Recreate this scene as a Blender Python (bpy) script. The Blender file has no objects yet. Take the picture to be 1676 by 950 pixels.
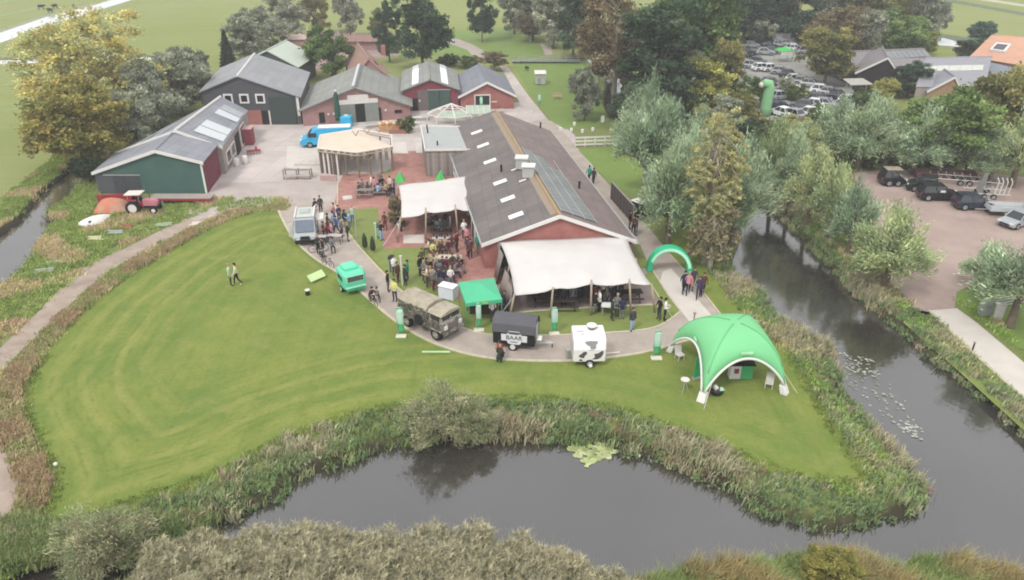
import bpy, bmesh, math, random
import numpy as np
from mathutils import Vector, Matrix

# ------------------------------------------------------------------ camera, world, sun, exposure
sc = bpy.context.scene
COL = sc.collection
CAM_H = 28.0
PITCH = math.radians(27.6)
FPX = 1245.0                      # focal length in pixels of the 1676 px wide photograph
cam = bpy.data.cameras.new("camera")
cam.sensor_width = 36.0
cam.lens = 36.0 * FPX / 1676.0
cam.clip_start = 0.5
cam.clip_end = 6000.0
camo = bpy.data.objects.new("camera", cam)
COL.objects.link(camo)
camo.location = (0, 0, CAM_H)
camo.rotation_euler = (math.radians(90) - PITCH, 0, 0)
sc.camera = camo

SUN_EL, SUN_AZ = math.radians(55), math.radians(-35)
world = bpy.data.worlds.new("World")
sc.world = world
world.use_nodes = True
wn = world.node_tree
sky = wn.nodes.new("ShaderNodeTexSky")
sky.sky_type = 'NISHITA'
sky.sun_disc = False
sky.sun_elevation = SUN_EL
sky.sun_rotation = math.radians(150)
sky.air_density = 1.0
sky.dust_density = 6.0
sky.ozone_density = 1.0
hsv = wn.nodes.new("ShaderNodeHueSaturation")     # an overcast sky: the same light, without the blue
hsv.inputs['Saturation'].default_value = 0.12
wn.links.new(sky.outputs[0], hsv.inputs['Color'])
deck = wn.nodes.new("ShaderNodeMix"); deck.data_type = 'RGBA'      # the even grey cloud deck over the sky
deck.inputs[0].default_value = 0.72; deck.inputs[7].default_value = (6.2, 6.25, 6.4, 1)
wn.links.new(hsv.outputs[0], deck.inputs[6])
bg = wn.nodes["Background"]
wn.links.new(deck.outputs[2], bg.inputs['Color'])
bg.inputs['Strength'].default_value = 0.15

sun = bpy.data.lights.new("sun", 'SUN')
sun.energy = 1.5
sun.angle = math.radians(11)
sun.color = (1.0, 0.97, 0.93)
suno = bpy.data.objects.new("sun", sun)
COL.objects.link(suno)
suno.rotation_euler = (math.radians(38), math.radians(0), math.radians(-35))

sc.view_settings.view_transform = 'Standard'
sc.view_settings.look = 'None'
sc.view_settings.gamma = 1.0
sc.view_settings.exposure = 0.55
sc.cycles.filter_width = 1.9            # the soft rendering of a video frame
sc.cycles.max_bounces = 6
sc.cycles.diffuse_bounces = 3
sc.cycles.glossy_bounces = 2
sc.cycles.transparent_max_bounces = 8

# ------------------------------------------------------------------ helpers
RNG = np.random.default_rng(7)
R = random.Random(11)

def P(x, y, z=0.0):
    """where the sight line of a photograph pixel meets height z"""
    u = (x - 838) / FPX
    v = (y - 475) / FPX
    c, s = math.cos(PITCH), math.sin(PITCH)
    t = (z - CAM_H) / (-s - v * c)
    return (u * t, (c - v * s) * t, z)

def Qy(X, Y, Z):
    c, s = math.cos(PITCH), math.sin(PITCH)
    Z = Z - CAM_H
    return 475 - FPX * (Y * s + Z * c) / (Y * c - Z * s)

def ZY(X, Y, py):
    lo, hi = -5.0, 60.0
    for _ in range(40):
        m = (lo + hi) / 2
        if Qy(X, Y, m) > py: lo = m
        else: hi = m
    return lo

def SC(x, y):
    """photograph pixels per metre at the ground point under pixel x, y"""
    X, Y, _ = P(x, y)
    return FPX / (Y * math.cos(PITCH) + CAM_H * math.sin(PITCH))

def lin(c):
    if isinstance(c, str):
        c = c.lstrip('#'); c = tuple(int(c[i:i+2], 16) / 255 for i in (0, 2, 4))
        return tuple(x / 12.92 if x <= 0.04045 else ((x + 0.055) / 1.055) ** 2.4 for x in c)
    return tuple(c)

MATS = {}
def mat(name, color, rough=0.8, var=0.12, scale=1.5, bump=0.0, metal=0.0, spec=0.3, color2=None, detail=4.0, trans=0.0, sheets=None, stain=0.0):
    if name in MATS: return MATS[name]
    c = lin(color)
    m = bpy.data.materials.new(name); m.use_nodes = True
    nt = m.node_tree; n = nt.nodes; l = nt.links
    b = n["Principled BSDF"]
    b.inputs['Roughness'].default_value = rough
    b.inputs['Metallic'].default_value = metal
    b.inputs['Specular IOR Level'].default_value = spec
    if trans: b.inputs['Transmission Weight'].default_value = trans
    tc = n.new("ShaderNodeTexCoord")
    nz = n.new("ShaderNodeTexNoise"); nz.inputs['Scale'].default_value = scale; nz.inputs['Detail'].default_value = detail
    nz.inputs['Roughness'].default_value = 0.6
    l.new(tc.outputs['Object'], nz.inputs['Vector'])
    mr = n.new("ShaderNodeMapRange"); mr.inputs['From Min'].default_value = 0.3; mr.inputs['From Max'].default_value = 0.7
    l.new(nz.outputs['Fac'], mr.inputs['Value'])
    mx = n.new("ShaderNodeMix"); mx.data_type = 'RGBA'
    c2 = lin(color2) if color2 is not None else tuple(min(1, x * (1 + var)) for x in c)
    c1 = c if color2 is not None else tuple(x * (1 - var) for x in c)
    mx.inputs[6].default_value = (*c1, 1); mx.inputs[7].default_value = (*c2, 1)
    l.new(mr.outputs[0], mx.inputs[0])
    outc = mx.outputs[2]
    if stain:
        ns = n.new("ShaderNodeTexNoise"); ns.inputs['Scale'].default_value = scale * .45; ns.inputs['Detail'].default_value = 9; ns.inputs['Roughness'].default_value = .72
        l.new(tc.outputs['Object'], ns.inputs['Vector'])
        ms_ = n.new("ShaderNodeMapRange"); ms_.inputs[1].default_value = .5; ms_.inputs[2].default_value = .72; ms_.inputs[3].default_value = 0; ms_.inputs[4].default_value = stain
        l.new(ns.outputs['Fac'], ms_.inputs[0]); m2 = n.new("ShaderNodeMix"); m2.data_type = 'RGBA'; m2.inputs[7].default_value = (*[x * .55 for x in c1], 1)
        l.new(ms_.outputs[0], m2.inputs[0]); l.new(outc, m2.inputs[6]); outc = m2.outputs[2]
    if sheets:
        mpp = n.new("ShaderNodeMapping"); mpp.inputs['Rotation'].default_value = (0, 0, sheets[2]); l.new(tc.outputs['Object'], mpp.inputs['Vector'])
        bt = n.new("ShaderNodeTexBrick"); bt.inputs['Scale'].default_value = 1; bt.inputs['Brick Width'].default_value = sheets[0]; bt.inputs['Row Height'].default_value = sheets[1]
        bt.inputs['Mortar Size'].default_value = sheets[3]; bt.offset = sheets[4] if len(sheets) > 4 else 0.0
        bt.inputs['Color1'].default_value = (.90, .90, .90, 1); bt.inputs['Color2'].default_value = (1.07, 1.06, 1.05, 1); bt.inputs['Mortar'].default_value = (.72, .71, .7, 1)
        l.new(mpp.outputs[0], bt.inputs['Vector']); m3 = n.new("ShaderNodeMix"); m3.data_type = 'RGBA'; m3.blend_type = 'MULTIPLY'; m3.inputs[0].default_value = 1
        l.new(outc, m3.inputs[6]); l.new(bt.outputs['Color'], m3.inputs[7]); outc = m3.outputs[2]
    l.new(outc, b.inputs['Base Color'])
    if bump:
        bp = n.new("ShaderNodeBump"); bp.inputs['Strength'].default_value = bump; bp.inputs['Distance'].default_value = 0.05
        nz2 = n.new("ShaderNodeTexNoise"); nz2.inputs['Scale'].default_value = scale * 8; nz2.inputs['Detail'].default_value = 3
        l.new(tc.outputs['Object'], nz2.inputs['Vector'])
        l.new(nz2.outputs['Fac'], bp.inputs['Height']); l.new(bp.outputs[0], b.inputs['Normal'])
    MATS[name] = m
    return m

def attr_mat(name, color=(1, 1, 1), rough=0.9, trans=0.35, rnd=0.12, attr='col', spec=0.15):
    """plant matter: colour attribute of the mesh x tint, a little light coming through the blades"""
    if name in MATS: return MATS[name]
    m = bpy.data.materials.new(name); m.use_nodes = True
    nt = m.node_tree; n = nt.nodes; l = nt.links
    b = n["Principled BSDF"]; b.inputs['Roughness'].default_value = rough; b.inputs['Specular IOR Level'].default_value = spec
    a = n.new("ShaderNodeAttribute"); a.attribute_name = attr
    mx = n.new("ShaderNodeMix"); mx.data_type = 'RGBA'; mx.blend_type = 'MULTIPLY'; mx.inputs[0].default_value = 1
    mx.inputs[7].default_value = (*lin(color), 1)
    l.new(a.outputs['Color'], mx.inputs[6])
    oi = n.new("ShaderNodeObjectInfo")
    mr = n.new("ShaderNodeMapRange"); mr.inputs['To Min'].default_value = 1 - rnd; mr.inputs['To Max'].default_value = 1 + rnd
    l.new(oi.outputs['Random'], mr.inputs['Value'])
    hs = n.new("ShaderNodeHueSaturation"); l.new(mx.outputs[2], hs.inputs['Color']); l.new(mr.outputs[0], hs.inputs['Value'])
    mr2 = n.new("ShaderNodeMapRange"); mr2.inputs['To Min'].default_value = 0.515; mr2.inputs['To Max'].default_value = 0.487
    l.new(oi.outputs['Random'], mr2.inputs['Value']); l.new(mr2.outputs[0], hs.inputs['Hue'])
    l.new(hs.outputs[0], b.inputs['Base Color'])
    tr = n.new("ShaderNodeBsdfTranslucent"); l.new(hs.outputs[0], tr.inputs['Color'])
    ms = n.new("ShaderNodeMixShader"); ms.inputs[0].default_value = trans
    l.new(b.outputs[0], ms.inputs[1]); l.new(tr.outputs[0], ms.inputs[2])
    l.new(ms.outputs[0], n["Material Output"].inputs['Surface'])
    MATS[name] = m
    return m

def tag(o, label=None, cat=None, group=None, kind=None):
    if label: o['label'] = label
    if cat: o['category'] = cat
    if group: o['group'] = group
    if kind: o['kind'] = kind
    return o

def thing(name, label, cat, loc=(0, 0, 0), rz=0.0, group=None, scale=1.0):
    o = bpy.data.objects.new(name, None); COL.objects.link(o)
    o.empty_display_size = 0.3
    o.location = loc; o.rotation_euler = (0, 0, rz)
    o.scale = scale if isinstance(scale, tuple) else (scale,) * 3
    return tag(o, label, cat, group)

class MB:
    def __init__(s): s.v = []; s.f = []; s.m = []
    def add(s, vs, fs, mi=0):
        k = len(s.v); s.v += [tuple(p) for p in vs]
        for f in fs: s.f.append(tuple(i + k for i in f)); s.m.append(mi)
        return s
    def box(s, cx, cy, cz, sx, sy, sz, rz=0.0, mi=0, tilt=0.0):
        vs = []
        c, sn = math.cos(rz), math.sin(rz); ct, st = math.cos(tilt), math.sin(tilt)
        for dz in (-.5, .5):
            for dy in (-.5, .5):
                for dx in (-.5, .5):
                    x, y, z = dx * sx, dy * sy, dz * sz
                    y, z = y * ct - z * st, y * st + z * ct
                    vs.append((cx + x * c - y * sn, cy + x * sn + y * c, cz + z))
        return s.add(vs, [(0, 2, 3, 1), (4, 5, 7, 6), (0, 1, 5, 4), (2, 6, 7, 3), (0, 4, 6, 2), (1, 3, 7, 5)], mi)
    def prism(s, poly, z0, z1, mi=0, top=None):
        n = len(poly)
        vs = [(p[0], p[1], z0) for p in poly] + [(p[0], p[1], z1) for p in (top or poly)]
        fs = [tuple(range(n - 1, -1, -1)), tuple(range(n, 2 * n))] + [(i, (i + 1) % n, n + (i + 1) % n, n + i) for i in range(n)]
        return s.add(vs, fs, mi)
    def side(s, prof, x0, x1, mi=0):
        """profile in (y,z) pushed along x"""
        n = len(prof)
        vs = [(x0, p[0], p[1]) for p in prof] + [(x1, p[0], p[1]) for p in prof]
        fs = [tuple(range(n)), tuple(range(2 * n - 1, n - 1, -1))] + [(i, n + i, n + (i + 1) % n, (i + 1) % n) for i in range(n)]
        return s.add(vs, fs, mi)
    def tube(s, pts, rad, n=6, mi=0, cap=True):
        pts = [Vector(p) for p in pts]
        if not isinstance(rad, (list, tuple)): rad = [rad] * len(pts)
        vs = []; fs = []
        for i, p in enumerate(pts):
            d = (pts[min(i + 1, len(pts) - 1)] - pts[max(i - 1, 0)])
            d = d.normalized() if d.length > 1e-9 else Vector((0, 0, 1))
            up = Vector((0, 0, 1)) if abs(d.z) < 0.9 else Vector((1, 0, 0))
            a = d.cross(up).normalized(); b = d.cross(a)
            for k in range(n):
                t = 2 * math.pi * k / n
                vs.append(p + (a * math.cos(t) + b * math.sin(t)) * rad[i])
        for i in range(len(pts) - 1):
            for k in range(n):
                fs.append((i * n + k, i * n + (k + 1) % n, (i + 1) * n + (k + 1) % n, (i + 1) * n + k))
        if cap:
            fs.append(tuple(range(n - 1, -1, -1))); fs.append(tuple(range((len(pts) - 1) * n, len(pts) * n)))
        return s.add(vs, fs, mi)
    def slab(s, quad, th, mi=0):
        """a quad (or polygon) given a thickness below its face"""
        q = [Vector(p) for p in quad]
        nrm = (q[1] - q[0]).cross(q[2] - q[0]).normalized()
        if nrm.z < 0: nrm = -nrm
        n = len(q)
        vs = q + [p - nrm * th for p in q]
        fs = [tuple(range(n)), tuple(range(2 * n - 1, n - 1, -1))] + [(i, n + i, n + (i + 1) % n, (i + 1) % n) for i in range(n)]
        return s.add(vs, fs, mi)
    def ball(s, c, r, mi=0, nu=8, nv=6):
        if not isinstance(r, tuple): r = (r, r, r)
        vs = [(c[0], c[1], c[2] - r[2])]
        for j in range(1, nv):
            ph = -math.pi / 2 + math.pi * j / nv
            for i in range(nu):
                t = 2 * math.pi * i / nu
                vs.append((c[0] + r[0] * math.cos(ph) * math.cos(t), c[1] + r[1] * math.cos(ph) * math.sin(t), c[2] + r[2] * math.sin(ph)))
        vs.append((c[0], c[1], c[2] + r[2])); L = len(vs) - 1
        fs = [(0, 1 + (i + 1) % nu, 1 + i) for i in range(nu)]
        for j in range(nv - 2):
            for i in range(nu):
                a = 1 + j * nu
                fs.append((a + i, a + (i + 1) % nu, a + nu + (i + 1) % nu, a + nu + i))
        a = 1 + (nv - 2) * nu
        fs += [(a + i, a + (i + 1) % nu, L) for i in range(nu)]
        return s.add(vs, fs, mi)
    def disc(s, c, r, w, axis='x', n=14, mi=0):
        """a wheel-like cylinder of width w about an axis"""
        vs = []
        for e in (-.5, .5):
            for k in range(n):
                t = 2 * math.pi * k / n; a, b = r * math.cos(t), r * math.sin(t)
                if axis == 'x': vs.append((c[0] + e * w, c[1] + a, c[2] + b))
                elif axis == 'y': vs.append((c[0] + a, c[1] + e * w, c[2] + b))
                else: vs.append((c[0] + a, c[1] + b, c[2] + e * w))
        return s.add(vs, [tuple(range(n - 1, -1, -1)), tuple(range(n, 2 * n))] + [(k, (k + 1) % n, n + (k + 1) % n, n + k) for k in range(n)], mi)
    def mesh(s, name, mats, smooth=False):
        me = bpy.data.meshes.new(name); me.from_pydata(s.v, [], s.f)
        if not isinstance(mats, (list, tuple)): mats = [mats]
        for m in mats: me.materials.append(m)
        me.polygons.foreach_set('material_index', s.m)
        bm = bmesh.new(); bm.from_mesh(me); bmesh.ops.recalc_face_normals(bm, faces=bm.faces); bm.to_mesh(me); bm.free()
        if smooth: me.polygons.foreach_set('use_smooth', [True] * len(me.polygons))
        me.update()
        return me
    def build(s, name, mats, parent=None, smooth=False, loc=None, rz=0.0, bevel=0.0):
        o = bpy.data.objects.new(name, s.mesh(name, mats, smooth)); COL.objects.link(o)
        if parent: o.parent = parent
        if loc: o.location = loc
        if rz: o.rotation_euler = (0, 0, rz)
        if bevel:
            md = o.modifiers.new('bevel', 'BEVEL'); md.width = bevel; md.segments = 2; md.limit_method = 'ANGLE'
        return o

def copy_tree(o, parent=None):
    c = o.copy(); COL.objects.link(c)
    if parent: c.parent = parent
    for ch in o.children: copy_tree(ch, c)
    return c

def paint(o, **kw):
    """give a copied part its own material while it shares its mesh data; kw: slot index -> material"""
    for k, m in kw.items():
        i = int(k[1:]); o.material_slots[i].link = 'OBJECT'; o.material_slots[i].material = m

def npmesh(name, V, F, mats, col=None, smooth=False, tri=None):
    """V Nx3, F MxK faces (all K-gons) or list of two arrays (quads, tris)"""
    Fs = F if isinstance(F, list) else [F]
    me = bpy.data.meshes.new(name)
    nl = sum(f.size for f in Fs); npoly = sum(len(f) for f in Fs)
    me.vertices.add(len(V)); me.vertices.foreach_set('co', np.asarray(V, dtype=np.float32).ravel())
    me.loops.add(nl); me.loops.foreach_set('vertex_index', np.concatenate([f.ravel() for f in Fs]).astype(np.int32))
    tot = np.concatenate([np.full(len(f), f.shape[1]) for f in Fs]).astype(np.int32)
    st = np.concatenate([[0], np.cumsum(tot)[:-1]]).astype(np.int32)
    me.polygons.add(npoly); me.polygons.foreach_set('loop_start', st); me.polygons.foreach_set('loop_total', tot)
    if smooth: me.polygons.foreach_set('use_smooth', np.ones(npoly, dtype=bool))
    me.update(calc_edges=True)
    if col is not None:
        a = me.attributes.new('col', 'FLOAT_COLOR', 'POINT')
        c4 = np.ones((len(V), 4), dtype=np.float32); c4[:, :3] = col
        a.data.foreach_set('color', c4.ravel())
    for m in (mats if isinstance(mats, (list, tuple)) else [mats]): me.materials.append(m)
    return me

def link(name, me, parent=None):
    o = bpy.data.objects.new(name, me); COL.objects.link(o)
    if parent: o.parent = parent
    return o

def poly_sd(pts, poly):
    """signed distance (positive inside) of Nx2 points to a polygon"""
    pts = np.asarray(pts, float); poly = np.asarray(poly, float)
    d = np.full(len(pts), 1e9); ins = np.zeros(len(pts), bool)
    for i in range(len(poly)):
        a, b = poly[i], poly[(i + 1) % len(poly)]
        ab = b - a; L = max((ab ** 2).sum(), 1e-9)
        t = np.clip(((pts - a) @ ab) / L, 0, 1)
        q = a + t[:, None] * ab
        d = np.minimum(d, np.hypot(*(pts - q).T))
        c = ((a[1] > pts[:, 1]) != (b[1] > pts[:, 1]))
        with np.errstate(divide='ignore', invalid='ignore'):
            xi = (b[0] - a[0]) * (pts[:, 1] - a[1]) / (b[1] - a[1] if b[1] != a[1] else 1e-9) + a[0]
        ins ^= c & (pts[:, 0] < xi)
    return np.where(ins, d, -d)

def smooth_poly(poly, it=2, closed=True):
    for _ in range(it):
        q = []
        n = len(poly)
        for i in range(n if closed else n - 1):
            a, b = poly[i], poly[(i + 1) % n]
            q.append((a[0] * .75 + b[0] * .25, a[1] * .75 + b[1] * .25)); q.append((a[0] * .25 + b[0] * .75, a[1] * .25 + b[1] * .75))
        if not closed: q = [poly[0]] + q + [poly[-1]]
        poly = q
    return poly

def PX(lst, z=0.0):
    return [P(x, y, z)[:2] for x, y in lst]
# ------------------------------------------------------------------ outlines of the ground (photograph pixels, turned into metres)
WL = -0.5
WATER_POND = smooth_poly(PX([(-60, 960), (23, 940), (127, 917), (214, 920), (267, 897), (311, 880), (367, 857), (408, 830), (464, 813), (471, 790), (511, 770), (551, 762), (616, 736), (672, 725), (734, 716), (782, 715),
    (848, 722), (922, 722), (988, 727), (1033, 740), (1095, 758), (1140, 777), (1180, 791), (1217, 814), (1254, 843), (1298, 854), (1346, 871), (1394, 860), (1445, 852), (1482, 838), (1512, 812), (1500, 788), (1478, 757),
    (1449, 729), (1427, 707), (1405, 677), (1372, 648), (1368, 622), (1357, 572), (1322, 554), (1292, 536), (1260, 518), (1251, 492), (1233, 474), (1205, 460), (1186, 430), (1200, 395), (1205, 350), (1205, 300), (1195, 260),
    (1215, 240), (1235, 262), (1247, 290), (1257, 330), (1275, 352), (1305, 382), (1335, 412), (1368, 446), (1400, 482), (1440, 513), (1490, 552), (1505, 575), (1560, 612), (1620, 660), (1676, 715), (1800, 800), (2050, 950), (2050, 1080),
    (1676, 1010), (1560, 985), (1480, 995), (1350, 975), (1150, 1000), (1010, 985), (905, 950), (800, 925), (600, 915), (400, 925), (300, 942), (230, 985), (100, 1010), (-60, 1010)], WL), 1)
WATER_LEFT = smooth_poly(PX([(-80, 440), (0, 384), (28, 364), (50, 341), (76, 311), (109, 286), (130, 265), (150, 240), (178, 215), (215, 180), (250, 140), (290, 112), (300, 116), (262, 148), (225, 190), (190, 222), (165, 247), (150, 268), (128, 292), (121, 324), (98, 341), (73, 352), (88, 370), (68, 400), (53, 422), (43, 437), (20, 462), (0, 480), (-80, 540)], WL), 1)
WATER_CREEK = smooth_poly(PX([(915, 97), (940, 106), (975, 120), (998, 140), (990, 165), (996, 190), (1016, 212), (1100, 236), (1180, 262), (1200, 250), (1120, 222), (1036, 202), (1014, 165), (1020, 135), (1005, 112), (960, 96), (935, 82), (905, 82)], WL), 1)
LAWN = smooth_poly(PX([(452, 342), (400, 350), (345, 371), (290, 402), (225, 440), (165, 482), (110, 532), (60, 588), (28, 640), (28, 690), (62, 745), (82, 795), (55, 850), (50, 872), (120, 868), (210, 830), (330, 795), (400, 762), (440, 738), (500, 712), (575, 688), (640, 672), (700, 668), (780, 660), (880, 657),
    (960, 668), (1020, 680), (1100, 708), (1170, 735), (1230, 762), (1300, 790), (1350, 795), (1400, 800), (1432, 796), (1428, 772), (1390, 722), (1350, 665), (1325, 620), (1308, 590), (1270, 556), (1225, 520), (1195, 485), (1160, 440), (1140, 405), (1100, 380), (1060, 420), (1000, 480), (700, 440), (560, 350)]), 2)

XS = np.unique(np.concatenate([-np.geomspace(62, 3000, 26)[::-1], np.arange(-62, 66, 0.5), np.geomspace(66, 3000, 26)]))
YS = np.unique(np.concatenate([[-3000, -400, -60, 0, 8], np.arange(12, 136, 0.5), np.geomspace(136, 4000, 40)]))
GX, GY = np.meshgrid(XS, YS)
pts = np.stack([GX.ravel(), GY.ravel()], 1)
wd = np.maximum.reduce([poly_sd(pts, WATER_POND), poly_sd(pts, WATER_LEFT), poly_sd(pts, WATER_CREEK)])
wob = 0.18 * np.sin(pts[:, 0] * 1.7 + 2 * np.sin(pts[:, 1] * .9)) + 0.15 * np.sin(pts[:, 1] * 2.3 + pts[:, 0] * .6)
tt = np.clip((wd + wob + 0.45) / 1.3, 0, 1)
gz = -1.5 * tt * tt * (3 - 2 * tt)
ld = poly_sd(pts, LAWN)
ny, nx = GX.shape
idx = np.arange(ny * nx).reshape(ny, nx)
F = np.stack([idx[:-1, :-1], idx[:-1, 1:], idx[1:, 1:], idx[1:, :-1]], -1).reshape(-1, 4)

def ground_mat():
    m = bpy.data.materials.new("grassland"); m.use_nodes = True
    nt = m.node_tree; n = nt.nodes; l = nt.links
    b = n["Principled BSDF"]; b.inputs['Roughness'].default_value = 0.95; b.inputs['Specular IOR Level'].default_value = 0.1
    tc = n.new("ShaderNodeTexCoord")
    def noise(scale, detail=4, rough=.6, vec=None):
        z = n.new("ShaderNodeTexNoise"); z.inputs['Scale'].default_value = scale; z.inputs['Detail'].default_value = detail; z.inputs['Roughness'].default_value = rough
        l.new(vec or tc.outputs['Object'], z.inputs['Vector']); return z.outputs['Fac']
    def mrange(v, a, b_, c=0.0, d=1.0):
        z = n.new("ShaderNodeMapRange"); z.inputs[1].default_value = a; z.inputs[2].default_value = b_; z.inputs[3].default_value = c; z.inputs[4].default_value = d
        l.new(v, z.inputs[0]); return z.outputs[0]
    def mix(f, a, b_):
        z = n.new("ShaderNodeMix"); z.data_type = 'RGBA'
        if isinstance(f, float): z.inputs[0].default_value = f
        else: l.new(f, z.inputs[0])
        for i, q in ((6, a), (7, b_)):
            if isinstance(q, tuple): z.inputs[i].default_value = (*q, 1)
            else: l.new(q, z.inputs[i])
        return z.outputs[2]
    def math_(op, a, b_=None):
        z = n.new("ShaderNodeMath"); z.operation = op
        for i, q in ((0, a), (1, b_)):
            if q is None: continue
            if isinstance(q, (int, float)): z.inputs[i].default_value = q
            else: l.new(q, z.inputs[i])
        return z.outputs[0]
    at = n.new("ShaderNodeAttribute"); at.attribute_name = 'lawn'
    aw = n.new("ShaderNodeAttribute"); aw.attribute_name = 'water'
    # lawn: mown rings that follow its outline, clippings, drier patches
    wob_ = noise(0.25, 3)
    ring = math_('ADD', at.outputs['Fac'], math_('MULTIPLY', wob_, .9))
    s1 = math_('SINE', math_('MULTIPLY', ring, 3.4)); s1 = mrange(s1, -0.2, 1.0)
    s2 = math_('SINE', math_('MULTIPLY', ring, 9.0)); s2 = mrange(s2, 0.2, 1.0)
    sxl = n.new("ShaderNodeSeparateXYZ"); l.new(tc.outputs['Object'], sxl.inputs[0])
    fade = math_('MULTIPLY', mrange(at.outputs['Fac'], 6.0, 10.0, 1.2, 0.12), mrange(sxl.outputs[0], -14, 2, 1.0, .35))
    lawn = mix(mrange(noise(0.22, 7, .68), .38, .62), LAWN_A, LAWN_B)
    lawn = mix(math_('MULTIPLY', math_('MULTIPLY', s1, fade), mrange(noise(.5, 3), .3, .6, .15, .7)), lawn, LAWN_C)
    lawn = mix(math_('MULTIPLY', math_('MULTIPLY', s2, fade), mrange(noise(.7, 3), .45, .65, .0, .5)), lawn, LAWN_D)
    tl = math_('ADD', at.outputs['Fac'], math_('MULTIPLY', wob_, .5))
    tl = mrange(math_('SINE', math_('MULTIPLY', tl, 2.6)), .93, .985)
    lawn = mix(math_('MULTIPLY', math_('MULTIPLY', tl, fade), mrange(noise(.45, 4), .42, .6, 0, .4)), lawn, lin('#56672d'))
    mp = n.new("ShaderNodeMapping"); mp.inputs['Rotation'].default_value = (0, 0, 0.5); mp.inputs['Scale'].default_value = (1, .12, 1)
    l.new(tc.outputs['Object'], mp.inputs['Vector'])
    lawn = mix(mrange(noise(1.3, 4, .6, mp.outputs[0]), .5, .72, 0, .4), lawn, LAWN_D)
    lawn = mix(mrange(noise(.9, 5, .7), .52, .75, 0, .5), lawn, LAWN_C)
    lawn = mix(mrange(noise(3.2, 5, .75), .5, .7, 0, .55), lawn, LAWN_D)
    lawn = mix(mrange(noise(.38, 6, .7), .56, .70, 0, .6), lawn, lin('#8a8852'))
    lawn = mix(mrange(noise(14, 3, .7), .35, .7, 0, .45), lawn, LAWN_D)
    # rough meadow
    mead = mix(mrange(noise(0.35, 5), .38, .64), ROUGH_A, ROUGH_B)
    mead = mix(mrange(noise(2.2, 5, .7), .5, .68), mead, ROUGH_C)
    mead = mix(mrange(noise(12, 3, .7), .4, .7, 0, .5), mead, ROUGH_D)
    # fields far away
    sx = n.new("ShaderNodeSeparateXYZ"); l.new(tc.outputs['Object'], sx.inputs[0])
    field = mix(mrange(noise(0.02, 5), .35, .65), FIELD_A, FIELD_B)
    mp2 = n.new("ShaderNodeMapping"); mp2.inputs['Rotation'].default_value = (0, 0, -0.6); mp2.inputs['Scale'].default_value = (.03, .5, 1)
    l.new(tc.outputs['Object'], mp2.inputs['Vector'])
    field = mix(mrange(noise(1.0, 4, .6, mp2.outputs[0]), .45, .7, 0, .55), field, FIELD_C)
    far = mrange(sx.outputs[1], 105, 125)
    leftf = mrange(sx.outputs[0], -47, -52)
    base = mix(math_('MAXIMUM', far, leftf), mead, field)
    edge = math_('ADD', at.outputs['Fac'], math_('MULTIPLY', math_('SUBTRACT', noise(1.2, 4), .5), 1.6))
    col = mix(mrange(edge, -0.25, 0.25), base, lawn)
    mud = mrange(math_('ADD', aw.outputs['Fac'], math_('MULTIPLY', noise(1.5), .8)), -0.6, 0.35)
    col = mix(mud, col, (0.045, 0.038, 0.026))
    l.new(col, b.inputs['Base Color'])
    bp = n.new("ShaderNodeBump"); bp.inputs['Strength'].default_value = 0.5; bp.inputs['Distance'].default_value = 0.08
    l.new(noise(9, 4, .7), bp.inputs['Height']); l.new(bp.outputs[0], b.inputs['Normal'])
    return m
LAWN_A, LAWN_B, LAWN_C, LAWN_D = lin('#7b8341'), lin('#65773a'), lin('#8a8b4d'), lin('#57692f')
ROUGH_A, ROUGH_B, ROUGH_C, ROUGH_D = lin('#69753f'), lin('#767b4e'), lin('#586637'), lin('#7f7f5a')
FIELD_A, FIELD_B, FIELD_C = lin('#818755'), lin('#788248'), lin('#8b8b60')
gme = npmesh('ground', np.stack([pts[:, 0], pts[:, 1], gz], 1), F, ground_mat(), smooth=True)
for nm, arr in (('lawn', ld), ('water', wd)):
    a = gme.attributes.new(nm, 'FLOAT', 'POINT'); a.data.foreach_set('value', arr.astype(np.float32))
tag(link('ground', gme), kind='structure')

# water
def water_mat():
    m = bpy.data.materials.new("still_water"); m.use_nodes = True
    nt = m.node_tree; n = nt.nodes; l = nt.links
    b = n["Principled BSDF"]
    b.inputs['Base Color'].default_value = (0.075, 0.068, 0.062, 1); b.inputs['Roughness'].default_value = 0.06
    b.inputs['IOR'].default_value = 1.78; b.inputs['Specular IOR Level'].default_value = 0.95
    tc = n.new("ShaderNodeTexCoord"); z = n.new("ShaderNodeTexNoise"); z.inputs['Scale'].default_value = 2.2; z.inputs['Detail'].default_value = 4
    l.new(tc.outputs['Object'], z.inputs['Vector'])
    bp = n.new("ShaderNodeBump"); bp.inputs['Strength'].default_value = 0.22; bp.inputs['Distance'].default_value = 0.03
    l.new(z.outputs['Fac'], bp.inputs['Height']); l.new(bp.outputs[0], b.inputs['Normal'])
    z2 = n.new("ShaderNodeTexNoise"); z2.inputs['Scale'].default_value = .12; z2.inputs['Detail'].default_value = 3
    l.new(tc.outputs['Object'], z2.inputs['Vector'])
    r = n.new("ShaderNodeValToRGB"); r.color_ramp.elements[0].position = .35; r.color_ramp.elements[0].color = (0.030, 0.026, 0.023, 1)
    r.color_ramp.elements[1].position = .65; r.color_ramp.elements[1].color = (0.042, 0.038, 0.035, 1)
    l.new(z2.outputs['Fac'], r.inputs[0]); l.new(r.outputs[0], b.inputs['Base Color'])
    return m
WATER = water_mat()
mb = MB(); mb.add([(-160, 4, WL), (160, 4, WL), (160, 150, WL), (-160, 150, WL)], [(0, 1, 2, 3)])
tag(mb.build('water', WATER), kind='structure')

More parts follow.
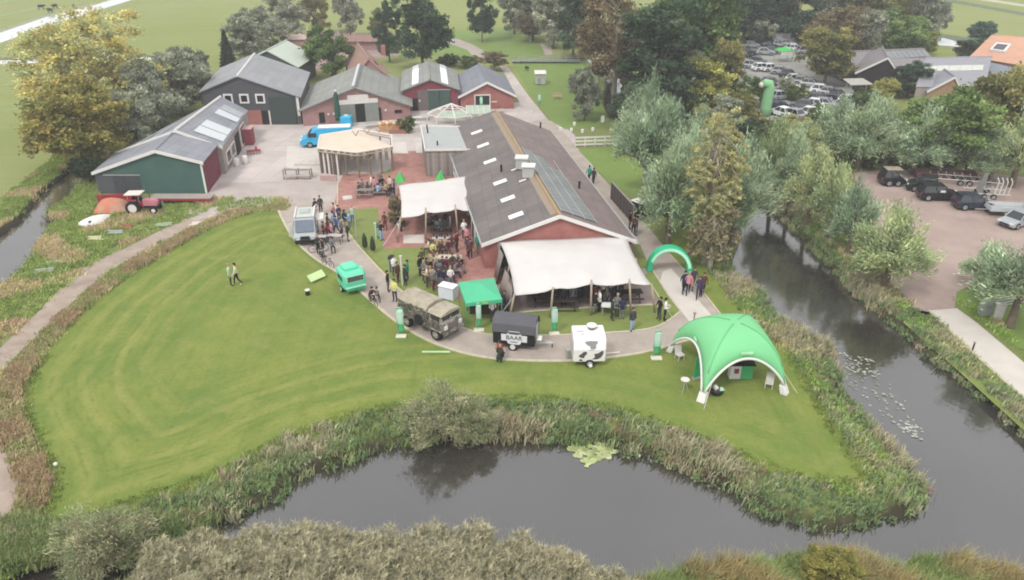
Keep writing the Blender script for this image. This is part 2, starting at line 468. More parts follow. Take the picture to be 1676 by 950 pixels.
def sheet(name, px, z, m, smooth=0, world_pts=None):
    w = world_pts or PX(px)
    if smooth: w = smooth_poly(w, smooth)
    me = bpy.data.meshes.new(name); bm = bmesh.new()
    f = bm.faces.new([bm.verts.new((x, y, z)) for x, y in w])
    bmesh.ops.triangulate(bm, faces=[f]); bmesh.ops.recalc_face_normals(bm, faces=bm.faces)
    for q in bm.faces:
        if q.normal.z < 0: q.normal_flip()
    bm.to_mesh(me); bm.free(); me.materials.append(m)
    return tag(link(name, me), kind='structure')

far_water = mat('pale_ditch_water', '#bcbfbf', rough=0.12, var=.05, spec=.8)
sheet('river', [(-40, 68), (0, 54), (76, 28), (157, 8), (182, 0), (210, -12), (260, -12), (217, 0), (152, 20), (50, 53), (0, 71), (-40, 86)], 0.02, far_water)
sheet('ditch', [(-40, 101), (45, 98), (200, 94), (282, 95), (282, 99), (200, 99), (45, 104), (-40, 107)], 0.02, far_water)
dark_ditch = mat('overgrown_ditch', '#5d6650', rough=.9, var=.3, scale=.6)
sheet('ditch_bank', [(-40, 96), (45, 93), (200, 90), (282, 91), (282, 93.5), (200, 93.5), (45, 97.5), (-40, 100.5)], 0.024, dark_ditch)
sheet('ditch_bank', [(-40, 63), (0, 49), (76, 24), (157, 4), (157, 8), (76, 28), (0, 54), (-40, 68)], 0.024, mat('river_verge', '#7f8568', var=.3, scale=.5))
sheet('ditch_bank', [(1530, 0), (1600, 12), (1676, 26), (1740, 38), (1740, 33), (1676, 21), (1600, 7), (1530, -5)], 0.02, dark_ditch)
sheet('track', [(1560, -5), (1620, 3), (1740, 21), (1740, 17), (1640, 2), (1580, -8)], 0.02, mat('pale_track', '#a8a58e', var=.1))
sheet('ditch', [(1522, 64), (1545, 63), (1572, 70), (1568, 77), (1540, 75), (1522, 72)], 0.03, far_water)
sheet('ditch_bank', [(1505, 60), (1545, 56), (1610, 66), (1610, 71), (1572, 69), (1545, 62), (1505, 66)], 0.024, dark_ditch)
for i, (xa, ya, xb, yb) in enumerate([(-40, 8, 60, -6), (0, 25, 60, 12), (-60, 150, 60, 128), (-80, 190, 50, 175)]):
    sheet('field_furrow', [(xa, ya), (xb, yb), (xb, yb + 2.5), (xa, ya + 2.5)], 0.016 + .001 * i, mat('field_furrow_grass', '#7d8a55', var=.2, scale=.4))

# paving ------------------------------------------------------------
yard_m = mat('pale_concrete_paving', '#aea5a0', var=.09, scale=.35, bump=.15, detail=8, stain=.35, sheets=(2.0, 2.0, .12, .025))
drive_m = mat('worn_asphalt', '#a09690', var=.16, scale=.3, bump=.2, detail=9, stain=.5)
path_m = mat('pinkish_path_paving', '#9c9187', var=.13, scale=.7, bump=.2, detail=9, stain=.4)
brick_m = mat('red_brick_paving', '#92655c', color2='#a37c72', scale=.8, bump=.2, detail=9, stain=.45, sheets=(.9, .45, .2, .02, .5))
dirt_m = mat('trodden_earth_path', '#8b7c70', color2='#a19386', scale=.8, bump=.3, detail=9, stain=.6)
kerb_m = mat('concrete_kerb', '#b0a893', var=.1, scale=2)
slab_m = mat('light_concrete_slab', '#b9b2aa', var=.07, scale=.7, detail=8)
lot_m = mat('reddish_gravel_lot', '#8c7a72', color2='#a08e85', scale=.25, bump=.25, detail=9, stain=.6)
grassp_m = mat('short_grass', '#66753a', color2='#767f45', scale=1.3, bump=.3, detail=9)
brightg_m = mat('bright_lawn_grass', '#627a34', color2='#708044', scale=.5, bump=.3, detail=9)

sheet('yard', [(340, 318), (372, 270), (395, 236), (395, 200), (480, 195), (760, 168), (850, 168), (828, 124), (812, 100), (833, 112), (865, 157), (900, 200), (925, 208), (941, 222), (942, 241), (955, 250), (990, 300), (1030, 335), (1062, 400), (990, 400), (990, 300), (760, 240), (600, 290), (553, 300), (460, 300)], 0.008, yard_m)
sheet('driveway', [(340, 316), (360, 300), (460, 297), (553, 296), (552, 345), (458, 344), (400, 338), (352, 352), (318, 362), (300, 352)], 0.013, drive_m)
sheet('earth_path', [(352, 340), (318, 352), (270, 374), (215, 402), (160, 426), (120, 446), (85, 488), (45, 528), (0, 570), (-60, 640), (-120, 740), (-120, 1100), (-30, 905), (8, 862), (32, 815), (42, 775), (25, 745), (0, 712), (-40, 700), (-20, 650), (0, 612), (40, 570), (95, 520), (135, 478), (185, 440), (240, 410), (300, 380), (340, 362), (365, 352)], 0.010, dirt_m)
inner = [(545, 330), (560, 366), (578, 394), (610, 430), (637, 458), (662, 482), (700, 512), (735, 530), (760, 538), (779, 545), (806, 549), (885, 550), (928, 549), (996, 545), (1036, 543), (1075, 537), (1100, 522), (1114, 510)]
outer = [(452, 335), (462, 360), (480, 392), (515, 425), (560, 450), (595, 482), (640, 522), (690, 554), (740, 574), (790, 586), (850, 591), (930, 592), (1000, 586), (1060, 577), (1110, 562), (1160, 548)]
sheet('path', inner + [(1150, 500)] + outer[::-1], 0.017, path_m)
sheet('road', [(1044, 392), (1064, 440), (1078, 462), (1091, 481), (1114, 511), (1130, 530), (1150, 560), (1215, 560), (1182, 518), (1154, 483), (1122, 444), (1095, 415), (1066, 378), (1040, 348), (1022, 330), (998, 304), (965, 268), (944, 243), (942, 238), (905, 200), (893, 195), (870, 200), (950, 300)], 0.022, path_m)
sheet('road', [(1080, 462), (1092, 481), (1116, 512), (1132, 532), (1150, 552), (1195, 552), (1150, 500), (1118, 462), (1098, 440), (1085, 445)], 0.027, slab_m)
sheet('verge', [(1066, 441), (1078, 460), (1092, 481), (1114, 510), (1098, 525), (1084, 502), (1062, 470), (1050, 455)], 0.032, grassp_m)
sheet('terrace', [(545, 345), (555, 300), (562, 285), (640, 285), (640, 250), (800, 240), (900, 300), (950, 400), (1060, 480), (1084, 498), (1078, 500), (900, 506), (842, 512), (800, 520), (740, 490), (705, 470), (700, 408), (628, 408), (605, 345)], 0.021, brick_m)
sheet('terrace_floor', [(820, 440), (1062, 440), (1086, 497), (1078, 502), (905, 508), (842, 514), (815, 500)], 0.026, mat('grey_terrace_floor', '#8d7f7b', var=.12, scale=.8, detail=8))
sheet('grass_patch', [(562, 345), (618, 340), (628, 408), (700, 404), (704, 470), (672, 484), (640, 455), (600, 412), (575, 380)], 0.030, grassp_m)
sheet('grass_patch', [(845, 512), (905, 507), (1080, 499), (1106, 508), (1092, 526), (1060, 540), (1000, 545), (900, 550), (810, 549), (765, 539), (735, 512), (740, 492), (790, 488), (835, 500)], 0.031, grassp_m)
sheet('lawn_by_road', [(946, 246), (1010, 241), (1180, 262), (1190, 420), (1140, 408), (1080, 350), (1040, 322), (996, 298), (965, 266)], 0.012, brightg_m)
sheet('orchard', [(836, 100), (960, 98), (990, 130), (985, 170), (1000, 205), (925, 212), (905, 200), (865, 150)], 0.011, brightg_m)
sheet('far_lawn', [(722, 50), (825, 46), (885, 70), (890, 92), (840, 97), (740, 97), (700, 90)], 0.011, brightg_m)
sheet('footpath', [(724, 62), (750, 64), (775, 74), (792, 84), (798, 98), (778, 98), (765, 82), (742, 74), (724, 70)], 0.018, path_m)
sheet('footpath', [(884, 72), (900, 76), (905, 90), (893, 90)], 0.018, path_m)
sheet('farm_track', [(470, 60), (545, 50), (650, 62), (655, 90), (560, 104), (500, 120), (468, 95)], 0.014, mat('pink_farmyard', '#8f7b75', var=.15, scale=.3))
sheet('parking_lot', [(1398, 283), (1440, 279), (1540, 275), (1676, 290), (1800, 330), (1800, 470), (1676, 468), (1600, 462), (1566, 478), (1562, 506), (1590, 520), (1480, 520), (1455, 470), (1440, 400), (1405, 330)], 0.010, lot_m)
sheet('entrance_road', [(1520, 509), (1566, 505), (1600, 530), (1676, 594), (1800, 690), (1800, 790), (1676, 652), (1620, 604), (1560, 548)], 0.019, slab_m)
sheet('verge', [(1470, 500), (1520, 511), (1560, 550), (1676, 655), (1800, 795), (1860, 900), (1676, 705), (1560, 600), (1480, 530)], 0.010, grassp_m)
sheet('verge', [(1566, 478), (1600, 466), (1800, 480), (1800, 640), (1676, 575), (1600, 526), (1570, 505)], 0.015, brightg_m)
sheet('car_park', [(1185, 70), (1330, 66), (1440, 190), (1420, 230), (1330, 215), (1230, 200), (1190, 120)], 0.012, mat('grey_gravel_lot', '#8d8c86', var=.15, scale=.3))
for pxl in ([(660, 385), (694, 385), (694, 399), (660, 399)], [(708, 386), (738, 386), (738, 396), (706, 396)], [(640, 233), (664, 233), (668, 252), (642, 252)], [(680, 234), (692, 234), (692, 251), (681, 251)], [(470, 240), (525, 240), (525, 285), (468, 275)], [(560, 322), (575, 320), (577, 326), (562, 328)]):
    sheet('paving_slab', pxl, 0.036, slab_m)

def kerb(name, px, w, h, m, closed=False):
    pl = smooth_poly(PX(px), 2, closed=False)
    mb = MB()
    for i in range(len(pl) - 1):
        a, b = Vector(pl[i]), Vector(pl[i + 1]); d = (b - a)
        if d.length < 1e-3: continue
        c = (a + b) / 2
        mb.box(c.x, c.y, h / 2, d.length + .02, w, h, math.atan2(d.y, d.x))
    return tag(mb.build(name, m), kind='structure')
kerb('kerb', outer, .22, .07, kerb_m)
kerb('kerb', inner, .16, .065, kerb_m)
kerb('kerb', [(1066, 440), (1079, 460), (1091, 480), (1114, 510)], .14, .06, kerb_m)
kerb('kerb', [(1095, 416), (1122, 445), (1154, 483), (1182, 519), (1205, 548)], .14, .06, kerb_m)
kerb('kerb', [(553, 296), (552, 345)], .12, .06, kerb_m)
kerb('kerb', [(1520, 509), (1560, 548), (1620, 604), (1676, 652), (1760, 730)], .2, .08, kerb_m)
kerb('kerb', [(842, 513), (905, 507), (1080, 499)], .15, .07, kerb_m)
# ------------------------------------------------------------------ buildings
roof_grey = mat('grey_fibre_cement_roof', '#82848a', var=.08, scale=.5, rough=.7, detail=8, stain=.3, sheets=(1.05, 1.5, 0, .03))
roof_light = mat('light_grey_roof', '#868789', var=.05, scale=.5, rough=.6, detail=8, sheets=(.9, 3.5, -.1, .02))
roof_brown = mat('weathered_brown_grey_roof', '#615d5c', color2='#736c68', scale=.3, rough=.85, bump=.15, detail=9, stain=.3, sheets=(1.1, .95, -.1, .03))
roof_red = mat('reddish_weathered_roof', '#716563', color2='#80736f', scale=.3, rough=.85, bump=.15, detail=9, stain=.3, sheets=(1.1, .95, -.1, .03))
white_m = mat('white_paint', '#cfccc8', var=.04)
white_w = mat('worn_white_paint', '#c9c4be', var=.08)
green_clad = mat('dark_green_cladding', '#3f5a54', var=.1, scale=.5)
dark_clad = mat('anthracite_cladding', '#4c4d51', var=.06, scale=.5)
green_door = mat('green_black_door', '#38423e', var=.08)
brick_w = mat('pinkish_brickwork', '#8d6a67', color2='#9b7d78', scale=1.2, detail=9, bump=.2)
brick_r = mat('red_brickwork', '#8a5651', color2='#9c6a62', scale=1.2, detail=9, bump=.2)
red_clad = mat('red_painted_boards', '#713a42', var=.1)
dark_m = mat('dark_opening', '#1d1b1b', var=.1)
glass_m = mat('dark_window_glass', '#24282c', rough=.1, spec=.8, var=.1)
sheet_w = mat('translucent_roof_sheet', '#b9bdbe', rough=.4, var=.06)
wood_grey = mat('weathered_grey_planks', '#8b807b', color2='#9b918b', scale=1.0, detail=8)
wood_m = mat('tan_timber', '#a38d72', color2='#b5a286', scale=2, detail=6)
steel_m = mat('galvanised_steel', '#a9aaa6', rough=.45, metal=.4, var=.08)
black_m = mat('black_paint', '#1c1b1c', rough=.5, var=.1)
rubber = mat('black_rubber', '#18181a', rough=.85, var=.15)

def lerp(a, b, t): return tuple(a[i] + (b[i] - a[i]) * t for i in range(len(a)))

def barn(name, label, cat, fl, fr, br, bl, ze, zr, wall, roof, rt=.5, over=.3, trim=None, zel=None, ridge_m=None, th=.14, group=None, zrb=None):
    """gabled building: front edge fl-fr, back edge bl-br; ridge from front to back at fraction rt of the width"""
    fl, fr, br, bl = [tuple(p[:2]) for p in (fl, fr, br, bl)]
    cx = sum(p[0] for p in (fl, fr, br, bl)) / 4; cy = sum(p[1] for p in (fl, fr, br, bl)) / 4
    t = thing(name, label, cat, (cx, cy, 0), group=group)
    t['fl'] = fl; t['fr'] = fr
    L = lambda p, z: (p[0] - cx, p[1] - cy, z)
    zel = ze if zel is None else zel; zrb = zr if zrb is None else zrb
    rf, rb = lerp(fl, fr, rt), lerp(bl, br, rt)
    mb = MB(); g = .12
    mb.add([L(fl, 0), L(fr, 0), L(fr, ze - g), L(rf, zr - g), L(fl, zel - g)], [(0, 1, 2, 3, 4)])
    mb.add([L(bl, 0), L(br, 0), L(br, ze - g), L(rb, zrb - g), L(bl, zel - g)], [(0, 4, 3, 2, 1)])
    mb.add([L(fl, 0), L(bl, 0), L(bl, zel - g), L(fl, zel - g)], [(0, 1, 2, 3)])
    mb.add([L(fr, 0), L(br, 0), L(br, ze - g), L(fr, ze - g)], [(0, 1, 2, 3)])
    me = mb.mesh('wall', wall)
    w = bpy.data.objects.new('wall', me); COL.objects.link(w); w.parent = t
    # slopes run past the walls
    def off(a, b, d):
        v = Vector(b) - Vector(a); v = v.normalized() * d; return v
    fd = off(rb, rf, over)
    def ext(p, side, zz, ridge, zrr, front):
        v = (Vector(p) - Vector(ridge)); ln = v.length; u = v.normalized() * over
        q = Vector(p) + u + (fd if front else -fd)
        return (q.x - cx, q.y - cy, zz - (zrr - zz) / max(ln, .1) * over)
    rF = (rf[0] + fd.x - cx, rf[1] + fd.y - cy, zr); rB = (rb[0] - fd.x - cx, rb[1] - fd.y - cy, zrb)
    corners = {}
    for nm, p, q, zz in (('l', fl, bl, zel), ('r', fr, br, ze)):
        a = ext(p, nm, zz, rf, zr, True); b = ext(q, nm, zz, rb, zrb, False)
        quad = [rF, a, b, rB]
        corners[nm] = quad
        s = MB().slab(quad, th); s.build('roof_slope', roof, t)
    rm = ridge_m or roof
    rc = MB().tube([(rF[0], rF[1], rF[2] - .02), (rB[0], rB[1], rB[2] - .02)], .16, 6); rc.build('ridge_cap', rm, t)
    if trim:
        for nm in 'lr':
            q = corners[nm]; a, b = Vector(q[0]), Vector(q[1])
            n = Vector((fd.x, fd.y, 0)).normalized() * .04
            v = MB().add([a + n + Vector((0, 0, .06)), b + n + Vector((0, 0, .06)), b + n - Vector((0, 0, .26)), a + n - Vector((0, 0, .26)),
                          a - n + Vector((0, 0, .06)), b - n + Vector((0, 0, .06)), b - n - Vector((0, 0, .26)), a - n - Vector((0, 0, .26))],
                         [(0, 1, 2, 3), (7, 6, 5, 4), (0, 4, 5, 1), (3, 2, 6, 7), (1, 5, 6, 2), (0, 3, 7, 4)])
            v.build('verge_board', trim, t)
    return t, corners, (cx, cy), w

def on_wall(t, c, a, b, u0, u1, z0, z1, name, m, out=.05, frame=None, th=.08, fw=.12, parent=None):
    """a flat rectangular part on the wall that stands on the line a-b (metres along it), facing the right-hand side of a->b"""
    a = Vector(a[:2]); b = Vector(b[:2]); d = (b - a); L = d.length; d.normalize(); n = Vector((d.y, -d.x))
    if u1 <= 1.0001 and u0 < 1: u0 *= L; u1 *= L
    ang = math.atan2(d.y, d.x)
    mid = a + d * (u0 + u1) / 2 + n * (out)
    W, Hh = (u1 - u0), z1 - z0
    o = MB().box(0, 0, 0, W, th, Hh).build(name, m, parent or t, loc=(mid.x - c[0], mid.y - c[1], (z0 + z1) / 2), rz=ang)
    if frame:
        f = MB()
        f.box(-W / 2 - fw / 2, -.02, 0, fw, th + .06, Hh + fw * 2); f.box(W / 2 + fw / 2, -.02, 0, fw, th + .06, Hh + fw * 2)
        f.box(0, -.02, Hh / 2 + fw / 2, W, th + .06, fw); f.box(0, -.02, -Hh / 2 - fw / 2, W, th + .06, fw)
        f.build('frame', frame, o)
    return o

def on_slope(t, quad, u0, u1, v0, v1, name, m, lift=.04, th=.05, parent=None):
    """a patch on a roof slope; u from front to back, v from ridge to eave"""
    rF, a, b, rB = [Vector(q) for q in quad]
    def S(u, v):
        p = rF.lerp(rB, u); q = a.lerp(b, u); return p.lerp(q, v)
    n = (a - rF).cross(rB - rF).normalized()
    if n.z < 0: n = -n
    q = [S(u0, v0) + n * (lift + th), S(u0, v1) + n * (lift + th), S(u1, v1) + n * (lift + th), S(u1, v0) + n * (lift + th)]
    return MB().slab(q, th).build(name, m, parent or t)

# --- long main barn
FL, FR = P(792, 397, 2.4)[:2], P(1036, 391, 2.4)[:2]
BR = P(899, 214, 2.4)[:2]
rbk = P(812, 181.5, 4.74)[:2]
BL = (2 * rbk[0] - BR[0], 2 * rbk[1] - BR[1])
t, cn, c, w = barn('long_barn', 'long low barn with brown grey roof, six skylights and a row of solar panels', 'barn', FL, FR, BR, BL, 2.4, 4.74, brick_r, roof_brown, trim=white_m, over=.25, ridge_m=mat('mossy_ochre_ridge', '#a08458', color2='#8d7c64', scale=1.5, bump=.3))
MAIN = (t, cn, c)
for ch in t.children:
    if ch.name.startswith('roof_slope') and ch.data.vertices[1].co.x > 0: ch.data.materials[0] = roof_red
def slope_uv(quad, c, px, py):
    """u,v on a slope of the point seen at a photograph pixel (march along the sight line)"""
    rF, a, b, rB = [Vector(q) + Vector((c[0], c[1], 0)) for q in quad]
    n = (a - rF).cross(rB - rF)
    o = Vector((0, 0, CAM_H)); d = Vector(P(px, py)) - o
    p = o + d * ((rF - o).dot(n) / d.dot(n))
    best = None
    e1, e2 = rB - rF, a - rF
    # least squares on the plane
    m11, m12, m22 = e1.dot(e1), e1.dot(e2), e2.dot(e2); r1, r2 = (p - rF).dot(e1), (p - rF).dot(e2)
    det = m11 * m22 - m12 * m12
    return (r1 * m22 - r2 * m12) / det, (r2 * m11 - r1 * m12) / det
sky_m = mat('bright_skylight', '#d3d1d0', rough=.35, var=.04)
for px, py in ((781.5, 218.6), (792, 240), (803, 266), (819.5, 300), (832, 327), (845, 354)):
    u, v = slope_uv(cn['l'], c, px, py)
    o = on_slope(t, cn['l'], u - .012, u + .012, v - .095, v + .095, 'skylight', sky_m)
# ochre moss band down the ridge of the near slope
moss = mat('ochre_lichen', '#8f7d68', color2='#85796d', scale=.7, detail=9)
on_slope(t, cn['l'], .02, .98, .015, .10, 'lichen_band', moss, lift=-.03, th=.035)
pan = mat('solar_panel_glass', '#6e7272', color2='#7f8281', scale=.4, rough=.45, spec=.35)
rail_m = mat('panel_rail', '#a7a7a3', rough=.5, var=.05)
pm = None
u0, v0 = .02, .06
for k in range(3):
    va = .05 + k * .155
    n_ = (17, 16, 13)[k]
    for j in range(n_):
        ua = .035 + j * .0305
        on_slope(t, cn['r'], ua, ua + .0285, va, va + .145, 'solar_panel', pan, lift=.06, th=.04)
    on_slope(t, cn['r'], .03, .035 + n_ * .0305, va - .009, va - .002, 'panel_rail', rail_m, lift=.07, th=.05)
on_slope(t, cn['r'], .03, .53, .512, .518, 'panel_rail', rail_m, lift=.07, th=.05)
for px, py, w_ in ((854, 268, 1), (865, 282, 1)):
    u, v = slope_uv(cn['l'], c, px, py + 8)
    rF, a, b, rB = [Vector(q) for q in cn['l']]; p = rF.lerp(rB, u).lerp(a.lerp(b, u), v)
    h = MB().box(0, 0, .55, 1.05, .9, 1.0, -.1).build('ventilation_box', mat('vent_box_paint', '#a5a5a2', var=.05), t, loc=tuple(p))
    MB().box(0, 0, 1.12, 1.25, 1.1, .12, -.1).build('lid', white_m, h)
for px, py in ((821, 282), (947, 308), (861, 273), (882, 208)):
    q = cn['l'] if px < 870 and px != 882 else cn['r']
    u, v = slope_uv(q, c, px, py)
    rF, a, b, rB = [Vector(z) for z in q]; p = rF.lerp(rB, u).lerp(a.lerp(b, u), v)
    MB().tube([p - Vector((0, 0, .1)), p + Vector((0, 0, .6))], .1, 8).ball(p + Vector((0, 0, .62)), .13, nu=6, nv=4).build('flue', black_m, t)
for px, py in ((843, 279), (856, 297)):
    u, v = slope_uv(cn['l'], c, px, py)
    for s in (-1, 1):
        on_slope(t, cn['l'], u - .004, u + .004, min(v, v + s * .05), max(v, v + s * .05), 'snow_guard', sky_m, lift=.05)
# side wall openings towards the terrace and white door frame
on_wall(t, c, BL, FL, 27.2, 28.9, 0, 2.1, 'door', dark_m, frame=white_m)
for k in range(5):
    on_wall(t, c, BL, FL, 8 + k * 3.6, 9.6 + k * 3.6, .8, 1.9, 'window', glass_m, frame=white_m)
on_wall(t, c, FL, FR, .1, .5, 0, 2.2, 'glazed_front', glass_m, frame=white_m)
on_wall(t, c, FL, FR, .55, .92, 0, 2.2, 'glazed_front', glass_m, frame=white_m)
gut = MB(); a, b = Vector(cn['l'][1]), Vector(cn['l'][2]); gut.tube([a, b], .08, 6); gut.build('gutter', steel_m, t)
gut = MB(); a, b = Vector(cn['r'][1]), Vector(cn['r'][2]); gut.tube([a, b], .08, 6); gut.build('gutter', steel_m, t)
# white brackets that prop the left eave
for px, py in ((745, 262), (750, 276), (772, 303), (776, 318), (780, 352)):
    x, y, _ = P(px, py, 2.3)
    MB().tube([(x - c[0], y - c[1], 2.25), (x - c[0] + 1.1, y - c[1] + .35, 2.75)], .06, 5).tube([(x - c[0], y - c[1], 2.25), (x - c[0] + .1, y - c[1], 1.5)], .06, 5).build('bracket', white_m, t)
# lean-to roof at the kitchen side
a1 = PX([(742, 258), (775, 245), (795, 300), (765, 288)], 2.3)
# --- flat roofed annex with plank wall
A = [P(690, 207, 3.0), P(765, 209, 3.0), P(776, 245, 3.0), P(697, 246, 3.0)]
cx, cy = sum(p[0] for p in A) / 4, sum(p[1] for p in A) / 4
t = thing('flat_roofed_annex', 'grey flat roofed annex with a wall of upright planks beside the long barn', 'annex', (cx, cy, 0))
pl = [(p[0] - cx, p[1] - cy) for p in A]
MB().prism([(x * .985, y * .985) for x, y in pl], 0, 2.88).build('wall', wood_grey, t)
MB().prism([(x * 1.02, y * 1.02) for x, y in pl], 2.88, 3.0).build('roof', mat('pale_roofing_felt', '#9a9d9a', var=.05, scale=.8), t)
for i in range(4):
    a, b = Vector(pl[i]) * 1.03, Vector(pl[(i + 1) % 4]) * 1.03; d = b - a; m_ = (a + b) / 2
    MB().box(m_.x, m_.y, 3.02, d.length + .1, .14, .2, math.atan2(d.y, d.x)).build('roof_edge', white_w, t)
for (i, j) in ((3, 2), (0, 3)):
    a, b = Vector(pl[i]), Vector(pl[j]); n_ = int((b - a).length / .3)
    pk = None
    for k in range(n_):
        p = a.lerp(b, (k + .5) / n_); d = b - a; nn = Vector((d.y, -d.x)).normalized() * (.03 + .02 * (k % 2))
        o = MB().box(0, 0, 0, .27, .05, 2.8).build('plank', mat('plank_%d' % (k % 3), ('#8f8580', '#7f7571', '#99908b')[k % 3], var=.12, scale=2), t, loc=(p.x + nn.x, p.y + nn.y, 1.42), rz=math.atan2(d.y, d.x))
for px, py in ((699, 211), (700, 218), (716, 238)):
    x, y, _ = P(px, py, 3.0); MB().tube([(x - cx, y - cy, 3), (x - cx, y - cy, 3.5)], .09, 6).build('vent_pipe', black_m, t)

# --- green barn, left
L0, R0 = P(163, 317), P(340, 317)
e = Vector((R0[0] - L0[0], R0[1] - L0[1])).normalized()
back = Vector((-.10, 1)).normalized()
ff = Vector(L0[:2]); fr = Vector(R0[:2])
dl = 6.0
t, cn, c, w = barn('green_barn', 'dark green gabled barn with a white verge and grey roof beside the river', 'barn', ff, fr, fr + back * dl, ff + back * dl, 3.5, 4.7, green_clad, roof_grey, rt=.60, over=.2, trim=white_m, zel=2.4)
on_wall(t, c, ff, fr, .0, .40, .05, 2.2, 'dark_panel', dark_clad, out=.03, th=.04)
d_ = on_wall(t, c, ff, fr, .16, .265, 0, 2.0, 'barn_door', mat('barn_door_grey', '#3f4144', var=.1), out=.06)
on_wall(t, c, ff, fr, .275, .39, 0, 2.0, 'barn_door', MATS['barn_door_grey'], out=.06)
on_wall(t, c, ff, fr, .08, .42, 2.0, 2.1, 'door_rail', steel_m, out=.1, th=.06)
on_wall(t, c, ff, fr, .984, .999, 0, 3.5, 'corner_board', white_m, out=.04, th=.12)
for k in range(1, 9):
    on_wall(t, c, fr, fr + back * dl, .06 + k * .1, .075 + k * .1, .1, 3.2, 'wall_batten', red_clad, out=.04, th=.05)
on_wall(t, c, fr, fr + back * dl, .05, .99, .05, 3.25, 'red_side_wall', red_clad, out=.015, th=.03)
# longer grey roofed barn behind it
fl2, fr2 = ff + back * (dl + .35), fr + back * (dl + .35) + Vector((.5, 0))
bk = Vector(P(404, 183, 3.0)[:2]); rb2 = Vector(P(354, 160, 4.9)[:2])
br2 = bk; bl2 = rb2 + (rb2 - bk) * 1.15
t, cn, c, w = barn('long_grey_shed', 'long shed with light roof panels behind the green barn, open towards the yard', 'shed', fl2, fr2, br2, bl2, 3.2, 5.0, wood_grey, roof_grey, rt=.6, over=.15, trim=white_m, zel=2.5, ridge_m=white_w)
for (a_, b_) in ((.10, .24), (.255, .40), (.60, .72), (.735, .86)):
    on_slope(t, cn['r'], a_, b_, .30, .95, 'roof_panel', sheet_w if a_ < .7 else mat('greyer_roof_sheet', '#9b9da0', var=.08))
for v_ in (.35, .6):
    on_slope(t, cn['l'], .0, .4, v_, v_ + .02, 'roof_batten', sheet_w)
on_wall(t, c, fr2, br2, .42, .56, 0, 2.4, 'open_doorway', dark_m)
on_wall(t, c, fr2, br2, .62, .78, .3, 2.5, 'window', glass_m, frame=white_w)
on_wall(t, c, fr2, br2, .08, .2, .8, 2.0, 'window', glass_m, frame=white_w)
on_wall(t, c, fr2, br2, .24, .36, .8, 2.0, 'window', glass_m, frame=white_w)

# --- anthracite barn with three windows
fl, fr = P(333, 142, 4.9)[:2], P(495, 204)[:2]
fr = (fr[0], fr[1])
zE = ZY(fr[0], fr[1], 157)
mr = lerp(fl, fr, .40); zR = ZY(mr[0], mr[1], 122)
rbb = P(418, 87, zR)[:2]; bx = (rbb[0] - mr[0], rbb[1] - mr[1])
fl = (fl[0], fl[1] - 1.0)
t, cn, c, w = barn('anthracite_barn', 'large anthracite barn with pale roof, three white framed windows and tall green door', 'barn', fl, fr, (fr[0] + bx[0], fr[1] + bx[1]), (fl[0] + bx[0], fl[1] + bx[1]), zE, zR, dark_clad, roof_light, rt=.40, over=.3, zel=4.6, ridge_m=white_w)
Wd = math.dist(fl, fr)
def upx(px, a, b, py=200):
    """fraction along a wall seen at photograph column px"""
    lo, hi = 0, 1
    for _ in range(30):
        m_ = (lo + hi) / 2; p = lerp(a, b, m_)
        cq, sq = math.cos(PITCH), math.sin(PITCH)
        x = 838 + FPX * p[0] / (p[1] * cq + (CAM_H - 2) * sq)
        if x < px: lo = m_
        else: hi = m_
    return lo
for px in (377, 403, 429):
    u = upx(px, fl, fr)
    on_wall(t, c, fl, fr, u * Wd - .42, u * Wd + .42, 3.1, 3.95, 'window', glass_m, frame=white_m, fw=.2)
on_wall(t, c, fl, fr, upx(442, fl, fr) * Wd, upx(484, fl, fr) * Wd, 0, 3.7, 'tall_door', green_door)
on_wall(t, c, fl, fr, upx(439, fl, fr) * Wd, upx(441.4, fl, fr) * Wd, 0, 1.9, 'door_post', white_w)
on_wall(t, c, fl, fr, upx(427, fl, fr) * Wd, upx(438, fl, fr) * Wd, 0, 1.9, 'side_door', dark_m)
on_wall(t, c, fl, fr, upx(400, fl, fr) * Wd, upx(427, fl, fr) * Wd, 0, 1.95, 'brick_plinth', brick_r, out=.03)
on_wall(t, c, fl, fr, upx(487, fl, fr) * Wd, upx(491, fl, fr) * Wd, 1.2, 3.8, 'downpipe', white_w, out=.08)
# pale green roof behind
a = P(415, 100, 4.5); b = P(478, 104, 4.0)
t, cn, c, w = barn('pale_roofed_shed', 'shed with a pale green roof showing above the anthracite barn', 'shed', P(395, 96, 4)[:2], P(486, 102, 4)[:2], (P(486, 102, 4)[0] + .6, P(486, 102, 4)[1] + 9), (P(395, 96, 4)[0] + .6, P(395, 96, 4)[1] + 9), 3.4, 5.6, dark_clad, mat('pale_green_roof', '#a9b3a6', var=.05), rt=.5, over=.3)

# --- open fronted brick barn
fl, fr = P(497, 207)[:2], P(672, 194)[:2]
t, cn, c, w = barn('brick_barn', 'brick barn with a grey roof, white ridge light and a half open sliding door', 'barn', fl, fr, (fr[0] - 1.8, fr[1] + 14.5), (fl[0] - 1.8, fl[1] + 14.5), 1.9, 4.85, brick_w, roof_grey, rt=.5, over=.4, zel=2.3)
MATS_R = mat('worn_grey_roof', '#7c7e7b', color2='#898a83', scale=.4, detail=8, stain=.35, sheets=(1.0, 1.6, -.12, .035))
for ch in t.children:
    if ch.name.startswith('roof_slope'): ch.data.materials[0] = MATS_R
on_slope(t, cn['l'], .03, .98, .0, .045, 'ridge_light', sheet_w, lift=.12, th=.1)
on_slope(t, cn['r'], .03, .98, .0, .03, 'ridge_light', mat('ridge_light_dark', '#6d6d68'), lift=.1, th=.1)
Wd = math.dist(fl, fr)
u = lambda x: upx(x, fl, fr) * Wd
on_wall(t, c, fl, fr, u(555), u(619), 2.55, 3.15, 'gable_board', white_w, out=.07)
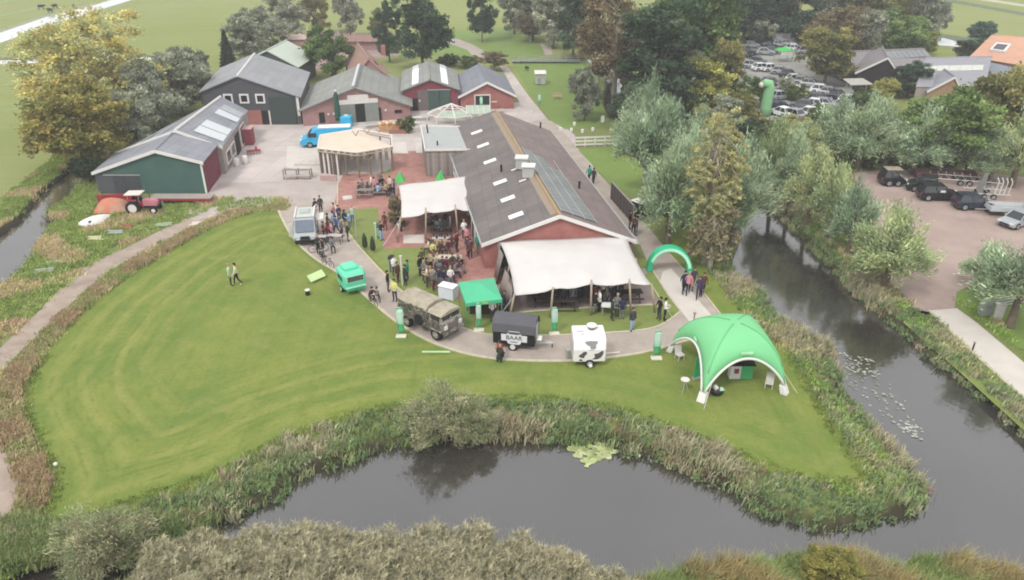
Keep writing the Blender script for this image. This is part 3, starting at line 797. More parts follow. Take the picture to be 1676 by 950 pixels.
on_wall(t, c, fl, fr, u(570), u(604), 3.15, 3.75, 'gable_board', white_w, out=.07)
on_wall(t, c, fl, fr, u(557), u(581), 0, 2.5, 'sliding_door', mat('grey_green_door', '#7b8078', var=.08), out=.1)
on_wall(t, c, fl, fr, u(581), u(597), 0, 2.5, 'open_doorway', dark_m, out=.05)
on_wall(t, c, fl, fr, u(597), u(619), 0, 2.5, 'sliding_door', MATS['grey_green_door'], out=.12)
on_wall(t, c, fl, fr, u(619.5), u(623), 0, 1.8, 'downpipe', dark_m, out=.1)
on_wall(t, c, fl, fr, u(521), u(530), .3, 1.7, 'side_door', dark_m)
on_wall(t, c, fl, fr, u(645), u(657), .9, 1.3, 'vent_grille', dark_m)
for px in (535, 544, 629): on_wall(t, c, fl, fr, u(px), u(px) + .25, 1.3, 1.55, 'wall_lamp', white_m, out=.12)

# --- red barn with green door
fl, fr = P(661, 182)[:2], P(751, 180)[:2]
t, cn, c, w = barn('red_barn', 'red boarded barn with a green double door and two white strips in its roof', 'barn', fl, fr, (fr[0] - 1.4, fr[1] + 13), (fl[0] - 1.4, fl[1] + 13), 3.05, 4.5, red_clad, MATS_R, rt=.5, over=.3)
Wd = math.dist(fl, fr)
for nm in 'lr': on_slope(t, cn[nm], .04, .80, .38, .60, 'roof_light', mat('white_roof_light', '#e2e5e8', var=.03))
for nm in 'lr': on_slope(t, cn[nm], .81, .99, .38, .60, 'roof_light', mat('dull_roof_light', '#b0b3b3', var=.05))
u = lambda x: upx(x, fl, fr) * Wd
on_wall(t, c, fl, fr, u(684), u(701), 0, 2.9, 'grey_boarding', mat('grey_brown_boards', '#655c5a', var=.1), out=.03)
on_wall(t, c, fl, fr, u(675), u(683), 0, 1.8, 'side_door', dark_m)
for x0, x1 in ((701, 718.5), (719.5, 737)): on_wall(t, c, fl, fr, u(x0), u(x1), 0, 2.9, 'door_leaf', mat('dark_green_door', '#3c4f48', var=.1), out=.08)
on_wall(t, c, fl, fr, u(700), u(738), 2.92, 3.02, 'door_lintel', steel_m, out=.1)
on_wall(t, c, fl, fr, u(685.5), u(687.5), 1.3, 1.6, 'wall_lamp', white_m, out=.12)

# --- small red brick barn
fl, fr = P(754, 180)[:2], P(841, 178)[:2]
t, cn, c, w = barn('small_brick_barn', 'small red brick barn with a white verge and slate roof, right of the red barn', 'barn', fl, fr, (fr[0] - 1.6, fr[1] + 12.5), (fl[0] - 1.6, fl[1] + 12.5), 2.1, 3.98, brick_r, mat('slate_grey_roof', '#767980', var=.06, sheets=(.9, 1.4, -.12, .03)), rt=.5, over=.35, trim=white_m)
Wd = math.dist(fl, fr); u = lambda x: upx(x, fl, fr) * Wd
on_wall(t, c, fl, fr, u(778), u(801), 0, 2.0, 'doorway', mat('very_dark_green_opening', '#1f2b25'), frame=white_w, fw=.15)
on_wall(t, c, fl, fr, u(804), u(813), 1.0, 1.15, 'name_board', white_w, out=.1)

# --- background farm pieces on the left
t, cn, c, w = barn('tiled_house', 'house with a faded red tiled roof between the brick barn and the dark trees', 'house', P(580, 122, 3)[:2], P(645, 128, 3)[:2], (P(645, 128, 3)[0] - 4, P(645, 128, 3)[1] + 13), (P(580, 122, 3)[0] - 4, P(580, 122, 3)[1] + 13), 2.6, 5.6, brick_w, mat('faded_red_tiles', '#8b6e64', color2='#98796d', scale=1.2, detail=8), rt=.4, over=.3)
on_slope(t, cn['r'], .2, .35, .3, .45, 'roof_window', glass_m)
MB().box(2.0, 4, 5.0, .7, .7, 1.6).build('chimney', brick_r, t)
x, y, _ = P(484, 82)
t = thing('hay_store', 'low pink open store with straw bales far behind the anthracite barn', 'shed', (x, y, 0), .05)
MB().box(0, 0, 1.0, 4.4, 2.6, 2.0).build('wall', mat('pinkish_boards', '#9a8078'), t)
MB().slab([(-2.5, -1.6, 2.3), (2.5, -1.6, 2.3), (2.5, 1.6, 2.7), (-2.5, 1.6, 2.7)], .15).build('roof', mat('dusty_pink_roof', '#a48f87'), t)
MB().box(.2, -1.5, .5, 2.6, .5, 1.0).build('straw_bale', mat('straw', '#a08c5f', var=.2), t)
x, y, _ = P(590, 80)
t = thing('red_shed', 'long reddish low shed behind the round green bush', 'shed', (x, y, 0), .0)
MB().box(0, 0, .9, 7, 3, 1.8).build('wall', brick_w, t)
MB().side([(-2, 1.7), (0, 2.7), (2, 1.7)], -3.8, 3.8).build('roof', mat('rusty_roof', '#7f655c', var=.2), t)

# --- farm on the right
def P2(x, y, z): return P(x, y, z)[:2]
a0, a1_ = P2(1382, 85, 4.6), P2(1512, 80, 4.6)
n0, n1 = P2(1405, 113, 2.8), P2(1532, 103, 2.8)
f0 = (2 * a0[0] - n0[0], 2 * a0[1] - n0[1]); f1 = (2 * a1_[0] - n1[0], 2 * a1_[1] - n1[1])
t, cn, c, w = barn('panelled_barn', 'far barn with pale solar panels along its roof and white left verge', 'barn', f0, n0, n1, f1, 2.8, 4.6, dark_clad, mat('mauve_grey_roof', '#7d7879', var=.06), rt=.5, over=.1, trim=white_m)
for k in range(10):
    on_slope(t, cn['r'], .36 + k * .063, .36 + k * .063 + .058, .12, .55, 'solar_panel', pan)
for uu in (.17, .30): on_slope(t, cn['r'], uu, uu + .07, .45, .7, 'skylight', sky_m)
fl, fr = P2(1404, 113, 3.4), P2(1476, 121, 3.4)
t, cn, c, w = barn('black_gabled_barn', 'far black gabled barn with a bright white verge on its right slope', 'barn', fl, fr, (fr[0] + 3.0, fr[1] + 9), (fl[0] + 3.0, fl[1] + 9), 3.0, 5.6, mat('black_boards', '#2b2626', var=.1), MATS['mauve_grey_roof'], rt=.62, over=.3, trim=white_m)
n0, n1 = P2(1500, 142, 2.6), P2(1612, 142, 2.6)
a0, a1_ = P2(1490, 97, 4.8), P2(1592, 93, 4.8)
t, cn, c, w = barn('wide_grey_shed', 'far wide shed with a long light strip in its grey roof', 'shed', (2 * a0[0] - n0[0] + 4, a0[1] + 8), n0, n1, (2 * a1_[0] - n1[0] + 4, a1_[1] + 8), 2.6, 4.8, wood_grey, mat('lilac_grey_roof', '#86858a', var=.07), rt=.42, over=.1)
for k in range(5): on_slope(t, cn['r'], .06 + k * .17, .06 + k * .17 + .165, .30, .48, 'roof_light', mat('mossy_roof_light', '#b3b5ac', var=.1))
fl, fr = P2(1520, 146, 2.4), P2(1574, 146, 2.4)
t, cn, c, w = barn('tan_gabled_shed', 'small far shed with a tan gable and white verge among the willows', 'shed', fl, fr, (fr[0] + 1, fr[1] + 5), (fl[0] + 1, fl[1] + 5), 2.2, 4.2, mat('tan_boards', '#94765f'), roof_grey, rt=.7, over=.2, trim=white_m)
# orange roofed house
a0, a1_ = P2(1625, 58, 6.0), P2(1730, 66, 6.0)
n0, n1 = P2(1590, 92, 3.4), P2(1700, 112, 3.4)
fb0 = (2 * a0[0] - n0[0], 2 * a0[1] - n0[1]); fb1 = (2 * a1_[0] - n1[0], 2 * a1_[1] - n1[1])
t, cn, c, w = barn('orange_roofed_house', 'house with a salmon orange tiled roof and white dormer window at the top right', 'house', fb0, n0, n1, fb1, 3.4, 6.0, brick_w, mat('salmon_tiles', '#b0866f', color2='#bb927b', scale=1.0, detail=8), rt=.5, over=.2)
dm = on_slope(t, cn['r'], .20, .42, .42, .72, 'dormer', white_m, lift=.1, th=.5)
on_slope(t, cn['r'], .23, .39, .48, .69, 'window', glass_m, lift=.62, th=.05, parent=None)
on_slope(t, cn['r'], .12, .2, .28, .36, 'roof_window', white_m)
on_slope(t, cn['r'], .72, .78, .5, .6, 'roof_window', white_m)
fl, fr = P2(1648, 122, 3.2), P2(1720, 122, 3.2)
q0, q1, q2, q3 = P(1591, 95, 3.2), P(1700, 121, 3.2), P(1720, 133, 2.2), P(1641, 131, 2.2)
t = thing('blue_grey_lean_to', 'blue grey low roof leaning against the orange roofed house', 'shed', (q0[0], q0[1], 0))
ll = [(a[0] - q0[0], a[1] - q0[1], a[2]) for a in (q0, q1, q2, q3)]
MB().slab(ll, .14).build('roof_slope', mat('blue_grey_roof', '#777d86', var=.06), t)
MB().prism([(a[0] * .98 + .1, a[1] * .98 + .2) for a in ll], 0, 2.0).build('wall', wood_grey, t)
t, cn, c, w = barn('white_verge_barn', 'far dark gable with a white verge cut by the right edge of the picture', 'barn', P2(1640, 152, 2.6), P2(1760, 152, 2.6), P2(1760, 120, 2.6), P2(1640, 132, 2.6), 2.6, 4.4, MATS['black_boards'], MATS['lilac_grey_roof'], rt=.5, over=.2, trim=white_m)
# ------------------------------------------------------------------ tents, inflatables, pavilion
def XY(px, py, z=0.0, dz=0.0):
    x, y, _ = P(px, py, z); return (x, y, z + dz if z else dz)

cream = mat('cream_canvas', '#bdb9b5', var=.05, scale=.6, rough=.9, bump=.5)
tan_pole = mat('tan_pole', '#9a8b7a', var=.1)
taupe = mat('shaded_side_sheet', '#80766f', var=.15, scale=1.2)
popup_green = mat('green_canvas', '#4ba87f', var=.03, rough=.7)  # even green fabric colour of the pop-up canopy
mint = mat('mint_green_paint', '#5cc09c', var=.03, rough=.4, spec=.4)
lime = mat('light_green_fabric', '#6cb47c', color2='#72b881', scale=.5, rough=.6)
fl_green = mat('flag_green', '#4ba76c', var=.05)
fl_mint = mat('flag_mint', '#a9cfb8', var=.05)
bright_green = mat('bright_green_fabric', '#4bac58', var=.05)
grey_m = mat('grey_paint', '#8f9192', rough=.5, var=.06)
concrete_block = mat('white_ballast', '#c4c1ae', var=.05)

def stretch_tent(name, label, tl, tr, br, bl, poles_front, drop=.35, peaks=(), n=18, scallop=.25, hump=.35, side=()):
    """tl.. are (px, py, z); a canvas sheet held by poles, sagging between them"""
    C = [Vector(P(*q)) for q in (tl, tr, br, bl)]
    c = sum(C, Vector()) / 4; c.z = 0
    t = thing(name, label, 'tent', c)
    V = []; ncol = n + 1
    for j in range(n + 1):
        v = j / n
        for i in range(n + 1):
            u = i / n
            p = C[0].lerp(C[1], u).lerp(C[3].lerp(C[2], u), v)
            sag = hump * 4 * u * (1 - u) * (.35 + .65 * math.sin(math.pi * min(1, v * 1.0)))
            e = 0
            for pu in peaks: e += .22 * math.exp(-((u - pu) / .06) ** 2) * max(0, (v - .45) / .55)
            # edges draw inwards between the corners
            inx = scallop * 4 * v * (1 - v) * (1 if u < .02 else -1 if u > .98 else 0)
            iny = -scallop * .8 * 4 * u * (1 - u) * (1 if v > .98 else 0)
            wave = .05 * math.sin(u * 9 + v * 3) + .04 * math.sin(v * 11 - u * 4)
            V.append((p.x - c.x + inx * (1 - 0) * (1 if u < .5 else 1), p.y - c.y - iny * 0, p.z + sag + e + wave))
    mb = MB(); F = []
    for j in range(n):
        for i in range(n):
            a = j * ncol + i; F.append((a, a + 1, a + ncol + 1, a + ncol))
    mb.add(V, F)
    o = mb.build('canopy', cream, t, smooth=True)
    md = o.modifiers.new('thickness', 'SOLIDIFY'); md.thickness = .04
    def surf(u, v=1.0):
        j = int(round(v * n)); i = int(round(u * n)); return V[j * ncol + i]
    for (u, v, h) in poles_front:
        p = Vector(surf(u, v)); top = p + Vector((0, -.05, h))
        base = Vector((p.x + (u - .5) * .8, p.y - (.35 if v > .5 else -.2), 0))
        MB().tube([base, top], [.09, .075], 7).build('pole', tan_pole, t, smooth=True)
    for u in (0, 1):
        p = Vector(surf(u, 1)); MB().tube([p, (p.x + (u - .5) * 3.2, p.y - 1.2, 0)], .02, 4).build('guy_rope', white_w, t)
    return t, C, c, surf

t2, C2, c2, s2 = stretch_tent('stretch_tent', 'large cream stretch tent pitched before the gable of the long barn', (818, 397, 2.5), (1026, 388, 2.5), (1066, 466, 2.2), (842, 483, 1.9),
                              [(.30, 1, .15), (.55, 1, .35), (.83, 1, .3), (0, 1, .15), (1, 1, .1), (.0, .5, .1), (1, .5, .1), (.3, .5, -.1), (.6, .5, -.1), (.85, .5, -.1)], peaks=(.3, .55, .83), hump=.45, scallop=.2)
# left side fabric of the tent, its shade put into the taupe colour
cv = MB(); N = 14; V = []
for i in range(N + 1):
    u = i / N; p = C2[0].lerp(C2[3], u); b = .10 * math.sin(u * 30)
    V += [(p.x - c2.x - .12 + b, p.y - c2.y, p.z + .1), (p.x - c2.x - .35 - .35 * math.sin(u * math.pi) + b * 1.5, p.y - c2.y - .1, 0.02)]
cv.add(V, [(2 * i, 2 * i + 2, 2 * i + 3, 2 * i + 1) for i in range(N) if i not in (5, 6)])
o = cv.build('side_curtain', taupe, t2, smooth=True); md = o.modifiers.new('th', 'SOLIDIFY'); md.thickness = .03
t1, C1, c1, s1 = stretch_tent('stretch_tent', 'smaller cream stretch tent over the brick terrace, left of the long barn', (652, 304, 2.5), (764, 290, 2.5), (779, 344, 2.2), (656, 356, 2.3),
                              [(.34, 1, .45), (.74, 1, .45), (0, 1, .1), (0, .0, .1), (.33, 0, .15), (.66, 0, .15), (.34, .5, -.1)], peaks=(.34, .74), hump=.2, scallop=.15)
# brown shrub beside it is added with the plants

# green pop-up canopy
G = [P(750, 462, 2.1), P(808, 455, 2.1), P(822, 490, 2.0), P(762, 497, 2.0)]
c = Vector((sum(g[0] for g in G) / 4, sum(g[1] for g in G) / 4, 0))
t = thing('popup_canopy', 'small bright green pop-up canopy between the camouflage truck and the large tent', 'canopy', c)
q = [Vector(g) - c for g in G]; ap = sum(q, Vector()) / 4 + Vector((0, .1, .55))
rf = MB()
for i in range(4):
    a, b = q[i], q[(i + 1) % 4]; rf.add([ap, a, b], [(0, 1, 2)])
o = rf.build('roof', popup_green, t); md = o.modifiers.new('t', 'SOLIDIFY'); md.thickness = .03
for i in range(4):
    a, b = q[i], q[(i + 1) % 4]; n_ = Vector(((b - a).y, -(b - a).x, 0)).normalized()
    MB().add([a, b, b - Vector((0, 0, .28)), a - Vector((0, 0, .28))], [(0, 1, 2, 3)]).build('valance', popup_green, t)
    MB().tube([(a.x * .97, a.y * .97, 0), (a.x * .97, a.y * .97, a.z)], .035, 5).build('leg', mat('green_pole', '#4f9a72'), t)
mm = (q[3] + q[2]) / 2
MB().box(mm.x, mm.y - .03, mm.z - .12, .62, .02, .14, -.05).build('name_strip', mat('dull_gold_print', '#9cae6c'), t)
MB().box(.2, .3, .5, 2.0, .6, 1.0).build('counter', mat('dark_wood', '#3c322c', var=.2), t)

# four legged inflatable dome
feet = [Vector(P(1147, 658)), Vector(P(1286, 645)), Vector(P(1232, 566)), Vector(P(1094, 575))]
cc = sum(feet, Vector()) / 4
APEX = ZY(cc.x + .3, cc.y, 527)
t = thing('inflatable_dome_tent', 'large light green inflatable dome tent with white feet on the lawn point', 'tent', (cc.x, cc.y, 0))
def rim(k, s):
    a, b = feet[k], feet[(k + 1) % 4]
    p = a.lerp(b, s); w = math.sin(math.pi * s) ** .62
    side = (a + b) / 2 - cc
    p = p - side * .18 * math.sin(math.pi * s)
    H_ = 2.55 if k in (0, 2) else 2.35
    return Vector((p.x - cc.x, p.y - cc.y, H_ * w))
NS, NR = 22, 14
dome = MB(); V = []; F = []
ang = []
for k in range(4):
    for j in range(NS): ang.append((k, j / NS))
NA = len(ang)
V.append((0.1, 0, APEX))
for r in range(1, NR + 1):
    s = r / NR
    for (k, u) in ang:
        # keep a flat leg width at the foot
        uu = .06 + .88 * u if False else u
        E = rim(k, uu)
        h = s * s
        z = E.z + (APEX - E.z) * (1 - s ** 2.3) ** .62
        d = Vector((E.x, E.y)) * (s ** .92)
        V.append((d.x + .1 * (1 - s), d.y, z))
for i in range(NA): F.append((0, 1 + i, 1 + (i + 1) % NA))
for r in range(NR - 1):
    for i in range(NA):
        a = 1 + r * NA + i; b = 1 + r * NA + (i + 1) % NA; F.append((a, b, b + NA, a + NA))
dome.add(V, F)
o = dome.build('canopy', lime, t, smooth=True); md = o.modifiers.new('t', 'SOLIDIFY'); md.thickness = .12
for k in range(4):
    for (jj, rr0) in ((0, .035),):
        ii = k * NS + jj
        sm = [Vector(V[1 + r * NA + ii]) * 1.004 + Vector((0, 0, .02)) for r in range(NR - (2 if jj == 0 else 0))]
        MB().tube(sm, rr0, 5).build('seam', mat('seam_green', '#6aaf79', var=.03), t, smooth=True)
    MB().tube([rim(k, .12) + Vector((0, 0, .1)), (rim(k, .12) * 1.35).to_2d().to_3d()], .015, 4).build('guy_rope', white_w, t)
for k in range(4):
    pts_ = [rim(k, .03 + .94 * s / 24) for s in range(25)]
    MB().tube(pts_, .085, 6).build('white_edge', white_m, t, smooth=True)
for k in range(4):
    f_ = feet[k] - cc; inw = (-f_).normalized(); ltr = Vector((-inw.y, inw.x, 0))
    w0, w1 = .27, .24
    if k == 3: w0, w1 = .2, .18
    b0 = f_; b1 = f_ + inw * .26 + Vector((0, 0, .62))
    prof = []
    bt = MB()
    vs = [b0 - ltr * w0 - inw * .15, b0 + ltr * w0 - inw * .15, b0 + ltr * w0 + inw * .3, b0 - ltr * w0 + inw * .3]
    vt = [b1 - ltr * w1 - inw * .15, b1 + ltr * w1 - inw * .15, b1 + ltr * w1 + inw * .2, b1 - ltr * w1 + inw * .2]
    bt.add(vs + vt, [(0, 1, 2, 3), (7, 6, 5, 4), (0, 4, 5, 1), (1, 5, 6, 2), (2, 6, 7, 3), (3, 7, 4, 0)])
    bt.build('white_foot', white_m, t, bevel=.05)
e = rim(0, .5); e2 = rim(3, .5)
MB().box(e.x, e.y - .05, e.z + .42, .75, .05, .17, .1).build('name_patch', mat('pale_green_print', '#a9d9b0'), t)
MB().box(e2.x - .05, e2.y, e2.z + .35, .05, .45, .15, .1).build('name_patch', MATS['pale_green_print'], t)
for k, (px, py) in enumerate(((1112, 588), (1258, 634))):
    x, y, _ = P(px, py)
    ch = thing('folding_chair', ('white lounge chair standing under the left arch of the green dome tent', 'white lounge chair standing under the right arch of the green dome tent')[k], 'chair', (x, y, 0), .4 - k * .8, 'white chairs by the dome tent')
    MB().box(0, 0, .38, .5, .5, .06).build('seat', white_w, ch)
    MB().box(0, .27, .66, .5, .05, .55, 0, tilt=-.2).build('backrest', white_w, ch)
    for sx in (-.22, .22):
        for sy in (-.22, .22): MB().box(sx, sy, .18, .04, .04, .36).build('leg', white_w, ch)
x, y, _ = P(1119, 642)
st = thing('bar_table', 'small high white table with splayed legs on the grass left of the dome', 'table', (x, y, 0))
MB().disc((0, 0, .95), .28, .05, 'z').build('tabletop', white_w, st)
for a in (0, 2.1, 4.2): MB().tube([(0, 0, .93), (.3 * math.cos(a), .3 * math.sin(a), 0)], .025, 5).build('leg', steel_m, st)
x, y, _ = P(1172, 646)
st = thing('black_beanbag', 'black beanbag with white towels beside the front foot of the dome tent', 'beanbag', (x, y, 0))
MB().ball((0, 0, .25), (.42, .36, .28), nu=12, nv=8).build('bag', black_m, st, smooth=True)
MB().box(-.1, -.05, .52, .2, .3, .3, .4, tilt=.3).build('white_towel', white_m, st); MB().box(.25, -.05, .45, .3, .3, .08, .2).build('mint_towel', fl_mint, st)
x, y, _ = P(1212, 617)
st = thing('promotion_counter', 'green and white promotion counter standing beneath the dome tent', 'counter', (x, y, 0))
MB().box(0.3, 0, .5, .75, .5, 1.0).build('green_front', fl_green, st); MB().box(-.45, 0, .5, .7, .5, 1.0).build('white_front', white_m, st)
MB().box(-.05, 0, 1.03, 1.7, .6, .06).build('worktop', black_m, st); MB().box(-.4, -.26, .6, .3, .03, .35).build('red_picture', mat('dull_red_print', '#84343a', var=.2), st)
x, y, _ = P(1140, 620)
st = thing('green_banner', 'upright dark green banner under the left side of the dome tent', 'banner', (x, y, 0), .5)
MB().box(0, 0, .9, .5, .04, 1.5).build('cloth', mat('deep_green_cloth', '#2f9a63', var=.05), st); MB().box(0, 0, .06, .6, .3, .1).build('base', steel_m, st)

# inflatable arch over the road
A, B = Vector(P(1063, 446)), Vector(P(1126, 446)); m_ = (A + B) / 2
top = ZY(m_.x, m_.y, 403)
t = thing('inflatable_arch', 'green inflatable arch with a pale stripe standing across the paved road', 'arch', (m_.x, m_.y, 0))
hw = (B - A).length / 2
def archpt(a, r=1.0): return Vector((-hw * math.cos(a) * r, .35 * math.cos(a), (top - .2) * (math.sin(a) ** .85) * (r if r < 1 else r)))
arc = MB(); sec = []
for i in range(25):
    a = math.pi * i / 24; p = archpt(a)
    dirn = Vector((p.x, 0, p.z)).normalized()
    sec.append([p + dirn * .22 + Vector((0, -.38, 0)), p + dirn * .22 + Vector((0, .38, 0)), p - dirn * .22 + Vector((0, .38, 0)), p - dirn * .22 + Vector((0, -.38, 0))])
V = [v for s_ in sec for v in s_]; F = []
for i in range(24):
    for k in range(4): F.append((i * 4 + k, i * 4 + (k + 1) % 4, (i + 1) * 4 + (k + 1) % 4, (i + 1) * 4 + k))
arc.add(V, F + [(3, 2, 1, 0), (96, 97, 98, 99)])
o = arc.build('tube', mat('emerald_fabric', '#2aa578', var=.05, rough=.5), t, bevel=.1)
sp = []
for i in range(3, 23):
    a = math.pi * i / 24; p = archpt(a); d_ = Vector((p.x, 0, p.z)).normalized(); sp.append((p + d_ * .12 + Vector((0, -.395, 0)), p - d_ * .13 + Vector((0, -.395, 0))))
stp = MB(); stp.add([v for s_ in sp for v in s_], [(2 * i, 2 * i + 1, 2 * i + 3, 2 * i + 2) for i in range(len(sp) - 1)])
o = stp.build('pale_stripe', mat('pale_mint_print', '#a6dcc0', var=.04), t); md = o.modifiers.new('t', 'SOLIDIFY'); md.thickness = .02; md.offset = 0

# inflatable column by the car park
x, y, _ = P(1252, 190); hh = ZY(x, y, 130)
t = thing('inflatable_column', 'tall light green inflatable column with a bent white tipped top near the car park', 'inflatable', (x, y, 0))
MB().tube([(0, 0, 0), (-.05, 0, 1.2), (0, 0, 3), (0.05, 0, hh - 1.3), (-.15, 0, hh - .65), (-.65, -.1, hh - .55), (-1.0, -.1, hh - .7)], [.72, .74, .72, .72, .7, .62, .5], 14).build('tube', mat('pale_green_inflatable', '#7fb080', var=.04), t, smooth=True)
MB().ball((-1.15, -.12, hh - .75), (.42, .5, .42)).build('cream_tip', concrete_block, t, smooth=True)
x, y, _ = P(1190, 205)
t = thing('inflatable_figure', 'small bright green inflatable half hidden among trees left of the green column', 'inflatable', (x, y, 0))
MB().tube([(0, 0, 0), (0, 0, 1.0), (.1, 0, 1.9)], [.35, .4, .3], 10).ball((-.05, 0, 2.1), .42).build('tube', bright_green, t, smooth=True)

# beach flags
FLAGS = [(657, 551, 503, 12, 'white and green beach flag on the lawn edge beside the camouflage truck'), (784, 541, 496, 9, 'white and green beach flag in front of the green pop-up canopy'),
         (907, 547, 503, 11, 'white and green beach flag on the grass between black and cow trailers'), (1074, 587, 541, 13, 'white and green beach flag between cow trailer and dome tent'),
         (788, 180, 158, 5, 'pale green beach flag in the doorway of the small brick barn'), (883, 174, 154, 5, 'pale green beach flag on the orchard verge')]
for px, yb, yt, w_, lb in FLAGS:
    x, y, _ = P(px, yb); h_ = ZY(x, y, yt); s_ = SC(px, yb); w_m = w_ / s_ * .92
    t = thing('beach_flag', lb, 'flag', (x, y, 0), R.uniform(-.12, .12), 'white and green beach flags')
    MB().tube([(-w_m / 2, 0, .05), (-w_m / 2, 0, h_ * .8), (-w_m * .42, 0, h_ * .97), (w_m * .2, 0, h_)], .025, 5).build('pole', steel_m, t)
    fb = MB(); nn = 12; V = []; F = []
    for i in range(nn + 1):
        z = .32 + (h_ - .34) * i / nn; k = i / nn
        rgt = w_m / 2 * (1 if k < .85 else 1 - ((k - .85) / .15) ** 2 * .55)
        V += [(-w_m / 2, .03 * math.sin(k * 7), z), (rgt, .06 * math.sin(k * 7 + 1), z)]
    fb.v = [tuple(v) for v in V]
    for i in range(nn): fb.f.append((2 * i, 2 * i + 1, 2 * i + 3, 2 * i + 2)); fb.m.append(1 if (i < 4 or i == nn - 1) else 0)
    o = fb.build('cloth', [fl_mint, fl_green], t, smooth=True); md = o.modifiers.new('t', 'SOLIDIFY'); md.thickness = .015
    if yb > 300:
        MB().box(0, 0, 1.75, w_m * .5, .09, .5).build('print', mat('pale_grey_print', '#b9c6c0'), o)
        MB().box(0, -.05, .06, .75, .45, .12, 0).build('foot_plate', concrete_block, t, bevel=.03)

# timber pavilion with cream roof
RV = [P(520, 243, 2.9), P(524, 222, 2.9), P(586, 212, 3.1), P(641, 222, 2.9), P(642, 240, 2.9), P(585, 250, 2.9)]
c = sum((Vector(v) for v in RV), Vector()) / 6; c.z = 0
t = thing('timber_pavilion', 'open timber pavilion with a cream hexagonal canvas roof in the yard', 'pavilion', c)
q = [Vector(v) - c for v in RV]; ap = Vector((0, .5, 3.5))
creamroof = mat('cream_roof_canvas', '#bcae9c', color2='#c5b7a6', scale=.7)
# near and left part of the roof is covered, the right back part is an open frame
pc = q[2].lerp(q[3], .15)
for a, b in ((q[0], q[1]), (q[1], q[2]), (q[5], q[0]), (q[4], q[5])):
    MB().slab([ap, a, b], .06).build('roof_panel', creamroof, t)
MB().slab([ap, q[2], q[2].lerp(q[4], .6)], .06).build('roof_panel', creamroof, t)
MB().slab([ap, q[2].lerp(q[4], .6), q[4]], .06).build('roof_panel', creamroof, t)
for i in range(6):
    a, b = q[i], q[(i + 1) % 6]
    MB().tube([a, b], .12, 6).build('eave_beam', mat('pale_beam', '#c6bfb4', var=.06), t)
    MB().tube([a - Vector((0, 0, .35)), b - Vector((0, 0, .35))], .08, 5).build('wall_plate', wood_m, t)
    n_ = 3
    for k in range(n_):
        p = a.lerp(b, k / n_) * .97
        MB().box(p.x, p.y, 1.3, .16, .16, 2.6).build('post', mat('brown_post', '#6f6152', var=.15), t)
for (i, j) in ((0, 5), (0, 1)):
    a, b = q[i], q[j]; n_ = 9
    for k in range(n_):
        p = a.lerp(b, (k + .5) / (n_ * (1.9 if (i, j) == (0, 5) else 1))) * .965; d_ = b - a
        MB().box(p.x, p.y, 1.2, .2, .05, 2.4, math.atan2(d_.y, d_.x)).build('wall_slat', (white_w if k % 2 else mat('dark_slat', '#5b4f49', var=.1)), t)
a, b = q[1], q[3]
for k in range(10):
    p = a.lerp(b, (k + .5) / 10) * .9; MB().box(p.x, p.y, .9, .42, .05, 1.7).build('back_board', mat('light_timber_boards', '#b3aa98', var=.1), t)
for k in range(4):
    p = q[5].lerp(q[4], k / 3) * .96; MB().tube([p + Vector((0, 0, 1.9)), p + Vector((.35, 0, 2.55))], .05, 4).tube([p + Vector((0, 0, 1.9)), p + Vector((-.35, 0, 2.55))], .05, 4).build('brace', wood_m, t)

# white steel roof frame
x, y, _ = P(742, 201)
apz = ZY(x - .3, y + 1.2, 170)
t = thing('steel_dome_frame', 'open white steel roof frame with glass sheets between annex and red barn', 'frame', (x - .3, y + 1.2, 0))
ringp = [(3.4 * math.cos(a), 2.6 * math.sin(a), 1.0) for a in [math.pi * 2 * k / 8 + .2 for k in range(8)]]
for k in range(8):
    MB().tube([(0, 0, apz), ringp[k]], .09, 5).build('rafter', white_w, t)
    a, b = Vector(ringp[k]), Vector(ringp[(k + 1) % 8])
    MB().tube([a, b], .08, 5).build('ring_beam', white_w, t)
    m0, m1 = Vector((0, 0, apz)).lerp(a, .55), Vector((0, 0, apz)).lerp(b, .55)
    MB().tube([m0, m1], .06, 5).build('purlin', white_w, t)
    MB().tube([a, (a.x, a.y, 0)], .07, 5).build('post', white_w, t)
gl = mat('greenish_glass', '#93a18f', rough=.2, var=.15, spec=.6)
for k in (5, 6, 7): 
    a, b = Vector(ringp[k]), Vector(ringp[(k + 1) % 8]); ap0 = Vector((0, 0, apz))
    MB().slab([ap0.lerp(a, .6), a.lerp(ap0, .04), b.lerp(ap0, .04), ap0.lerp(b, .6)], .03).build('glass_sheet', gl, t)
for k_, (px, py, lb, n_) in enumerate(((690, 196, 'heap of grey beams and poles lying left of the white steel frame', 12), (668, 205, 'small heap of planks behind the potted green bush', 8), (612, 208, 'low heap of planks and tools between blue van and produce stall', 7), (815, 186, 'heap of pale timber against the back of the long barn', 7))):
    x, y, _ = P(px, py); t = thing('timber_heap', lb, 'timber', (x, y, .01), .3 * k_, 'timber heaps in the yard')
    for j in range(n_): MB().box(R.uniform(-.4, .4), -.5 + 1.0 * j / n_, .1 + .12 * (j % 3), R.uniform(1.4, 2.6), .12, .1, R.uniform(-.25, .25)).build('beam', (wood_m, grey_m, white_w)[j % 3], t)
x, y, _ = P(783, 198)
t = thing('glass_lean_to', 'small greenish glass house leaning near the back end of the long barn', 'greenhouse', (x, y, 0), .1)
for k in range(5):
    MB().tube([(-1.6 + k * .8, -1, 0), (-1.6 + k * .8, -1, 1.2), (-1.6 + k * .8, 1, 1.9), (-1.6 + k * .8, 1, 0)], .05, 4).build('frame_rib', white_w, t)
for k in range(4): MB().slab([(-1.58 + k * .8, -1, 1.22), (-.82 + k * .8, -1, 1.22), (-.82 + k * .8, 1, 1.92), (-1.58 + k * .8, 1, 1.92)], .03).build('glass_sheet', gl, t)

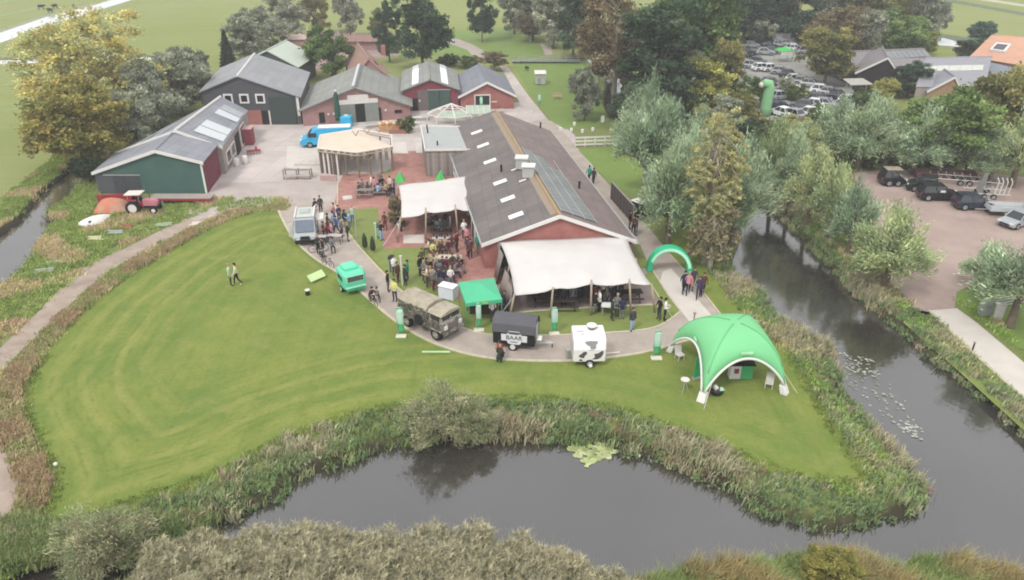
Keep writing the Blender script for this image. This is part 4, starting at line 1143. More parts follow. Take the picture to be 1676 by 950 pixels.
# ------------------------------------------------------------------ vehicles
car_white, car_silver, car_black, car_dark, car_grey = mat('white_car_paint', '#d5d6d6', rough=.3, spec=.5, var=.02), mat('silver_car_paint', '#a5a9ab', rough=.3, metal=.4, var=.03), mat('black_car_paint', '#17181b', rough=.25, spec=.5, var=.05), mat('dark_blue_car_paint', '#262b38', rough=.3, spec=.5, var=.05), mat('grey_car_paint', '#5b5e63', rough=.3, spec=.5, var=.04)
car_red = mat('dark_red_car_paint', '#5b2328', rough=.3, spec=.5, var=.05)
head = mat('headlight_glass', '#cfd4d6', rough=.15, var=.02); tail_ = mat('tail_light_red', '#8a1f1f', rough=.3, var=.02)
rim_m = mat('alloy_rim', '#9a9b9d', rough=.35, metal=.5, var=.05)

def wheels(t, xs, w, r, rim=rim_m, width=.2):
    for x in xs:
        for s in (-1, 1):
            wh = MB().disc((0, 0, 0), r, width, 'y', 16).build('wheel', rubber, t, loc=(x, s * w, r))
            MB().disc((0, s * (width / 2 + .01), 0), r * .6, .03, 'y', 12).build('rim', rim, wh)

def car(name, label, loc, rz, paint_m, kind='hatch', group=None, L=4.1, W=1.72, Hh=1.45, cat='car', scale=1.0):
    t = thing(name, label, cat, loc, rz, group, scale)
    suv = kind == 'suv'
    z0, zb = .28, Hh * .60
    # lower body from its side profile (x forward)
    f, b = L / 2, -L / 2
    hood = .30 if not suv else .27
    prof = [(b, z0 + .1), (b + .1, z0), (f - .1, z0), (f, z0 + .12), (f - .02, zb * .72), (f - .25, zb * .86), (f - L * hood + .1, zb), (b + .12, zb + .02), (b, zb * .8)]
    def loft(prof, w0, w1, m, nm, bev=.05):
        cy = MB(); n = len(prof); V = []
        for s in (-1, 1):
            for (x, z) in prof:
                k = (z - z0) / (zb - z0); V.append((x, s * (w0 + (w1 - w0) * k), z))
        cy.add(V, [tuple(range(n)), tuple(range(2 * n - 1, n - 1, -1))] + [(i, n + i, n + (i + 1) % n, (i + 1) % n) for i in range(n)])
        return cy.build(nm, m, t, bevel=bev)
    loft(prof, W / 2, W / 2 - .06, paint_m, 'body', .06)
    rear = b + (.12 if suv else .25)
    g0, g1 = rear, f - L * hood + .05
    r0, r1 = rear + (.22 if suv else .45), f - L * hood - .62
    wb, wt = W / 2 - .08, W / 2 - .24
    gm = MB(); gm.add([(g0, -wb, zb), (g1, -wb, zb), (g1, wb, zb), (g0, wb, zb), (r0, -wt, Hh - .05), (r1, -wt, Hh - .05), (r1, wt, Hh - .05), (r0, wt, Hh - .05)],
                      [(3, 2, 1, 0), (4, 5, 6, 7), (0, 1, 5, 4), (1, 2, 6, 5), (2, 3, 7, 6), (3, 0, 4, 7)])
    gm.build('windows', glass_m, t)
    MB().prism([(r0 - .05, -wt - .03), (r1 + .05, -wt - .03), (r1 + .05, wt + .03), (r0 - .05, wt + .03)], Hh - .06, Hh).build('roof', paint_m, t, bevel=.03)
    for s in (-1, 1):
        mid = (g0 + g1) / 2
        for (xa, xb) in ((g0 + .03, r0), (g1 - .02, r1), (mid, (r0 + r1) / 2)):
            MB().tube([(xa, s * (wb + .005), zb), (xb, s * (wt + .01), Hh - .03)], .045, 4).build('pillar', paint_m, t)
        MB().box(f - .06, s * (W / 2 - .28), zb * .72, .12, .34, .14).build('headlight', head, t)
        MB().box(b + .05, s * (W / 2 - .2), zb * .82, .12, .24, .2).build('tail_light', tail_, t)
        MB().box(g1 - .25, s * (W / 2 + .06), zb + .08, .12, .14, .12).build('mirror', paint_m, t)
    MB().box(f - .01, 0, z0 + .2, .08, W * .55, .16).build('grille', black_m, t)
    wheels(t, (f - .8, b + .75), W / 2 - .1, .33 if not suv else .37)
    return t

# dark vehicles on the reddish lot
x, y, _ = P(1457, 302); k = car('off_roader', 'black boxy off-road car with a pale roof, alone at the lot corner', (x, y, 0), math.radians(-2), car_black, 'suv', 'cars parked on the reddish lot', L=2.5, W=1.7, Hh=1.75)
MB().box(-.05, 0, 1.79, 1.7, 1.3, .05).build('pale_roof_panel', mat('tan_roof', '#8d8371'), k)
x, y, _ = P(1507, 312); car('dark_car', 'black car with a round white spare wheel cover, behind the large black estate car', (x, y, 0), math.radians(160), car_black, 'suv', 'cars parked on the reddish lot', L=3.0, Hh=1.7, cat='car')
x, y, _ = P(1533, 326); car('estate_car', 'large black estate car with a white mark in its side window', (x, y, 0), math.radians(-4), car_black, 'suv', 'cars parked on the reddish lot', L=4.0, Hh=1.6)
MB().box(.0, -.88, 1.12, .5, .03, .22).build('window_mark', white_w, bpy.data.objects['estate_car'])
x, y, _ = P(1590, 341); car('hatchback', 'dark hatchback with a grey roof beside the silver flat trailer', (x, y, 0), math.radians(-3), car_dark, 'suv', 'cars parked on the reddish lot', L=3.7, Hh=1.55)
x, y, _ = P(1662, 369); car('silver_car', 'silver car nosing out from behind the silver flat trailer', (x, y, 0), math.radians(205), car_silver, 'hatch', 'cars parked on the reddish lot', L=3.6, Hh=1.4)
# silver trailer
x, y, _ = P(1645, 352)
t = thing('flat_trailer', 'silver open box trailer parked right of the dark hatchback', 'trailer', (x, y, 0), math.radians(-8))
MB().box(0, 0, .62, 3.6, 1.6, .1).build('bed', steel_m, t)
for s in (-1, 1): MB().box(0, s * .8, .82, 3.6, .05, .42).build('side_board', mat('silver_side_board', '#b1b5b8', var=.05), t)
for s in (-1, 1): MB().box(s * 1.8, 0, .82, .05, 1.6, .42).build('end_board', MATS['silver_side_board'], t)
for s in (-1, 1): MB().tube([(s * 1.75, -.78, 1.0), (s * 1.75, -.78, 1.6), (s * 1.75, .78, 1.6), (s * 1.75, .78, 1.0)], .03, 4).build('hoop', steel_m, t)
wheels(t, (0,), .85, .3); MB().tube([(-1.8, 0, .5), (-2.9, 0, .45)], .05, 5).build('drawbar', steel_m, t)
# boat trailer frames
for i, (px, py, rz_, n_, lb) in enumerate(((1575, 300, -14, 9, 'long galvanised boat trailer frame with cross bars behind the parked cars'), (1612, 322, -10, 5, 'galvanised trailer frame with tall curved hoops behind the hatchback'))):
    x, y, _ = P(px, py); t = thing('boat_trailer', lb, 'trailer', (x, y, 0), math.radians(rz_), 'boat trailer frames on the lot')
    Lh = 3.6 - i * 1.6
    for s in (-.8, .8): MB().tube([(-Lh, s, .55), (Lh, s, .55)], .06, 5).build('rail', steel_m, t)
    for k in range(n_):
        xx = -Lh + (2 * Lh) * (k + .5) / n_
        MB().tube([(xx, -.85, .9), (xx, -.7, .6), (xx, .7, .6), (xx, .85, .9)], .045, 4).build('cross_bar', steel_m, t)
    if i == 1:
        for k in range(4): MB().tube([(.5 + k * .42, -.75, .6), (.6 + k * .42, -.75, 1.9), (.4 + k * .42, -.6, 2.3)], .05, 5).build('hoop', white_w, t)
    wheels(t, (-.5, .4), .95, .3)
x, y, _ = P(1604, 318)
t = thing('grey_crate', 'tall grey plate standing on edge beside the trailer hoops', 'plate', (x, y, 0), .3)
MB().add([(-.6, 0, 0), (.6, 0, 0), (.3, 0, 2.2), (-.1, 0, 2.2), (-.6, .12, 0), (.6, .12, 0), (.3, .12, 2.2), (-.1, .12, 2.2)], [(0, 1, 2, 3), (7, 6, 5, 4), (0, 4, 5, 1), (1, 5, 6, 2), (2, 6, 7, 3), (3, 7, 4, 0)]).build('sheet', mat('dull_grey_sheet', '#7b7874'), t)
x, y, _ = P(1550, 292)
t = thing('brick_stack', 'low stack of dark red bricks behind the trailer frame', 'bricks', (x, y, 0), -.1)
for k in range(14): MB().box(-3 + (k % 7) * .95, (k // 7) * .9, .3, .9, .8, .6 + .1 * R.random()).build('brick_pallet', mat('dark_red_brick_pile', '#6b4a46', var=.2), t)

# far car park
CP = [(1202, 80, 'w', 10, 'h', 'white car nearest the dark wood in the far car park corner'), (1230, 79, 's', 5, 'h', 'silver car second from the wood in the far row'), (1257, 79, 'd', 0, 'h', 'dark car third in the far row under the trees'),
      (1273, 77, 's', 8, 'h', 'silver car before the white van in the far row'), (1288, 76, 'w', -10, 'h', 'white car at the right end of the far row'),
      (1205, 92, 'g', -20, 'h', 'grey car behind the white far corner car'), (1216, 97, 's', -22, 'h', 'silver car in the second far row, second from left'), (1229, 102, 'd', -22, 'h', 'dark car in the second far row, third from left'),
      (1240, 106, 'g', -22, 'h', 'grey car in the second far row, right end'), (1246, 116, 'w', 12, 'h', 'white car with dark windows left of the round bush'), (1261, 117, 'w', 12, 'h', 'white estate car just above the green column'),
      (1303, 135, 'w', 5, 'h', 'white car roof showing between shrubs above the car park track'), (1327, 143, 's', -25, 'h', 'silver car with white bonnet beyond the middle bush'), (1344, 153, 'w', -25, 'h', 'white car beside the silver one beyond the middle bush'),
      (1358, 157, 's', -25, 'h', 'silver car at the end of the middle row'), (1276, 163, 's', 20, 'h', 'silver car just right of the green column'), (1277, 190, 'w', 118, 'h', 'large white car facing down beside the green column foot'),
      (1310, 178, 'g', 150, 'h', 'grey car under shrubs right of the large white car'), (1326, 176, 'w', 150, 'h', 'pale car half under the round shrub'), (1390, 170, 'w', 15, 'h', 'white car beneath the pale flat canopy'), (1268, 176, 'd', 0, 'h', 'dark car in the shade behind the large white car'),
      (1213, 86, 'w', -15, 'h', 'white car roof second from left in the far lot'),
      (1222, 90, 'd', -15, 'h', 'dark car third from left in the far lot'),
      (1252, 90, 's', -10, 'h', 'silver car left of the bright green gazebo'),
      (1265, 88, 'g', -10, 'h', 'grey car just left of the green gazebo'),
      (1300, 84, 'w', 5, 'h', 'white car beyond the green gazebo'),
      (1316, 88, 's', 5, 'h', 'silver car right of the green gazebo'),
      (1278, 122, 's', -20, 'h', 'silver car on the slope right of the white estate'),
      (1292, 128, 'd', -20, 'h', 'dark car between estate and shrub roof car'),
      (1315, 139, 's', -22, 'h', 'silver car right of the white shrub roof car'),
      (1262, 140, 'g', 10, 'h', 'grey car behind the green column top'),
      (1290, 147, 'w', -20, 'h', 'white car below the shrub roof car'),
      (1372, 163, 'd', -25, 'h', 'dark car beyond the end of the middle row'),
      (1296, 193, 's', 120, 'h', 'silver car right of the large white car'),
      (1318, 190, 'w', 140, 'h', 'white car near the round shrub'),
      (1350, 176, 's', -25, 'h', 'silver car between round shrub and shelter'),
      (1340, 168, 'g', -25, 'h', 'grey car left of the shelter, middle'),
      (1376, 178, 's', 160, 'h', 'silver car in front of the pale shelter'),
      (1404, 178, 'd', 160, 'h', 'dark car right of the pale shelter'),
      (1230, 112, 's', -20, 'h', 'silver car left of the white windowed car'),
      (1210, 104, 'w', -20, 'h', 'white car under the olive tree edge')]
pm_ = {'w': car_white, 's': car_silver, 'd': car_dark, 'g': car_grey}
protoc = None
for i, (px, py, cl, rz_, kd, lb) in enumerate(CP):
    x, y, _ = P(px, py)
    if protoc is None:
        o = protoc = car('parked_car', lb, (0, 0, 0), 0, car_white, 'hatch', 'cars in the far car park', L=3.6, W=1.6, Hh=1.4)
    else: o = copy_tree(protoc)
    o.location = (x, y, 0); o.rotation_euler = (0, 0, math.radians(rz_)); o['label'] = lb
    for ch in o.children:
        if ch.name.split('.')[0] in ('body', 'roof', 'pillar', 'mirror'): paint(ch, s0=pm_[cl])
x, y, _ = P(1281, 72); t = thing('white_van', 'white van standing upright in the row under the dark far trees', 'van', (x, y, 0), .1)
MB().box(0, 0, 1.3, 4.2, 1.8, 1.9).build('body', car_white, t, bevel=.15); MB().box(1.6, 0, 1.6, 1.05, 1.84, .7).build('windows', glass_m, t); wheels(t, (-1.3, 1.3), .8, .34)
x, y, _ = P(1281, 101); t = thing('green_gazebo', 'bright green pop-up gazebo in the far car park', 'canopy', (x, y, 0), .1)
gz_ = MB(); 
for i in range(4):
    cs = [(-1.4, -1.2, 2), (1.4, -1.2, 2), (1.4, 1.2, 2), (-1.4, 1.2, 2)]; gz_.add([(0, 0, 2.7), cs[i], cs[(i + 1) % 4]], [(0, 1, 2)])
o = gz_.build('roof', bright_green, t); md = o.modifiers.new('t', 'SOLIDIFY'); md.thickness = .04
MB().box(0, -1.15, 1.6, 2.2, .05, .7).build('white_panel', white_m, t)
for sx in (-1.3, 1.3):
    for sy in (-1.1, 1.1): MB().box(sx, sy, 1, .06, .06, 2).build('leg', steel_m, t)
x, y, _ = P(1398, 160); t = thing('pale_shelter', 'pale flat topped shelter above a white car near the black gabled barn', 'shelter', (x, y, 0), .1)
MB().slab([(-1.8, -1.5, 2.3), (1.8, -1.5, 2.3), (1.6, 1.5, 2.6), (-1.6, 1.5, 2.6)], .1).build('roof', mat('pale_shelter_roof', '#9d9a92', var=.1), t)
for sx in (-1.6, 1.6): MB().box(sx, 0, 1.15, .1, .1, 2.3).build('post', steel_m, t)

# blue delivery van in the yard
x, y, _ = P(536, 238)
t = thing('delivery_van', 'bright blue long delivery van with a white roof parked in the yard', 'van', (x, y, 0), math.radians(188))
blue = mat('bright_blue_paint', '#2a9cc4', rough=.35, spec=.5, var=.03)
W_ = 1.0
prof = [(3.1, .35), (3.15, .9), (2.85, 1.15), (2.3, 1.3), (1.65, 2.05), (1.1, 2.35), (-3.1, 2.4), (-3.15, .4)]
MB().side([(p[0], p[1]) for p in prof], -W_, W_).mesh
vb = MB(); n = len(prof); V = [(px_, s * (W_ - (.1 if pz > 1.8 else 0)), pz) for s in (-1, 1) for px_, pz in prof]
vb.add(V, [tuple(range(n)), tuple(range(2 * n - 1, n - 1, -1))] + [(i, n + i, n + (i + 1) % n, (i + 1) % n) for i in range(n)])
vb.build('body', blue, t, bevel=.08)
MB().box(-1.1, .12, 2.42, 3.9, 1.5, .08).build('white_roof', white_m, t, bevel=.03)
MB().add([(2.33, -.85, 1.36), (2.33, .85, 1.36), (1.70, .8, 2.06), (1.70, -.8, 2.06)], [(0, 1, 2, 3)]).build('windscreen', glass_m, t, loc=(.04, 0, .03))
for s in (-1, 1):
    MB().box(1.55, s * 1.0, 1.6, .9, .04, .5).build('side_window', glass_m, t)
    MB().box(3.05, s * .7, .95, .2, .4, .25).build('headlight', head, t); MB().box(2.0, s * 1.15, 1.5, .1, .2, .3).build('mirror', black_m, t)
MB().box(3.12, 0, .6, .12, 1.6, .3).build('bumper', black_m, t); wheels(t, (-2.0, 2.0), .92, .38)
x, y, _ = P(568, 207); t = thing('blue_tank', 'bright blue square tank standing behind the delivery van', 'tank', (x, y, 0))
MB().box(0, 0, .75, 1.5, 1.3, 1.4).build('tank', mat('sky_blue_plastic', '#2fa3c9', rough=.4, var=.05), t, bevel=.12); MB().disc((0, 0, 1.5), .3, .1, 'z').build('lid', white_w, t)
x, y, _ = P(555, 208); hh = ZY(x, y, 149)
t = thing('closed_parasol', 'tall closed dark green parasol before the brick barn', 'parasol', (x, y, 0))
MB().tube([(0, 0, .1), (0, 0, hh)], .04, 6).build('pole', steel_m, t); MB().tube([(0, 0, .9), (0, 0, 1.3), (0, 0, hh - .5), (0, 0, hh - .1)], [.36, .42, .3, .08], 10).build('canopy', mat('dark_green_canvas', '#1f4a3e', var=.1), t, smooth=True)
MB().ball((0, 0, hh), .14).build('finial', white_m, t)

# grey step van serving food
x, y, _ = P(503, 391)
t = thing('food_truck', 'old light grey food truck with a roof hatch beside the queue of people', 'truck', (x, y, 0), math.radians(-80))
gv = mat('light_grey_van_paint', '#9a9fa0', rough=.5, var=.05)
prof = [(1.6, .4), (1.7, .85), (1.25, 1.15), (.65, 2.2), (-2.2, 2.25), (-2.25, .45)]
n = len(prof); V = [(p[0], s * (.95 - (.06 if p[1] > 1.8 else 0)), p[1]) for s in (-1, 1) for p in prof]
MB().add(V, [tuple(range(n)), tuple(range(2 * n - 1, n - 1, -1))] + [(i, n + i, n + (i + 1) % n, (i + 1) % n) for i in range(n)]).build('body', gv, t, bevel=.06)
MB().box(-.8, 0, 2.27, 2.4, 1.5, .06).build('roof', mat('pale_van_roof', '#b0b1ac', var=.05), t, bevel=.02)
MB().box(-.9, 0, 2.34, 1.0, .9, .1).build('roof_hatch', mat('roof_hatch_grey', '#9aa19a'), t, bevel=.02)
for s in (-1, 1): MB().box(-.7, s * .82, 2.36, 2.6, .12, .12).build('roof_rack', white_w, t)
MB().add([(1.29, -.8, 1.2), (1.29, .8, 1.2), (.72, .78, 2.12), (.72, -.78, 2.12)], [(0, 1, 2, 3)]).build('windscreen', mat('bluish_window', '#5b6372', rough=.15, spec=.6, var=.1), t, loc=(.05, 0, .03))
for s in (-1, 1):
    MB().box(.1, s * .95, 1.6, 1.0, .04, .6).build('side_window', glass_m, t); MB().box(1.62, s * .62, .72, .12, .26, .22).build('headlight', head, t)
MB().box(1.72, 0, .5, .14, 1.8, .18).build('bumper', black_m, t); MB().box(1.68, 0, .8, .05, .8, .3).build('grille', black_m, t)
MB().box(-.9, 1.25, 1.75, 1.6, .7, .05, tilt=.15).build('serving_flap', white_w, t); MB().box(.6, -1.2, 1.2, .05, .55, 1.2, .3).build('open_door', white_w, t)
wheels(t, (-1.4, 1.0), .85, .36)

# mint caravan
x, y, _ = P(577, 474)
t = thing('mint_caravan', 'small rounded mint green caravan standing on the lawn edge', 'caravan', (x, y, 0), math.radians(30))
o = MB().box(0, 0, 1.15, 1.85, 2.1, 1.5).build('body', mint, t, bevel=.32); o.modifiers['bevel'].segments = 5
for f_ in o.data.polygons: f_.use_smooth = True
o = MB().box(-.05, .2, 1.98, 1.15, 1.2, .3).build('roof_pod', mint, t, bevel=.12)
MB().box(0, .2, 1.84, 1.3, 1.34, .04).build('roof_seam', mat('dark_teal_seam', '#2e8e78'), t, bevel=.015)  # thin strip in a darker teal under the roof pod
o = MB().box(0, -1.05, 1.42, 1.3, .05, .45).build('front_window', mat('grey_brown_glass', '#4d564c', rough=.15, spec=.6, var=.25, scale=4), t, bevel=.02)
MB().box(0, -1.04, 1.42, 1.42, .04, .56).build('window_frame', mat('pale_mint', '#9fd9c2'), t, bevel=.02)
MB().box(-.93, -.1, 1.35, .05, 1.1, .4).build('side_window', glass_m, t, bevel=.02); MB().box(.93, .1, 1.1, .05, .6, 1.3).build('door', mat('pale_mint', '#9fd9c2'), t, bevel=.02)
MB().box(0, -1.05, .72, 1.6, .08, .12).build('trim_band', MATS['pale_mint'], t)
MB().box(0, -1.0, .5, 1.5, .12, .16).build('bumper', mat('green_bumper', '#2e9c69'), t)
for s in (-1, 1):
    wh = MB().disc((0, 0, 0), .27, .16, 'x', 14).build('wheel', rubber, t, loc=(s * .82, .05, .27)); MB().disc((s * .09, 0, 0), .15, .03, 'x', 10).build('rim', white_w, wh)
MB().tube([(0, 1.0, .42), (0, 1.8, .4)], .04, 5).build('drawbar', steel_m, t)

# camouflage army truck
def camo():
    m = mat('camouflage_paint', '#77726a', rough=.85)
    nt = m.node_tree; n_ = nt.nodes; l = nt.links; b = n_["Principled BSDF"]
    tc = n_.new("ShaderNodeTexCoord"); z = n_.new("ShaderNodeTexNoise"); z.inputs['Scale'].default_value = 2.6; z.inputs['Detail'].default_value = 1.5
    l.new(tc.outputs['Object'], z.inputs['Vector'])
    r = n_.new("ShaderNodeValToRGB"); r.color_ramp.interpolation = 'CONSTANT'; e = r.color_ramp.elements
    e[0].position = 0; e[0].color = (*lin('#58534c'), 1); e[1].position = .42; e[1].color = (*lin('#8a857b'), 1)
    q_ = e.new(.5); q_.color = (*lin('#6d685e'), 1); q_ = e.new(.58); q_.color = (*lin('#9c9789'), 1); q_ = e.new(.66); q_.color = (*lin('#77716a'), 1)
    l.new(z.outputs['Fac'], r.inputs[0]); l.new(r.outputs[0], b.inputs['Base Color']); return m
cam_m = camo(); canvas_m = mat('pale_tan_canvas', '#88806f', color2='#a9a18f', scale=1.6, bump=.4, stain=.8)
x, y, _ = P(708, 538)
t = thing('army_truck', 'camouflage painted army truck with tan canvas covers parked on the curved path', 'truck', (x, y, 0), math.radians(-40))
MB().box(-.2, 0, .75, 4.4, 1.0, .25).build('chassis', mat('dull_dark_metal', '#3d3a36', var=.15), t)
MB().box(1.35, 0, 1.15, 1.5, 1.9, .75).build('cab', cam_m, t, bevel=.08)
MB().add([(.65, -.9, 1.5), (2.0, -.9, 1.5), (2.0, .9, 1.5), (.65, .9, 1.5), (.75, -.85, 2.05), (1.75, -.85, 2.05), (1.75, .85, 2.05), (.75, .85, 2.05)], [(0, 1, 2, 3), (7, 6, 5, 4), (0, 4, 5, 1), (1, 5, 6, 2), (2, 6, 7, 3), (3, 7, 4, 0)]).build('cab_frame', cam_m, t)
for s in (-.44, .44): MB().box(1.92, s, 1.77, .04, .72, .42, tilt=0).build('windscreen', glass_m, t)
for s in (-1, 1): MB().box(1.25, s * .9, 1.76, .8, .04, .4).build('side_window', mat('dark_olive_window', '#35332d'), t)
cp_ = MB(); prof = [(-1.0, 2.02), (-.8, 2.2), (0, 2.3), (.8, 2.2), (1.0, 2.02)]
cp_.side(prof, .6, 1.98).build('canvas_roof', canvas_m, t, smooth=False)
MB().box(-.95, 0, 1.25, 2.9, 2.0, .75).build('load_bed', cam_m, t, bevel=.04)
prof = [(-1.0, 1.6), (-.98, 2.05), (-.7, 2.35), (0, 2.48), (.7, 2.35), (.98, 2.05), (1.0, 1.6)]
MB().side(prof, -2.4, .45).build('load_cover', canvas_m, t)
for s in (-1, 1):
    nb = MB()
    for k in range(190):
        xx, zz = R.uniform(-2.35, 2.0), R.uniform(.85, 2.1)
        if xx > .5 and zz > 1.5: zz = R.uniform(.8, 1.5)
        a = R.uniform(0, 6.28); w_ = R.uniform(.1, .22)
        nb.box(xx, s * (1.04 + R.uniform(-.01, .04)), zz, w_, .03, w_ * R.uniform(.5, 1.2), R.uniform(-.3, .3), tilt=R.uniform(-.4, .4))
    o = nb.build('camouflage_net', mat('net_scrap', '#5f5a50', var=.4, scale=3), t); o['kind'] = 'stuff'
for s in (-1, 1):
    MB().box(2.12, s * .72, 1.15, .1, .28, .28).build('headlight', head, t)
    MB().box(1.45, s * 1.02, .9, 1.1, .16, .12).build('mudguard', cam_m, t); MB().box(.35, s * .98, 1.5, .12, .12, .9).build('side_bin', mat('dark_bin', '#37342f'), t)
MB().box(2.13, 0, .75, .18, 2.0, .24).build('bumper', cam_m, t); MB().box(2.11, 0, 1.15, .06, .9, .42).build('grille', mat('mauve_brown_grille', '#6d5f5d', var=.2), t)
wheels(t, (-1.6, 1.35), .9, .46, rim=cam_m, width=.28)
MB().disc((-.2, -1.05, 1.15), .42, .22, 'y', 14).build('spare_wheel', rubber, t)

# black market trailer with lettering
x, y, _ = P(846, 563)
t = thing('black_trailer', 'black round topped trailer with a white lettered shield on its side', 'trailer', (x, y, 0), math.radians(-12))
prof = [(-.9, .45), (-.95, 1.5), (-.75, 1.95), (-.3, 2.22), (.3, 2.22), (.75, 1.95), (.95, 1.5), (.9, .45)]
MB().side(prof, -1.5, 1.4).build('body', mat('black_trailer_paint', '#1a191a', rough=.55, var=.1), t, bevel=.03)
prof = [(-1.02, 1.42), (-.82, 1.98), (-.33, 2.3), (.33, 2.3), (.82, 1.98), (1.02, 1.42), (.97, 1.42), (.78, 1.93), (.3, 2.24), (-.3, 2.24), (-.78, 1.93), (-.97, 1.42)]
MB().side(prof, -1.55, 1.45).build('roof_sheet', mat('slate_roof_sheet', '#4c4b50', rough=.5, var=.06), t)
sg = MB()
sh = [(-.9, .22), (-.5, .22), (-.5, .42), (-.35, .5), (.35, .5), (.5, .42), (.5, .22), (.9, .22), (.9, -.28), (.5, -.28), (.45, -.45), (.3, -.52), (-.3, -.52), (-.45, -.45), (-.5, -.28), (-.9, -.28)]
sg.side([(0, 0)], 0, 0) if False else None
V = [(a, -.985, 1.06 + b) for a, b in sh] + [(a, -.955, 1.06 + b) for a, b in sh]; n = len(sh)
sg.add(V, [tuple(range(n)), tuple(range(2 * n - 1, n - 1, -1))] + [(i, n + i, n + (i + 1) % n, (i + 1) % n) for i in range(n)])
shield = sg.build('shield', mat('white_print', '#c9cacc', var=.02), t)
def text(s_, size, loc, rot, m, parent, name='lettering', ext=.006):
    cu = bpy.data.curves.new(name, 'FONT'); cu.body = s_; cu.size = size; cu.extrude = ext; cu.align_x = 'CENTER'; cu.align_y = 'CENTER'
    cu.materials.append(m); o = bpy.data.objects.new(name, cu); COL.objects.link(o); o.parent = parent; o.location = loc; o.rotation_euler = rot
    return o
tx_ = text('BAAR', .46, (0, -.995, 1.04), (math.pi / 2, 0, 0), mat('dark_print', '#2c2b2e'), shield)
dg_ = bpy.context.evaluated_depsgraph_get(); tm_ = bpy.data.meshes.new_from_object(tx_.evaluated_get(dg_)); cu_ = tx_.data
bpy.data.objects.remove(tx_); bpy.data.curves.remove(cu_); tm_.materials.clear(); tm_.materials.append(mat('dark_print', '#2c2b2e'))
tx_ = link('lettering', tm_, shield); tx_.location = (0, -.995, 1.04); tx_.rotation_euler = (math.pi / 2, 0, 0)
MB().box(0, -.99, 1.36, .7, .01, .06).build('print_line', MATS['dark_print'], shield); MB().box(0, -.99, .72, .5, .01, .05).build('print_line', MATS['dark_print'], shield)
MB().box(1.42, -.1, 1.25, .06, .8, 1.1).build('end_window', mat('pale_end_board', '#a8aaa6'), t); MB().box(1.7, -.55, 1.0, .3, .4, .05, tilt=.4).build('serving_shelf', white_w, t)
wheels(t, (-.1,), .88, .32, rim=white_w); MB().tube([(1.4, .3, .45), (2.6, 0, .4)], .04, 5).tube([(1.4, -.3, .45), (2.6, 0, .4)], .04, 5).build('drawbar', steel_m, t)
MB().tube([(2.5, 0, .4), (2.5, 0, 0)], .04, 5).build('jockey_wheel', mat('rusty_brown', '#5a3c33'), t)

# cow spotted trailer
x, y, _ = P(962, 590)
t = thing('cow_trailer', 'white box trailer with grey cow spots standing on the lawn edge', 'trailer', (x, y, 0), math.radians(2))
prof = [(-.85, .4), (-.92, 1.4), (-.72, 2.0), (-.3, 2.2), (.9, 2.25), (.92, .4)]
MB().side(prof, -1.1, 1.05).build('body', mat('white_trailer_paint', '#dcdad8', rough=.45, var=.02), t, bevel=.09)
def patch(pts_, m):
    # a print lying on the front: (u, z) with z following the front profile
    def yz(z):
        if z < 1.4: return -.85 - .07 * (z - .4) / 1.0
        if z < 2.0: return -.92 + .2 * (z - 1.4) / .6
        return -.72 + .42 * (z - 2.0) / .2
    n = len(pts_); V = [(u_, yz(z_) - .012, z_ + .006) for u_, z_ in pts_] + [(u_, yz(z_) + .01, z_ - .01) for u_, z_ in pts_]
    MB().add(V, [tuple(range(n)), tuple(range(2 * n - 1, n - 1, -1))] + [(i, n + i, n + (i + 1) % n, (i + 1) % n) for i in range(n)]).build('cow_spot', m, t)
spot_d = mat('dark_grey_spot', '#4f4b4d', var=.03); spot_l = mat('mid_grey_spot', '#858383', var=.03)
patch([(-.75, .85), (-.70, 1.0), (-.55, 1.1), (-.45, 1.25), (-.25, 1.26), (-.2, 1.1), (-.35, .9), (-.4, .72), (-.6, .78)], spot_d)
patch([(.25, 1.05), (.55, 1.12), (.75, 1.3), (.88, 1.28), (.85, 1.0), (.72, .75), (.5, .62), (.12, .62), (.3, .75), (.32, .9)], spot_d)
patch([(-.72, .52), (-.7, .62), (-.6, .68), (-.5, .6), (-.46, .5)], spot_d)
patch([(-.15, 1.39), (.05, 1.38), (.3, 1.37), (.2, 1.35), (.0, 1.34)], spot_l)
def patch2(pts_, m):
    n = len(pts_); V = []
    def yz(z): return -.92 + .2 * (z - 1.4) / .6
    V = [(u_, yz(z_) - .02, z_ + .01) for u_, z_ in pts_] + [(u_, yz(z_) + .005, z_ - .01) for u_, z_ in pts_]
    MB().add(V, [tuple(range(n)), tuple(range(2 * n - 1, n - 1, -1))] + [(i, n + i, n + (i + 1) % n, (i + 1) % n) for i in range(n)]).build('cow_spot', m, t)
patch2([(-.35, 1.85), (-.3, 1.95), (.0, 1.98), (.45, 1.96), (.5, 1.85), (.36, 1.7), (.38, 1.5), (.2, 1.42), (.02, 1.45), (-.02, 1.62), (-.2, 1.7)], spot_l)
for cx_, cy_, rx_, ry_ in ((-.6, .1, .28, .1), (.4, .5, .35, .1), (-.5, -.3, .12, .12)):
    MB().disc((cx_, cy_, 2.262), 1, .012, 'z', 12).build('cow_spot', mat('pale_grey_spot', '#b5b3b2'), t).scale = (1, 1, 1)
    o = t.children[-1]; me_ = o.data
    for v in me_.vertices: v.co.x = cx_ + (v.co.x - cx_) * rx_; v.co.y = cy_ + (v.co.y - cy_) * ry_ + 0
MB().box(-1.13, 0, 1.2, .04, 1.1, 1.3).build('side_hatch', mat('pale_grey_hatch', '#b3aeb0'), t); MB().box(-1.3, .3, .35, .3, .3, .7, .3).build('corner_steady', steel_m, t)
wheels(t, (0,), .82, .3, rim=steel_m)
MB().tube([(1.05, .2, .4), (2.2, .35, .38)], .04, 5).build('drawbar', white_w, t); MB().ball((.05, -1.0, .2), .14).build('jockey_wheel', white_w, t)
